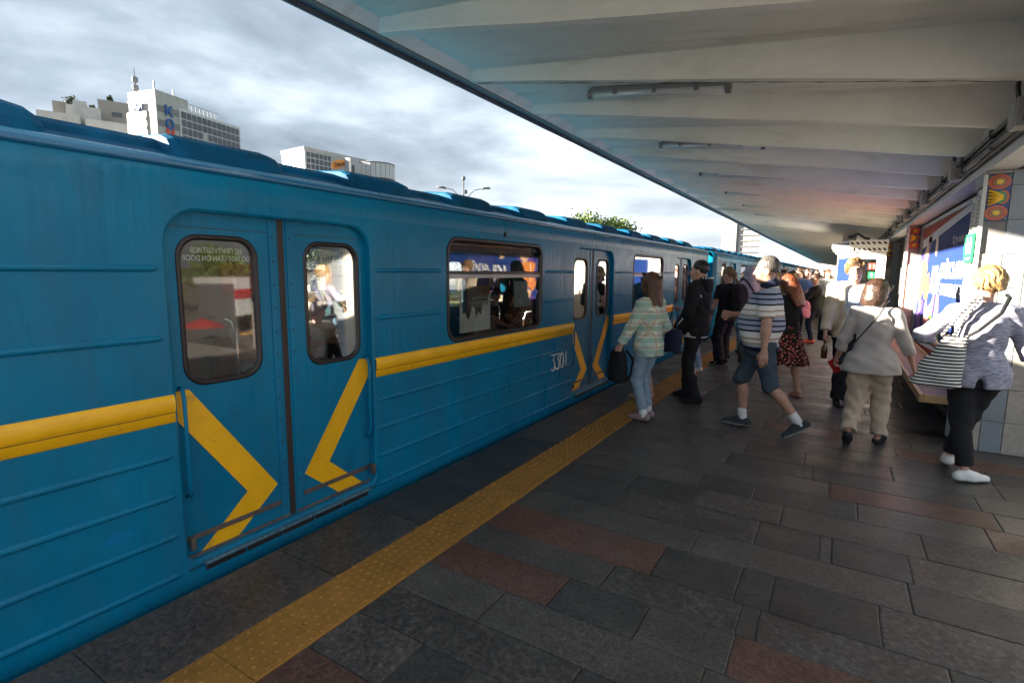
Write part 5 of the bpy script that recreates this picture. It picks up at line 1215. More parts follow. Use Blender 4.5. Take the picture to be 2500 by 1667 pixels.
def marl():
    m, t, b, tc, sp = pat_nodes('cloth_marl_blue_grey'); N = t.nodes.new; L = t.links.new
    mp = N('ShaderNodeMapping'); mp.inputs['Scale'].default_value = (14, 14, 130); L(tc.outputs['Object'], mp.inputs[0]); n = N('ShaderNodeTexNoise'); n.inputs['Scale'].default_value = 1.6; n.inputs['Detail'].default_value = 4; L(mp.outputs[0], n.inputs['Vector'])
    cr = N('ShaderNodeValToRGB'); cr.color_ramp.elements[0].position = .36; cr.color_ramp.elements[0].color = (.15, .155, .22, 1); cr.color_ramp.elements[1].position = .66; cr.color_ramp.elements[1].color = (.46, .44, .52, 1); L(n.outputs['Fac'], cr.inputs[0]); L(cr.outputs[0], b.inputs['Base Color']); return m
def pinstripe():
    m, t, b, tc, sp = pat_nodes('cloth_pale_blue_stripe'); N = t.nodes.new; L = t.links.new
    w = N('ShaderNodeTexWave'); w.bands_direction = 'X'; w.inputs['Scale'].default_value = 13; L(tc.outputs['Object'], w.inputs['Vector'])
    cr = N('ShaderNodeValToRGB'); cr.color_ramp.elements[0].position = .08; cr.color_ramp.elements[0].color = (.28, .36, .46, 1); cr.color_ramp.elements[1].position = .2; cr.color_ramp.elements[1].color = (.52, .60, .68, 1); L(w.outputs['Fac'], cr.inputs[0]); L(cr.outputs[0], b.inputs['Base Color']); return m
blk = cloth('black', (.014, .014, .016)); blk2 = cloth('black_denim', (.018, .018, .020), scale=20); jeans = cloth('light_jeans', (.24, .33, .41), var=.18, scale=18); denim = cloth('dark_denim', (.055, .075, .10), var=.22, scale=14); beige = cloth('beige', (.50, .40, .30), var=.07); cream = cloth('cream_knit', (.50, .455, .425), var=.05); jacketm = cloth('stone_jacket', (.52, .44, .34), var=.06); greyh = cloth('grey_fleece', (.36, .38, .43), var=.06); navy = cloth('navy', (.02, .025, .055)); whitec = cloth('white', (.72, .71, .70), var=.04); olive = cloth('olive', (.10, .10, .07)); redc = cloth('red_plaid', (.25, .03, .03), var=.5, scale=25); pinkc = cloth('pink', (.60, .25, .34), var=.15, scale=40); brownc = cloth('brown', (.12, .07, .05))
leather = mat('black_leather', (.012, .012, .013), .38, var=.1); mauve = cloth('mauve_mesh', (.33, .22, .22), rough=.7); rubberw = mat('rubber_white', (.62, .60, .56), .6, var=.04); rubberk = mat('rubber_black', (.02, .02, .02), .7); rubberg = mat('rubber_grey', (.28, .28, .27), .7); canvas = cloth('slip_on_grey', (.045, .05, .058)); whitesh = mat('white_leather', (.76, .74, .70), .45, var=.04); coral = mat('coral_mesh', (.75, .12, .06), .6, var=.05); nude = mat('nude_leather', (.50, .30, .22), .5)
h_brown = hairmat('brown', (.045, .020, .010), (.15, .065, .03)); h_dark = hairmat('dark_brown', (.018, .010, .007), (.07, .035, .02)); h_blond = hairmat('blonde', (.16, .085, .03), (.46, .30, .13)); h_grey = hairmat('grey', (.035, .030, .027), (.15, .135, .12)); h_black = hairmat('black', (.010, .008, .007), (.035, .026, .02)); h_auburn = hairmat('auburn', (.08, .022, .010), (.24, .075, .03)); h_sand = hairmat('sand', (.12, .06, .025), (.36, .21, .10)); h_dread = hairmat('dread', (.08, .045, .02), (.30, .18, .08))
def strap(name, m, pts, w=.012, parent=None, loc=None, heading=0.0, th=.5):
    b = MB(); b.smooth = True; b.tube(pts, w, 6); o = b.build(name, m, parent); return o
def shoes(f, m, sole, **k): return [f.shoe(0, m, sole, **k), f.shoe(1, m, sole, **k)]

# ------------------------------------------------------------------ bags and things in hands
def backpack(label, m, loc, heading, size=(.15, .075, .21), straps=True, tilt=0.0, m2=None, group=None):
    t = thing('backpack', label, 'backpack', loc, heading, group); t.rotation_euler = (tilt, 0, heading); sx, sy, sz = size
    v = Vol(.010, .03); v.loft([(-sz, 0, 0, sx * .92, sy * .9), (-sz * .6, 0, 0, sx, sy), (sz * .2, 0, 0, sx * .97, sy), (sz * .7, 0, 0, sx * .8, sy * .8), (sz, 0, -.01, sx * .45, sy * .4)], power=3.2); v.noise = folds(.004, 30, 16, 3.1); link('bag', vmesh('bag', v.mesh(), m), t)
    v = Vol(.010, .02); v.loft([(-sz * .9, 0, sy * .75, sx * .75, sy * .55), (-sz * .1, 0, sy * .7, sx * .72, sy * .5), (sz * .02, 0, sy * .65, sx * .6, sy * .35)], power=3); v.noise = folds(.003, 40, 20, 1.0); link('pocket', vmesh('pocket', v.mesh(), m), t)
    b = MB(); b.smooth = True; b.tube([(-.04, -sy * .5, sz * .9), (-.03, -sy * .5, sz + .05), (.03, -sy * .5, sz + .05), (.04, -sy * .5, sz * .9)], .009, 6); b.build('loop', m2 or m, t)
    if straps:
        for q in (-1, 1):
            b = MB(); b.smooth = True; b.tube([(q * sx * .45, -sy * .9, sz * .85), (q * sx * .6, -sy - .07, sz * .3), (q * sx * .65, -sy - .05, -sz * .5), (q * sx * .7, -sy * .7, -sz * .95)], .014, 6); b.build('strap', m2 or m, t)
    return t
def shoulder_bag(label, m, loc, heading, size=(.14, .05, .16), cat='bag', name='shoulder_bag'):
    t = thing(name, label, cat, loc, heading); sx, sy, sz = size
    v = Vol(.010, .02); v.loft([(-sz, 0, 0, sx * .95, sy), (0, 0, 0, sx, sy * 1.05), (sz, 0, 0, sx * .85, sy * .7)], power=3.4); v.noise = folds(.004, 26, 14, .4); link('bag', vmesh('bag', v.mesh(), m), t)
    return t
def phone(label, m, loc, rot, size=(.037, .0045, .076)):
    t = thing('phone', label, 'phone', loc); t.rotation_euler = rot
    MB().box(-size[0], size[0], -size[1], size[1], -size[2], size[2], .004).build('case', m, t)
    MB().box(-size[0] * .92, size[0] * .92, size[1], size[1] + .0012, -size[2] * .95, size[2] * .95).build('screen', mat('phone_screen', (.02, .025, .03), .08, var=0), t)
    return t

# ------------------------------------------------------------------ 1 woman in a plaid shirt
L1, A1 = (-1.70, 5.56), R(72)
f = Fig(1.60, fem=True, hands=[(-.24, .20, .80), (.20, .10, .86)], elbow=[(-.5, -1, -.2), (.5, -1, 0)], ankles=[(-.075, -.02, .085), (.085, .03, .085)], foot_dir=(R(8), R(-6)), head_yaw=R(4), head_pitch=R(-4))
pl = plaid()
def tail(v, s): v.plane(s.pel + V3(0, 0, -.13), V3(0, .45, -1)); 
person(f, f.body(tone='fair'), L1, A1, 'woman in a mint plaid shirt and light jeans holding a black backpack', [f.top(pl, ex=.026, hem=-.15, sleeve=1.93, sl_r=.020, flare=.06, amp=.006, seed=2.2, neck=.515, hem_fn=tail), f.trousers(jeans, leg=.93, ra=.086, rk=.060, rc=.052, ex=.006, top=-.03), f.hair('long', h_brown, 1.0)] + shoes(f, mauve, mauve) + [f.sock(0, whitec, .12), f.sock(1, whitec, .12)])
g = thing('sunglasses', 'dark sunglasses pushed up on the hair of the plaid shirt woman', 'sunglasses', at_local(L1, A1, f.hc + f.H @ V3(0, .05, .115)), A1)
for q in (-1, 1): MB().box(q * .035 - .026, q * .035 + .026, -.012, .004, -.016, .016, .006).build('lens', m_eye, g)
MB().tube([(-.06, -.005, 0), (.06, -.005, 0)], .004, 6).build('frame', m_eye, g)
backpack('black backpack hanging from the hand of the plaid shirt woman', blk, at_local(L1, A1, (-.20, .25, .60)), A1 + R(70), (.13, .07, .19), True)
# bag on her far shoulder
sb = shoulder_bag('navy handbag behind the plaid shirt woman at her far side', navy, at_local(L1, A1, (.30, -.10, .86)), A1 + R(80), (.11, .05, .13))
MB().tube([(-.06, 0, .12), (-.05, 0, .25), (.0, 0, .45), (.05, 0, .25), (.06, 0, .12)], .008, 6).build('strap', navy, sb)

# person hidden in front of her, only the pale shoes show
Lh, Ah = (-2.02, 6.55), R(80)
f = Fig(1.58, fem=True, head_pitch=R(-8)); person(f, f.body(h=.014, tone='fair'), Lh, Ah, 'person almost hidden behind the plaid shirt woman, pale shoes showing', [f.top(cream, sleeve=1.9, hem=-.12, h=.014), f.trousers(beige, h=.014), f.hair('bob', h_brown, 2)] + shoes(f, nude, rubberw))

# ------------------------------------------------------------------ 2 man in a black hooded jacket
L2, A2 = (-1.47, 6.72), R(84)
f = Fig(1.76, hands=[(-.20, .17, .93), (.20, .17, .93)], elbow=[(-.8, -1, 0), (.8, -1, 0)], ankles=[(-.12, -.08, .085), (.12, .12, .085)], foot_dir=(R(6), R(-10)), head_pitch=R(2), lean=(0, -.02))
hood = Vol(.012, .04); hood.ell(f.neck + V3(0, -.07, .0), V3(.125, .085, .075)); hood.ell(f.neck + V3(0, -.10, -.06), V3(.10, .06, .08)); hood.noise = folds(.004, 30, 18, 4)
o2 = person(f, f.body(tone='fair'), L2, A2, 'man in a black hooded jacket and black jeans facing the train', [f.top(blk, ex=.034, hem=-.10, sleeve=1.97, sl_r=.026, amp=.006, seed=5, collar=.05, name='jacket'), vmesh('hood', hood.mesh(), blk), f.trousers(blk2, ra=.088, rk=.058, rc=.048, ex=.008, amp=.006), f.hair('crop', h_black, 1.0)] + shoes(f, blk, rubberk) + [f.top(whitec, ex=.026, hem=-.125, sleeve=.2, sl_r=.0, name='undershirt', h=.014, amp=.001)])
for i in (0, 1):                                                       # pale logo tape down the sleeve and round the hood
    sg = -1 if i == 0 else 1
    for q in range(7):
        c = f.el[i] + (f.wr[i] - f.el[i]) * (q / 7) + V3(sg * .064, -.01, .012); MB().box(c[0] - .003, c[0] + .003, c[1] - .012, c[1] + .010, c[2] - .008, c[2] + .008).build('logo_tape', whitec, o2)
for q in range(9):
    a = R(-80 + 160 * q / 8); c = f.neck + V3(.122 * math.sin(a), -.065 - .085 * math.cos(a), .055); MB().box(c[0] - .009, c[0] + .009, c[1] - .006, c[1] + .006, c[2] - .006, c[2] + .012).build('logo_tape', whitec, o2)

# ------------------------------------------------------------------ 3 blonde woman behind him
L3, A3 = (-1.90, 8.75), R(70)
f = Fig(1.60, fem=True, hands=[(-.16, .26, 1.02), (.20, .05, .80)], elbow=[(-.6, -1, -.3), (.5, -1, 0)], head_pitch=R(-18))
person(f, f.body(h=.012, tone='fair'), L3, A3, 'blonde woman half hidden behind the man in the black hooded jacket', [f.top(whitec, ex=.02, hem=-.1, sleeve=1.5, h=.014), f.trousers(jeans, h=.014), f.hair('bob', h_blond, 2)] + shoes(f, whitesh, rubberw))
tb = shoulder_bag('white paper bag held by the half hidden blonde woman', whitec, at_local(L3, A3, (-.22, .05, .72)), A3 + R(80), (.10, .04, .15))

# ------------------------------------------------------------------ 4 man with dreadlocks
L4, A4 = (-1.63, 9.70), R(58)
f = Fig(1.71, hands=[(-.27, .10, .84), (.20, .30, 1.12)], elbow=[(-.5, -1, 0), (.6, -.8, -.6)], ankles=[(-.13, -.03, .085), (.13, .10, .085)], foot_dir=(R(12), R(-14)), head_yaw=R(14), head_pitch=R(-6))
beard = Vol(.009, .02); beard.ell(f.hc + f.H @ V3(0, .06, -.105), V3(.05, .045, .05)); beard.noise = folds(.004, 60, 40, 1)
o4 = person(f, f.body(tone='fair', h=.010), L4, A4, 'bearded man with a dreadlock ponytail in a black T-shirt', [f.top(blk, ex=.022, hem=-.12, sleeve=.75, sl_r=.02, amp=.005, seed=1.4), f.trousers(blk2, ra=.098, rk=.080, rc=.076, ex=.014, amp=.007, leg=.98), f.hair('dreads', h_dread, 1.0), vmesh('beard', beard.mesh(), h_grey)] + shoes(f, blk, rubberw))
tat = Vol(.009, .01); tat.cone(f.el[0] + (f.wr[0] - f.el[0]) * .25, f.el[0] + (f.wr[0] - f.el[0]) * .85, .0405, .031); link('tattoo', vmesh('tattoo', tat.mesh(), mat('tattoo_ink', (.13, .10, .095), .6, var=.7, scale=60)), o4)
for i in (0, 1):
    F = rotz(f.foot_dir[i]); c = f.an[i] + F @ V3(-.043 if i == 0 else .043, .05, -.035)
    text('shoe_letter', 'N', whitesh, .05, Matrix.Translation(Vector(c)) @ Matrix.Rotation(f.foot_dir[i] + (R(-90) if i == 0 else R(90)), 4, 'Z') @ Matrix.Rotation(R(90), 4, 'X'), o4, .002, fit=(.045, .04), bold=.004)
backpack('black backpack on the back of the dreadlock man', blk2, at_local(L4, A4, (.02, -.24, 1.18)), A4 + R(180), (.16, .09, .24), True)

# ------------------------------------------------------------------ 5 person in a grey hood
L5, A5 = (-1.50, 11.3), R(35)
f = Fig(1.74, hands=[(-.22, .16, .95), (.22, .16, .95)])
hd = Vol(.012, .04); hd.ell(f.hc + V3(0, -.015, .03), V3(.112, .125, .135)); hd.ell(f.neck + V3(0, -.03, .02), V3(.12, .10, .08)); hd.noise = folds(.004, 24, 15, 2); hd.minus_ell(f.hc + V3(0, .14, -.02), (.075, .07, .095), .02)
person(f, f.body(h=.012, tone='fair'), L5, A5, 'person in a pale grey hooded sweatshirt with the hood up', [f.top(greyh, ex=.036, hem=-.12, sleeve=1.95, sl_r=.03, amp=.006, seed=3.3, name='sweatshirt'), vmesh('hood', hd.mesh(), greyh), f.trousers(jeans, h=.014)] + shoes(f, blk, rubberw))
sp = thing('bag_strap', 'black cross-body strap over the grey hooded sweatshirt', 'strap', at_local(L5, A5, (0, 0, 0)), A5)
MB().tube([(-.13, .10, 1.42), (-.14, -.0, 1.50), (-.10, -.13, 1.42), (.04, -.165, 1.2), (.17, -.13, .98), (.2, 0, .92)], .016, 6).build('strap', blk, sp)

# ------------------------------------------------------------------ 6 man in the striped polo shirt, walking
L6, A6 = (-.60, 5.80), R(93)
f = Fig(1.79, build=1.12, belly=.075, hips=(0, .02, .935), lean=(0, -.045), ankles=[(-.10, -.36, .16), (.10, .16, .09)], foot_pitch=(R(-32), R(0)), foot_dir=(R(6), R(-8)), hands=[(-.30, -.02, .83), (.16, .34, 1.17)], elbow=[(-.6, -1, 0), (.8, -.6, -.6)], head_pitch=R(-2), head_yaw=R(2), shoulder=.188, curl=(.35, 1.1), head_fwd=.12)
col = Vol(.010, .02); col.cone(f.neck + V3(0, -.02, -.02), f.neck + V3(0, .015, .035), .088, .078); col.plane(f.neck + V3(0, 0, .045), V3(0, .5, 1)); col.plane(f.neck + V3(0, 0, -.06), V3(0, -.6, -1))
o6 = person(f, f.body(tone='mid', h=.008, bare_leg=True), L6, A6, 'grey-haired man in a striped polo shirt and denim shorts walking', [f.top(polo, ex=.026, hem=-.09, sleeve=.82, sl_r=.026, amp=.004, seed=7.3, flare=.02, name='polo_shirt'), vmesh('collar', col.mesh(), navy), f.trousers(denim, leg=.53, ra=.086, rk=.060, ex=.014, amp=.007, name='shorts', top=-.02), f.hair('crop', h_grey, 1.0)] + shoes(f, canvas, rubberg) + [f.sock(0, whitec, .15), f.sock(1, whitec, .15)])
b6 = shoulder_bag('black leather shoulder bag at the side of the striped polo man', leather, at_local(L6, A6, (.24, .12, .82)), A6 + R(90), (.14, .05, .17))
MB().tube([(.0, 0, .15), (-.06, -.06, .40), (-.12, -.09, .62)], .012, 6).build('strap', leather, b6)

# ------------------------------------------------------------------ 7 woman in a floral skirt
L7, A7 = (-.53, 7.75), R(55)
f = Fig(1.58, fem=True, build=1.05, hips=(0, 0, .85), lean=(0, .05), hands=[(-.24, .16, .78), (.27, .06, .76)], ankles=[(-.08, .10, .08), (.09, -.14, .085)], foot_pitch=(0, R(-6)), head_pitch=R(-26), curl=(.8, .8), foot_dir=(R(6), R(-10)))
sk = Vol(.012, .03); sk.loft([(-.42, 0, -.03, .27, .23), (-.36, 0, -.02, .26, .22), (-.2, 0, 0, .215, .18), (-.05, 0, 0, .185, .145), (.08, 0, 0, .155, .12)], f.pel); sk.noise = lambda p: .016 * np.sin(np.arctan2(p[..., 0], p[..., 1]) * 9 + 4 * p[..., 2]) * np.clip((.85 - p[..., 2]) * 3, 0, 1)
san = []
for i in (0, 1):
    s_ = Vol(.008, .01); a = f.an[i]; F = rotz(f.foot_dir[i]) @ rotx(f.foot_pitch[i]); bs = a + F @ V3(0, 0, -.08); s_.loft([(-.115, 0, 0, .03, .012), (-.07, 0, 0, .038, .012), (.05, 0, 0, .045, .012), (.14, 0, 0, .03, .010)], bs + F @ V3(0, .045, .006), F @ rotx(R(-90))); san.append(vmesh('sandal', s_.mesh(), nude))
    s_ = Vol(.006, .008); s_.cone(bs + F @ V3(-.045, .1, .03), bs + F @ V3(.045, .1, .03), .01, .01); s_.cone(bs + F @ V3(-.036, -.02, .075), bs + F @ V3(.036, -.02, .075), .012, .012); san.append(vmesh('sandal_strap', s_.mesh(), nude))
person(f, f.body(tone='fair', h=.010, bare_leg=True), L7, A7, 'auburn-haired woman in a black cardigan and floral skirt looking down', [f.top(blk, ex=.020, hem=-.02, sleeve=1.95, sl_r=.016, amp=.004, seed=9, name='cardigan'), vmesh('skirt', sk.mesh(), floral()), f.hair('long', h_auburn, 2.0)] + san)

# ------------------------------------------------------------------ 8 woman with a phone and a pink backpack
L8, A8 = (-.47, 14.1), R(92)
f = Fig(1.61, fem=True, build=1.06, hands=[(-.10, .36, 1.06), (.08, .36, 1.06)], elbow=[(-.6, -.6, -1), (.6, -.6, -1)], head_pitch=R(-24), palm=[(.3, 0, 1), (-.3, 0, 1)])
person(f, f.body(tone='fair', h=.012), L8, A8, 'woman in a black jacket looking at her phone, coral trainers', [f.top(blk, ex=.03, hem=-.10, sleeve=1.9, sl_r=.022, amp=.005, seed=2, name='jacket', h=.013), f.trousers(navy, rk=.056, rc=.046, ex=.008, h=.013), f.hair('tied', h_dark, 1)] + shoes(f, coral, coral, h=.011))
phone('phone in the hands of the woman in the black jacket', leather, at_local(L8, A8, (-.01, .44, 1.10)), (R(-50), 0, A8))
backpack('pink backpack hanging from the forearm of the woman with the phone', pinkc, at_local(L8, A8, (-.24, .22, .80)), A8 + R(95), (.16, .09, .20), True, m2=navy)

# ------------------------------------------------------------------ 9 young man in a stone jacket, walking towards the camera
L9, A9 = (.15, 7.67), R(192)
f = Fig(1.80, hips=(0, 0, .95), ankles=[(-.09, -.30, .15), (.10, .14, .085)], foot_pitch=(R(-30), 0), hands=[(-.27, .08, .86), (.30, .16, .84)], elbow=[(-.7, -1, 0), (.8, -1, 0)], head_yaw=R(-12), head_roll=R(7), head_pitch=R(-2), shoulder=.188, curl=(.8, 1.0))
jk = f.top(jacketm, ex=.050, hem=-.12, sleeve=1.93, sl_r=.030, amp=.007, seed=3, name='jacket', neck=.52, hem_fn=lambda v, s: [v.minus_ell(s.pel + s.up * z + V3(0, .20, 0), (.085 + .03 * (z > .2), .17, .16), .012) for z in (-.12, .02, .16, .3, .42)], h=.010)
person(f, f.body(tone='fair', h=.009), L9, A9, 'young man in an open stone-coloured jacket and pale blue shirt', [f.top(pinstripe(), ex=.016, hem=-.06, sleeve=.6, amp=.004, seed=4, neck=.50), jk, f.trousers(blk2, ra=.09, rk=.066, rc=.06, ex=.010, amp=.006, seed=5), f.hair('tousled', h_sand, 1)] + shoes(f, leather, rubberk))
b9 = shoulder_bag('black shoulder bag of the man in the stone jacket', blk, at_local(L9, A9, (.27, -.06, .95)), A9 + R(80), (.15, .06, .17))
MB().tube([(0, 0, .15), (-.02, .03, .36), (-.03, .06, .52)], .017, 6).build('strap', blk, b9)
amb = mat('amber_brown_gloss', (.10, .04, .012), .12, var=.6, scale=30)
t = thing('drink_bottle', 'amber brown bottle hanging from the hand of the stone jacket man', 'bottle', at_local(L9, A9, f.wr[1] + V3(.0, .03, -.20)), A9)
b = MB(); b.smooth = True; b.lathe([(.005, -.13), (.034, -.125), (.036, -.02), (.030, .01), (.016, .045), (.015, .075)], 14); b.build('bottle', amb, t); b = MB(); b.smooth = True; b.lathe([(.018, .075), (.018, .10), (.003, .102)], 12); b.build('cap', amb, t)

# ------------------------------------------------------------------ 10 woman in a cream cardigan, walking away
L10, A10 = (.31, 5.95), R(-7)
f = Fig(1.56, fem=True, build=1.02, hips=(0, 0, .825), ankles=[(-.11, -.24, .14), (.11, .02, .08)], foot_pitch=(R(-38), 0), foot_dir=(R(6), R(-14)), hands=[(-.31, .10, .72), (.33, .06, .74)], elbow=[(-.8, -1, 0), (.8, -1, 0)], head_yaw=R(-48), head_pitch=R(-8), curl=(1.0, .7), shoulder=.165)
person(f, f.body(tone='mid', h=.009), L10, A10, 'woman in a loose cream cardigan and beige trousers seen from behind', [f.top(cream, ex=.018, hem=-.16, sleeve=1.62, sl_r=.017, flare=.34, amp=.007, seed=1.1, neck=.52, name='cardigan'), f.trousers(beige, leg=.97, ra=.096, rk=.070, rc=.058, ex=.014, amp=.009, seed=8, seat_r=.012), f.hair('bob', h_dark, 1.0)] + shoes(f, leather, rubberk, low=True))
phone('red phone case in the left hand of the cream cardigan woman', mat('red_case', (.45, .015, .02), .35, var=.05), at_local(L10, A10, f.wr[0] + V3(-.02, .05, -.10)), (R(10), R(-35), A10 + R(20)))
st = thing('bag_strap', 'thin black chain strap across the back of the cream cardigan', 'strap', at_local(L10, A10, (0, 0, 0)), A10)
MB().tube([(.09, .05, 1.36), (.08, -.06, 1.345), (.04, -.145, 1.24), (-.06, -.172, 1.08), (-.16, -.185, .92), (-.21, -.15, .82)], .007, 6).build('strap', leather, st)
hb = thing('hair_clip', 'gold headband clip in the dark hair of the cream cardigan woman', 'hair clip', at_local(L10, A10, f.hc), A10 + R(-48)); MB().tube([(-.06, -.03, .145), (-.085, .0, .11), (-.1, .02, .06)], .005, 6).build('clip', mat('gold', (.7, .5, .2), .3, metal=1, var=0), hb)

# ------------------------------------------------------------------ 11 blonde woman with the striped tote, walking away
L11, A11 = (.94, 5.24), R(4)
f = Fig(1.66, fem=True, build=1.02, hips=(.0, 0, .885), ankles=[(.0, -.03, .085), (-.05, .26, .10)], knee_hint=[(0, 1, 0), (0, 1, 0)], foot_pitch=(0, R(-8)), foot_dir=(R(-68), R(-10)), hands=[(-.20, .22, 1.02), (.36, .06, .84)], elbow=[(-1, -.35, -.2), (.8, -1, 0)], head_yaw=R(22), head_pitch=R(2), shoulder=.172, curl=(.8, .6))
f.foot_dir = (R(-66), R(-8))
def slit(v, s): v.minus_ell(s.pel + V3(.0, -.20, -.17), (.035, .12, .15), .01)
o11 = person(f, f.body(tone='fair', h=.009), L11, A11, 'blonde short-haired woman in a marled blue-grey top seen from behind', [f.top(marl(), ex=.020, hem=-.13, sleeve=1.45, sl_r=.014, flare=.14, amp=.006, seed=6.1, neck=.515, name='top', hem_fn=slit), f.trousers(blk2, leg=.94, ra=.098, rk=.070, rc=.052, ex=.004, amp=.004, seed=3, top=-.02), f.hair('pixie', h_blond, 1.0)] + shoes(f, whitesh, rubberg))
tt = thing('tote_bag', 'black and white striped tote bag on the shoulder of the blonde woman', 'bag', at_local(L11, A11, (-.24, -.14, .97)), A11 + R(-15))
v = Vol(.010, .03); v.loft([(-.22, -.03, 0, .11, .05), (-.20, -.03, 0, .155, .085), (-.08, -.01, 0, .14, .085), (.06, .03, 0, .10, .07), (.18, .07, 0, .06, .045)], power=2.4); v.noise = folds(.008, 14, 12, 1.0); tcl = tote_cloth(); link('bag', vmesh('bag', v.mesh(), tcl), tt)
for q in (-.035, .035):
    b = MB(); b.smooth = True; b.tube([(.01 + q, .03, .17), (.08 + q * .6, .02, .32), (.16 + q * .4, .07, .46), (.17 + q * .4, .14, .47)], .011, 6); b.build('handle', tcl, tt)
st = thing('bag_strap', 'wide black strap across the back of the blonde woman', 'strap', at_local(L11, A11, (0, 0, 0)), A11)
b = MB(); b.tube([(.13, .03, 1.455), (.12, -.07, 1.44), (.06, -.16, 1.33), (-.06, -.185, 1.20), (-.19, -.15, 1.09), (-.25, -.05, 1.03)], .013, 6); b.build('strap', leather, st)
# ------------------------------------------------------------------ passengers seated in the nearest car
def seated(loc, heading, label, topm, hairk, hairm, fem, legm, hands=None, yaw=0, pitch=-.15, tone='fair', sleeve=.6):
    f = Fig(1.58 if fem else 1.66, fem=fem, hips=(0, 0, .46), lean=(0, -.06), ankles=[(-.11, .42, .09), (.11, .44, .09)], knee_hint=[(0, 0, 1)] * 2, hands=hands or [(-.14, .34, .60), (.12, .34, .60)], elbow=[(-.8, -.5, -.6), (.8, -.5, -.6)], head_yaw=yaw, head_pitch=pitch)
    person(f, f.body(h=.012, tone=tone), loc, heading, label, [f.top(topm, ex=.016, hem=-.10, sleeve=sleeve, h=.013), f.trousers(legm, h=.014), f.hair(hairk, hairm, 1.0)] + shoes(f, whitesh, rubberw, h=.013)); return f
SX = -4.1 - HW + .40
seated((SX, 3.95, .08), R(-90), 'seated woman in a white T-shirt looking at a phone, seen through the near door', whitec, 'bob', h_sand, True, blk, [(-.10, .30, .74), (.10, .30, .74)], R(35), R(-22), sleeve=.6)
phone('phone held by the seated woman behind the near door window', m_frost, (SX + .38, 3.95, .90), (R(-50), 0, R(-90)))
tb = shoulder_bag('black bag on the lap of the seated white T-shirt woman', blk, (SX + .24, 4.02, .72), R(0), (.09, .12, .11))
seated((SX, 4.42, .08), R(-90), 'seated fair-haired man in a blue shirt behind the near door window', cloth('blue_shirt', (.16, .28, .40)), 'short', h_blond, False, denim, None, R(10), R(-10))
seated((SX, 3.15, .08), R(-90), 'seated passenger in a white T-shirt seen behind the chrome rail', whitec, 'short', h_dark, False, navy, None, R(20))
seated((SX, 7.62, .08), R(-90), 'seated dark-haired man in a navy T-shirt behind the big train window', navy, 'short', h_black, False, olive, None, R(48), R(-8), 'mid')
seated((SX, 8.12, .08), R(-90), 'seated woman leaning beside the dark-haired man in the train', brownc, 'long', h_dark, True, blk, None, R(30), R(-4))
seated((-4.1 + HW - .40, 8.35, .08), R(90), 'passenger with back to the platform behind the second door', blk, 'bob', h_dark, True, blk, None, R(20))
seated((SX, 11.9, .08), R(-90), 'seated woman far inside the car, head at the second door window', redc, 'long', h_brown, True, blk, None, R(40))

# ------------------------------------------------------------------ crowd further along the platform
def base_fig(i):
    fem = i % 2 == 0; rq = random.Random(40 + i)
    pose = [dict(), dict(hands=[(-.12, .33, 1.05), (.24, .05, .82)], head_pitch=R(-20)), dict(ankles=[(-.09, -.2, .12), (.1, .16, .09)], foot_pitch=(R(-25), 0)), dict(hands=[(-.18, .18, .95), (.2, .16, .95)]), dict(ankles=[(-.1, .18, .09), (.1, -.22, .13)], foot_pitch=(0, R(-25)), hands=[(-.26, .1, .82), (.2, .3, 1.1)]), dict(hands=[(-.14, .3, 1.1), (.14, .3, 1.1)], head_pitch=R(-25))][i]
    f = Fig(1.66 if fem else 1.77, fem=fem, **pose); ph = cloth('crowd_default', (.2, .2, .2))
    return [f.body(h=.018, tone='fair'), f.top(ph, ex=.026, hem=-.11, sleeve=(.7, 1.9, 1.9)[i % 3], sl_r=.02, h=.018), f.trousers(ph, h=.018), f.hair(['long', 'crop', 'bob', 'short', 'tied', 'crop'][i], h_dark, float(i), h=.014), f.shoe(0, blk, rubberw, h=.014), f.shoe(1, blk, rubberw, h=.014)]
BASES = [base_fig(i) for i in range(6)]
cc = {n: cloth('crowd_' + n, c) for n, c in dict(black=(.016, .016, .018), olive=(.10, .105, .06), red=(.30, .03, .03), white=(.70, .69, .67), denim=(.12, .19, .29), grey=(.22, .22, .23), navy=(.02, .03, .08), brown=(.13, .075, .045), beige=(.48, .38, .27), lilac=(.42, .36, .50), green=(.05, .16, .09), mustard=(.42, .26, .04)).items()}
hcol = dict(dark=h_dark, blonde=h_blond, brown=h_brown, grey=h_grey)
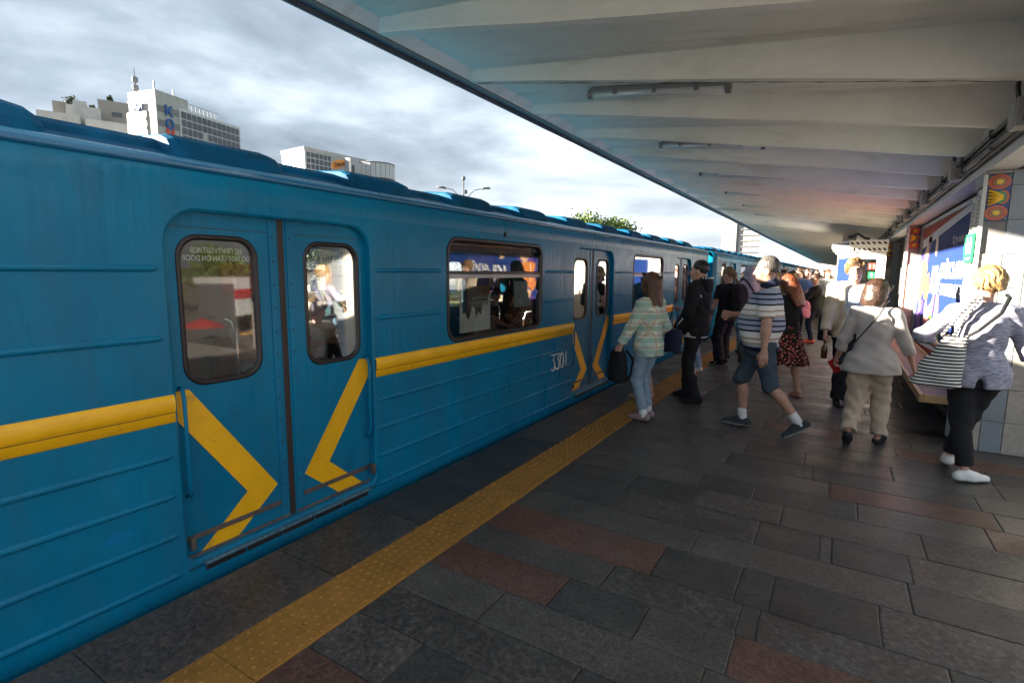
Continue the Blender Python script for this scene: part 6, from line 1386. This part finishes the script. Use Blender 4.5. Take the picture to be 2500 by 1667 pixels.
CROWD = [  # x, y, heading, base, top, legs, hair
    (-1.35, 17.0, 70, 1, 'olive', 'black', 'dark'), (-1.62, 16.1, 40, 3, 'brown', 'navy', 'brown'), (-1.05, 18.6, 100, 3, 'black', 'denim', 'dark'), (-1.75, 18.4, 60, 0, 'red', 'black', 'dark'), (-.80, 17.6, 170, 5, 'denim', 'denim', 'dark'),
    (-.35, 20.2, 190, 3, 'grey', 'olive', 'brown'), (-1.30, 20.5, 80, 2, 'navy', 'grey', 'blonde'), (-1.9, 21.5, 70, 4, 'black', 'brown', 'blonde'), (-.05, 22.0, 185, 0, 'lilac', 'grey', 'brown'), (-.75, 22.6, 200, 1, 'white', 'navy', 'dark'),
    (-1.55, 23.4, 75, 5, 'green', 'black', 'brown'), (.30, 24.0, 180, 1, 'black', 'black', 'grey'), (-.40, 25.0, 150, 2, 'beige', 'denim', 'brown'), (-1.15, 25.6, 60, 3, 'red', 'navy', 'brown'), (-1.85, 26.5, 85, 1, 'white', 'black', 'brown'),
    (.05, 27.2, 190, 4, 'black', 'olive', 'brown'), (-.65, 28.4, 170, 5, 'navy', 'beige', 'dark'), (-1.4, 29.0, 75, 0, 'olive', 'grey', 'blonde'), (.42, 29.6, 180, 3, 'denim', 'black', 'grey'), (-.2, 31.0, 185, 1, 'brown', 'denim', 'blonde'),
    (-1.0, 32.0, 90, 2, 'grey', 'black', 'dark'), (-1.75, 33.0, 70, 3, 'lilac', 'denim', 'dark'), (.2, 34.0, 175, 5, 'white', 'beige', 'brown'), (-.6, 35.5, 190, 0, 'black', 'grey', 'brown'), (-1.35, 37.0, 80, 1, 'mustard', 'navy', 'dark'), (.0, 38.5, 180, 4, 'navy', 'black', 'blonde'), (-.9, 41.0, 185, 3, 'green', 'denim', 'grey'), (-1.6, 43.0, 75, 2, 'beige', 'black', 'dark'), (-.3, 46.0, 180, 1, 'grey', 'navy', 'blonde'), (-1.1, 50.0, 170, 5, 'brown', 'black', 'dark')]
for (x, y, a, bi, tp, lg, hr) in CROWD:
    o = None
    for j, me in enumerate(BASES[bi]):
        c = link('person' if j == 0 else me.name.split('.')[0], me, o)
        if j == 0: o = c; c.location = (x, y, 0); c.rotation_euler = (0, 0, R(a)); c.scale = (1, 1, 1 + random.uniform(-.03, .03))
        else:
            m_ = {1: cc[tp], 2: cc[lg], 3: hcol[hr]}.get(j)
            if m_: c.material_slots[0].link = 'OBJECT'; c.material_slots[0].material = m_
    tag(o, f'distant {hr}-haired person in a {tp} top and {lg} trousers in the platform crowd', 'person', 'crowd further along the platform')
# ------------------------------------------------------------------ town beyond the track
def obox(name, m, o, u, lu, w, lw, z0, z1, parent=None, bev=0):
    """box with a corner at o, edges along the unit vectors u and w"""
    o = Vector((*o, 0)); u = Vector((*u, 0)).normalized(); w = Vector((*w, 0)).normalized(); b = MB()
    c = [o, o + u * lu, o + u * lu + w * lw, o + w * lw]; v = [(p.x, p.y, z) for z in (z0, z1) for p in c]
    return b.add(v, [(3, 2, 1, 0), (4, 5, 6, 7)] + [(i, (i + 1) % 4, (i + 1) % 4 + 4, i + 4) for i in range(4)]).build(name, m, parent)
G = -6.0
m_bw = mat('building_white', (.36, .36, .355), .7, var=.12, scale=.3, stain=((.2, .19, .18), .6, .35, .55, (1, 1, .4))); m_bg = mat('building_grey_band', (.17, .175, .19), .7, var=.05, scale=.3); m_bt = mat('building_beige', (.24, .23, .21), .8, var=.08, scale=.3)
m_win = mat('building_glass', (.055, .065, .08), .22, var=.35, scale=.25, spec=.6); m_win2 = mat('building_glass_pale', (.30, .32, .33), .3, var=.1, scale=.3); m_mull = mat('mullion', (.46, .47, .49), .5, var=.05)
m_lb = mat('letter_blue', (.015, .09, .32), .5, var=.05); m_lr = mat('letter_red', (.55, .07, .06), .5, var=.05)
def glazing(parent, o, u, n, L, z1, rows, pw, ph, lite=(), base=.0):
    """panes standing on a facade: each pane a part, sharing one mesh"""
    u = Vector((*u, 0)).normalized(); nn = Vector((n[0], n[1], 0)).normalized(); cols = int(L / pw); pw = L / cols
    me = {}
    for k, m_ in ((0, m_win), (1, m_win2)):
        b = MB(); a = u * (pw * .42); h = ph * .42
        b.add([tuple(-a + Vector((0, 0, -h))), tuple(a + Vector((0, 0, -h))), tuple(a + Vector((0, 0, h))), tuple(-a + Vector((0, 0, h)))], [(0, 1, 2, 3)]); me[k] = b.mesh('pane', m_)
    for i in range(cols):
        for j in range(rows):
            p = Vector((*o, 0)) + u * (pw * (i + .5)) + nn * .12; link('pane', me[1 if (i, j) in lite else 0], parent, (p.x, p.y, z1 - ph * (j + .5)))
U = Vector((-.237, .9715)); W = Vector((-.9715, -.237)); A0 = Vector((-144.6, 68.3))
kb = thing('office_building', 'tall office tower with striped white corner, blue and red letters and glass grid front', 'building')
obox('corner_block', m_bw, A0, U, 9.0, W, 9.0, G, 44.6, kb); obox('glass_block', m_mull, A0 + U * 6.06 - W * .3, U, 19.3, W, 12, G, 42.0, kb); obox('rear_wing', m_bw, A0 + W * 9.0 + U * .4, U, 14, W, 1.5, G, 39.8, kb)
wl = obox('side_wing', m_bw, A0 + W * 3.0 - U * .25, U, 1, W, 6.4, G, 39.8, kb)
for k in range(7):
    obox('stripe', m_bg, A0 - W * .06, U, 6.0, W, .05, 41.2 - k * 3.4 - 1.5, 41.2 - k * 3.4, kb); obox('stripe', m_bg, A0 + W * 3.2 - U * .32, U, .05, W, 6.0, 38.4 - k * 2.2 - .9, 38.4 - k * 2.2, kb)
glazing(kb, A0 + U * 6.4 - W * .3, U, -W, 18.6, 41.4, 8, 1.55, 1.95, {(4, 2), (9, 5)})
for ch, z, m_ in (('К', 40.4, m_lb), ('О', 37.3, m_lb), ('М', 34.9, m_lr)):
    p = A0 + U * 3.3 - W * .25; text('letter', ch, m_, 3, frame((p.x, p.y, z), (U.x, U.y, 0), (0, 0, 1)), kb, .15, fit=(2.1, 2.5), bold=.06)
p = A0 + W * 6.2 - U * .4; text('letter', 'ТАИ', m_lb, 2, frame((p.x, p.y, 40.9), (-W.x, -W.y, 0), (0, 0, 1)), kb, .12, fit=(4.2, 1.9), bold=.04)
b = MB()
for k in range(9):
    q = A0 + U * (9.5 + k * 1.2) + W * 2; r_ = A0 + U * (9.5 + (k + 1) * 1.2) + W * 2; b.tube([(q.x, q.y, 42), (q.x, q.y, 44.4)], .07, 5); b.tube([(q.x, q.y, 44.4), (r_.x, r_.y, 44.4)], .07, 5); b.tube([(q.x, q.y, 42), (r_.x, r_.y, 44.4)], .05, 5)
b.build('roof_truss', m_bg, kb)
for q, h_ in ((A0 + U * 1.5 + W * 2, 47.2), (A0 + U * 7.5 + W * 3, 47.0)): obox('roof_antenna', m_bw, q, U, .35, W, .35, 44.6, h_, kb)
# stepped building to its left
N_ = Vector((.93, -.37)); T_ = Vector((.37, .93)); S0 = Vector((-.928, .372)) * 190
lb = thing('terraced_building', 'white terraced apartment building with rooftop shrubs left of the office tower', 'building')
for (a, b_, z, dd, m_) in ((-2, 14, 49.0, 6, m_bt), (-9, -1.5, 45.5, 2, m_bw), (-15, -6, 42.5, 0, m_bw), (-5, 6, 41.5, -2, m_bw), (-12, -9, 47.0, 7, m_bt), (-7.5, -4.5, 47.5, 5, m_bw), (5, 14, 50.5, 8, m_bt)):
    obox('terrace', m_, S0 + T_ * a - N_ * dd, T_, b_ - a, -N_, 14, G, z, lb)
for (a, z, w_) in ((1, 46, 2.4), (7, 47, 3), (9, 43.2, 3.5), (3, 43, 3)): obox('window_band', m_win, S0 + T_ * a - N_ * (5.9 if z > 44 else 5.9), T_, w_, N_, .1, z - 1.2, z, lb)
def leafy(name, parent, centre, rad, n, size, m_, seed, squash=.85, clump=9):
    """leaf faces in clumps through the crown volume"""
    rq = np.random.RandomState(seed); c = rq.normal(size=(clump * 3, 3)); c /= np.linalg.norm(c, axis=1)[:, None]; c *= (rq.uniform(.25, .95, (len(c), 1)))
    ci = rq.randint(len(c), size=n); p = c[ci] + rq.normal(size=(n, 3)) * .17; p[:, 2] *= squash; p = p * rad + np.array(centre)
    a = rq.normal(size=(n, 3)); a /= np.linalg.norm(a, axis=1)[:, None]; b_ = np.cross(a, rq.normal(size=(n, 3))); b_ /= np.linalg.norm(b_, axis=1)[:, None]; s = size * rq.uniform(.6, 1.3, (n, 1))
    V = np.stack([p - a * s, p + b_ * s * .5, p + a * s, p - b_ * s * .5], 1).reshape(-1, 3); F = np.arange(4 * n).reshape(-1, 4)
    me = bpy.data.meshes.new(name); me.from_pydata(V.tolist(), [], F.tolist()); me.materials.append(m_); return link(name, me, parent), c * rad * np.array([1, 1, squash]) + np.array(centre)
def leafmat(name, c1, c2):
    m = mat(name, c1, .6, var=.5, scale=1.5, var2=.3, scale2=9); m.node_tree.nodes['Principled BSDF'].inputs['Subsurface Weight'].default_value = 0; return m
lf1 = leafmat('leaf_green', (.085, .13, .025), 0); lf2 = leafmat('leaf_dark', (.035, .06, .02), 0); m_bark = mat('bark', (.09, .065, .045), .9, var=.3, scale=8)
for i, (a, z, r_) in enumerate(((-8.2, 47.6, 1.6), (-3.5, 46.2, .9), (1.0, 49.8, .8))):
    q = S0 + T_ * a - N_ * 7; tr = thing('rooftop_shrub', ['dark conical shrub on the terraced roof', 'small shrub on the middle terrace roof', 'round shrub at the top of the terraced building'][i], 'shrub', (q.x, q.y, z - r_ * 1.2)); leafy('crown', tr, (0, 0, r_), r_, 500, .3, lf2, i, 1.3); b = MB(); b.tube([(0, 0, -.8), (0, 0, r_)], .12, 6); b.build('trunk', m_bark, tr)
ms = thing('antenna_mast', 'tall thin white antenna mast between the terraced building and the tower', 'mast', (-160.0, 71.0, G)); b = MB(); b.smooth = True; b.tube([(0, 0, 0), (0, 0, 52.0)], .65, 10, r2=.5); b.build('shaft', m_bw, ms); b = MB(); b.tube([(0, 0, 52), (0, 0, 59.5)], .22, 6, r2=.06); b.build('aerial', m_bg, ms)
for z in (50, 53.5, 55.5): b = MB(); b.lathe([(.5, z), (1.3 if z < 51 else .7, z + .2), (1.3 if z < 51 else .7, z + 1.2), (.5, z + 1.4)], 10); b.build('dish_ring', m_bg, ms)
# second glass building, sign pylon, drum
A2 = Vector((-159.2, 121.2)); U2 = Vector((1.2, 17.3)).normalized(); W2 = Vector((-13.1, .8)).normalized()
gb = thing('glass_building', 'low glass-fronted office block with pale grid behind the train roof', 'building'); obox('block', m_mull, A2, U2, 26, W2, 13.4, G, 43.0, gb); obox('cornice', m_bw, A2 - U2 * .3 - W2 * .3, U2, 26.6, W2, 14, 42.2, 43.3, gb)
glazing(gb, A2 + U2 * .6, U2, -W2, 24, 41.9, 6, 1.7, 1.95, {(5, 3), (11, 2)}); glazing(gb, A2 + W2 * .5, W2, -U2, 12.4, 41.9, 6, 1.6, 1.95, {(2, 2), (3, 2), (5, 3)})
sp_ = thing('sign_pylon', 'white curved pylon with an orange script supermarket sign', 'sign')
Pa, Pb = Vector((-146.1, 121.4)), Vector((-142.6, 125.4)); d2 = (Pb - Pa).normalized(); n2 = Vector((d2.y, -d2.x))
obox('panel', m_bw, Pa, d2, (Pb - Pa).length, -n2, 4, G, 38.6, sp_); b = MB(); b.smooth = True; b.lathe([(2.4, G), (2.4, 38.4)], 24, (-142.6 + .3, 126.9, 0)); b.build('drum', m_bw, sp_); 
for k in range(2): obox('window_slot', m_win, Vector((-140.4, 125.2 + k * 1.1)), (.35, .94), .8, (.94, -.35), .25, 30.5, 36.0, sp_)
m_or = mat('sign_orange', (.75, .25, .04), .5, var=.05); m_dk = mat('sign_dark', (.03, .025, .02), .5, var=0)
pc = Pa + d2 * 3.0 + n2 * .08
def onp(a, b_, d): q = pc + d2 * a + n2 * d; return (q.x, q.y, 36.3 + b_)
MB().prism([(-2.5, -1.5), (-2.9, -.6), (-2.4, .5), (-1.2, 1.3), (0, 1.6), (1.2, 1.35), (2.3, 1.5), (2.6, 1.9), (2.7, 1.2), (2.2, .1), (.6, -.7), (-1.2, -1.6)], onp, 0, .1).build('sign_board', m_or, sp_)
text('lettering', 'Сільпо', m_dk, 1.5, frame(onp(-.1, .1, .16), (d2.x, d2.y, .28), (-.2 * d2.x, -.2 * d2.y, 1)), sp_, .06, fit=(3.8, 1.5), bold=.04, shear=.25)
dm = thing('drum_building', 'round metal-clad drum building behind the sign pylon', 'building'); b = MB(); b.smooth = True; b.lathe([(6.3, G), (6.3, 32.6)], 36, (-144, 139.5, 0)); b.build('lower_drum', m_bw, dm)
for k in range(24):
    a = 2 * math.pi * k / 24; me_ = None; b = MB(); a0, a1 = a + .01, a + 2 * math.pi / 24 - .01
    b.add([(-144 + 6.6 * math.cos(q), 139.5 + 6.6 * math.sin(q), z) for z in (33.6, 38.4) for q in (a0, a1)], [(0, 1, 3, 2)]); b.build('cladding_panel', m_mull, dm)
    b = MB(); b.add([(-144 + 6.36 * math.cos(q), 139.5 + 6.36 * math.sin(q), z) for z in (30.5, 32.8) for q in (a0 + .02, a1 - .02)], [(0, 1, 3, 2)]); b.build('pane', m_win, dm)
b = MB(); b.smooth = True; b.lathe([(6.5, 33.4), (6.5, 38.5), (6.7, 38.6), (6.7, 38.8), (.1, 38.9)], 36, (-144, 139.5, 0)); b.build('upper_drum', m_bg, dm)
# far apartment tower
at = thing('apartment_tower', 'pale far apartment tower with rows of balconies at the end of the train', 'building'); O3 = Vector((-54, 294)); U3 = Vector((1, .12)).normalized(); W3 = Vector((-.12, 1)).normalized()
obox('block', m_bw, O3, U3, 7, W3, 14, G, 62, at); obox('block', m_bw, O3 + U3 * 8.0 + W3 * 1.5, U3, 10, W3, 14, G, 62, at); obox('stair_core', m_bg, O3 + U3 * 7 + W3 * 1, U3, 1.0, W3, 8, G, 64, at)
pm_ = MB().box(-.9, .9, -.06, 0, -.7, .7).mesh('window', m_bg); bm_ = MB().box(-1.5, 1.5, -.6, 0, -.55, -.1).mesh('balcony', m_bg)
for j in range(15):
    for i, t_ in enumerate((1.4, 4.0, 6.0)):
        q = O3 + U3 * t_ - W3 * .02; link('window', pm_, at, (q.x, q.y, 4 + j * 2.9), (0, 0, math.atan2(U3.y, U3.x)), (.7, 1, 1))
    for i, t_ in enumerate((10.0, 13.2, 16.4)):
        q = O3 + U3 * t_ + W3 * 1.45; link('balcony', bm_, at, (q.x, q.y, 4 + j * 2.9), (0, 0, math.atan2(U3.y, U3.x)))
# street lamp
sl_ = thing('street_lamp', 'twin-arm street lamp rising behind the train roof', 'street lamp', (-27.1, 36.0, G), R(37)); m_lp = mat('lamp_grey_metal', (.10, .105, .11), .5, metal=.3)
b = MB(); b.smooth = True; b.tube([(0, 0, 0), (0, 0, 15.0)], .09, 8, r2=.05); b.build('post', m_lp, sl_)
for s in (-1, 1):
    b = MB(); b.smooth = True; b.tube([(0, 0, 12.9), (s * .35, 0, 13.7), (s * .9, 0, 14.25), (s * 1.6, 0, 14.4)], .035, 6); b.build('arm', m_lp, sl_); b = MB(); b.smooth = True; b.tube([(s * 1.45, 0, 14.36), (s * 1.75, 0, 14.42), (s * 2.2, 0, 14.44)], .085, 8); b.build('lamp_head', m_lp, sl_)
b = MB(); b.smooth = True; b.lathe([(.02, 15.0), (.14, 15.06), (.17, 15.2), (.12, 15.32), (.02, 15.36)], 12); b.build('camera_dome', m_lp, sl_); MB().box(.08, .3, -.1, .1, 13.95, 14.25, .02).build('floodlight', m_lp, sl_)
# trees
def tree(label, loc, h, r_, m_, seed, n=2600, size=.28, group='trees beyond the track'):
    t = thing('tree', label, 'tree', loc, 0, group); _, cl = leafy('crown', t, (0, 0, h - r_ * .8), r_, n, size, m_, seed, .82); b = MB(); b.smooth = True; b.tube([(0, 0, 0), (.1, .05, h * .35), (0, 0, h - r_ * .8)], .22, 8, r2=.1)
    for q in cl[::2]: b.tube([(0, 0, h * .45), tuple(V3(0, 0, h * .55) * .5 + q * .5), tuple(q)], .07, 5, r2=.02)
    b.build('trunk', m_bark, t)
tree('bushy green tree crown showing above the train roof', (-22.6, 55.6, G), 14.6, 3.6, lf1, 3, 5200, .22)
tt_ = [(-86, 50, 12, 6.5), (-95, 62, 12.5, 6), (-80, 66, 11, 5.5), (-92, 36, 12, 6), (-72, 80, 11, 5), (-60, 92, 10.5, 5), (-48, 100, 10, 4.6), (-98, 78, 13, 6), (-36, 108, 10, 4.4), (-26, 116, 9.5, 4)]
tt_ += [(-58, 30, 8, 4.5), (-66, 44, 8.5, 5), (-52, 56, 8, 4.5), (-44, 72, 8, 4.2), (-70, 18, 8.5, 5)]
for i, (x, y, h_, r_) in enumerate(tt_): tree(f'leafy tree seen through the train windows, {["first", "second", "third", "fourth", "fifth", "sixth", "seventh", "eighth", "ninth", "tenth", "eleventh", "twelfth", "thirteenth", "fourteenth", "fifteenth"][i]} of the row counted from the near end', (x, y, G), h_, r_, (lf1, lf2)[i % 2], 20 + i, 1500, .55)
# low street things glimpsed through the car
ap = thing('pharmacy_kiosk', 'low dark grey pharmacy pavilion reflected in the train door glass', 'kiosk', (54.0, 36.7, G), R(58)); box('walls', mat('dark_cladding', (.075, .078, .085), .6, var=.1, scale=1), -5, 5, -3, 3, 0, 6.0, ap); box('white_roof', m_bw, -5.2, 5.2, -3.2, 3.2, 6.0, 6.7, ap)
text('lettering', 'АПТЕКА', m_bw, 1, Matrix.Translation((0, -3.06, 5.4)) @ Matrix.Rotation(R(90), 4, 'X') @ Matrix.Diagonal((1, 1, 1, 1)), ap, .02, fit=(3.6, .55))
bb = thing('roadside_banner', 'red and white roadside banner on posts reflected in the train door glass', 'banner', (41.1, 28.5, G), R(58)); box('sheet', m_pwhite, -1.7, 1.7, -.05, .05, 3.4, 6.8, bb); box('red_band', mat('banner_red', (.5, .04, .05), .5), -1.72, 1.72, -.07, .07, 4.9, 5.8, bb)
text('lettering', '50 42 77', m_dk, 1, Matrix.Translation((0, -.09, 4.2)) @ Matrix.Rotation(R(90), 4, 'X'), bb, .01, fit=(2.6, .7))
for s in (-1.6, 1.6): b = MB(); b.tube([(s, 0, 0), (s, 0, 3.4)], .05, 6); b.build('post', m_lp, bb)
m_bus = mat('bus_yellow', (.62, .33, .03), .4, var=.06); bs = thing('yellow_minibus', 'yellow minibus in the street reflected in the train door glass', 'minibus', (35.1, 26.4, G), R(50))
box('body', m_bus, -2.9, 2.9, -1.05, 1.05, .45, 2.6, bs, .15)
for k in range(5): box('window', m_win, -2.6 + k * 1.05, -1.75 + k * 1.05, -1.075, -1.045, 1.5, 2.2, bs)
for x in (-1.9, 1.9):
    for s in (-1, 1): b = MB(); b.smooth = True; b.lathe([(.42, -.12), (.44, 0), (.42, .12)], 16, (x, s * .95, .43), 'y'); b.build('wheel', rubberk, bs)
um = thing('red_parasol', 'red market parasol in the street reflected in the train door glass', 'parasol', (44.0, 26.0, G)); b = MB(); b.lathe([(1.9, 2.3), (1.0, 2.75), (.05, 3.1)], 8); b.build('canopy', mat('parasol_red', (.45, .06, .06), .7), um); b = MB(); b.tube([(0, 0, 0), (0, 0, 3.0)], .03, 6); b.build('pole', m_lp, um)
bl_ = thing('billboard', 'red and white roadside billboard seen through the second door leaf', 'billboard', (-30, 24.5, G), R(-52)); box('panel', m_pwhite, -2.4, 2.4, -.1, .1, 5.2, 7.6, bl_); box('red_block', m_pred, -.4, 2.2, -.12, .12, 5.5, 6.3, bl_); text('lettering', 'КРЕДИТИ', m_pred, 1, Matrix.Translation((.8, -.13, 6.9)) @ Matrix.Rotation(R(90), 4, 'X'), bl_, .01, fit=(2.6, .6)); b = MB(); b.tube([(0, 0, 0), (0, 0, 5.2)], .16, 8); b.build('post', m_lp, bl_)
for i, (x, y, h_, r_) in enumerate(((84, 50, 12.5, 7), (78, 60, 12, 6.5), (88, 40, 12, 6.5), (80, 30, 11.5, 6))): tree(f'tree on the street side reflected in the door glass, {["first", "second", "third", "fourth"][i]} of four', (x, y, G), h_, r_, (lf1, lf2)[i % 2], 60 + i, 1500, .55, 'street trees reflected in the door glass')
lawn = struct(box('grass_verge', mat('verge_grass', (.075, .125, .03), .9, var=.4, scale=1.2), -120, -16, -60, 220, -5.99, -5.95))
print('objects', len(bpy.data.objects))
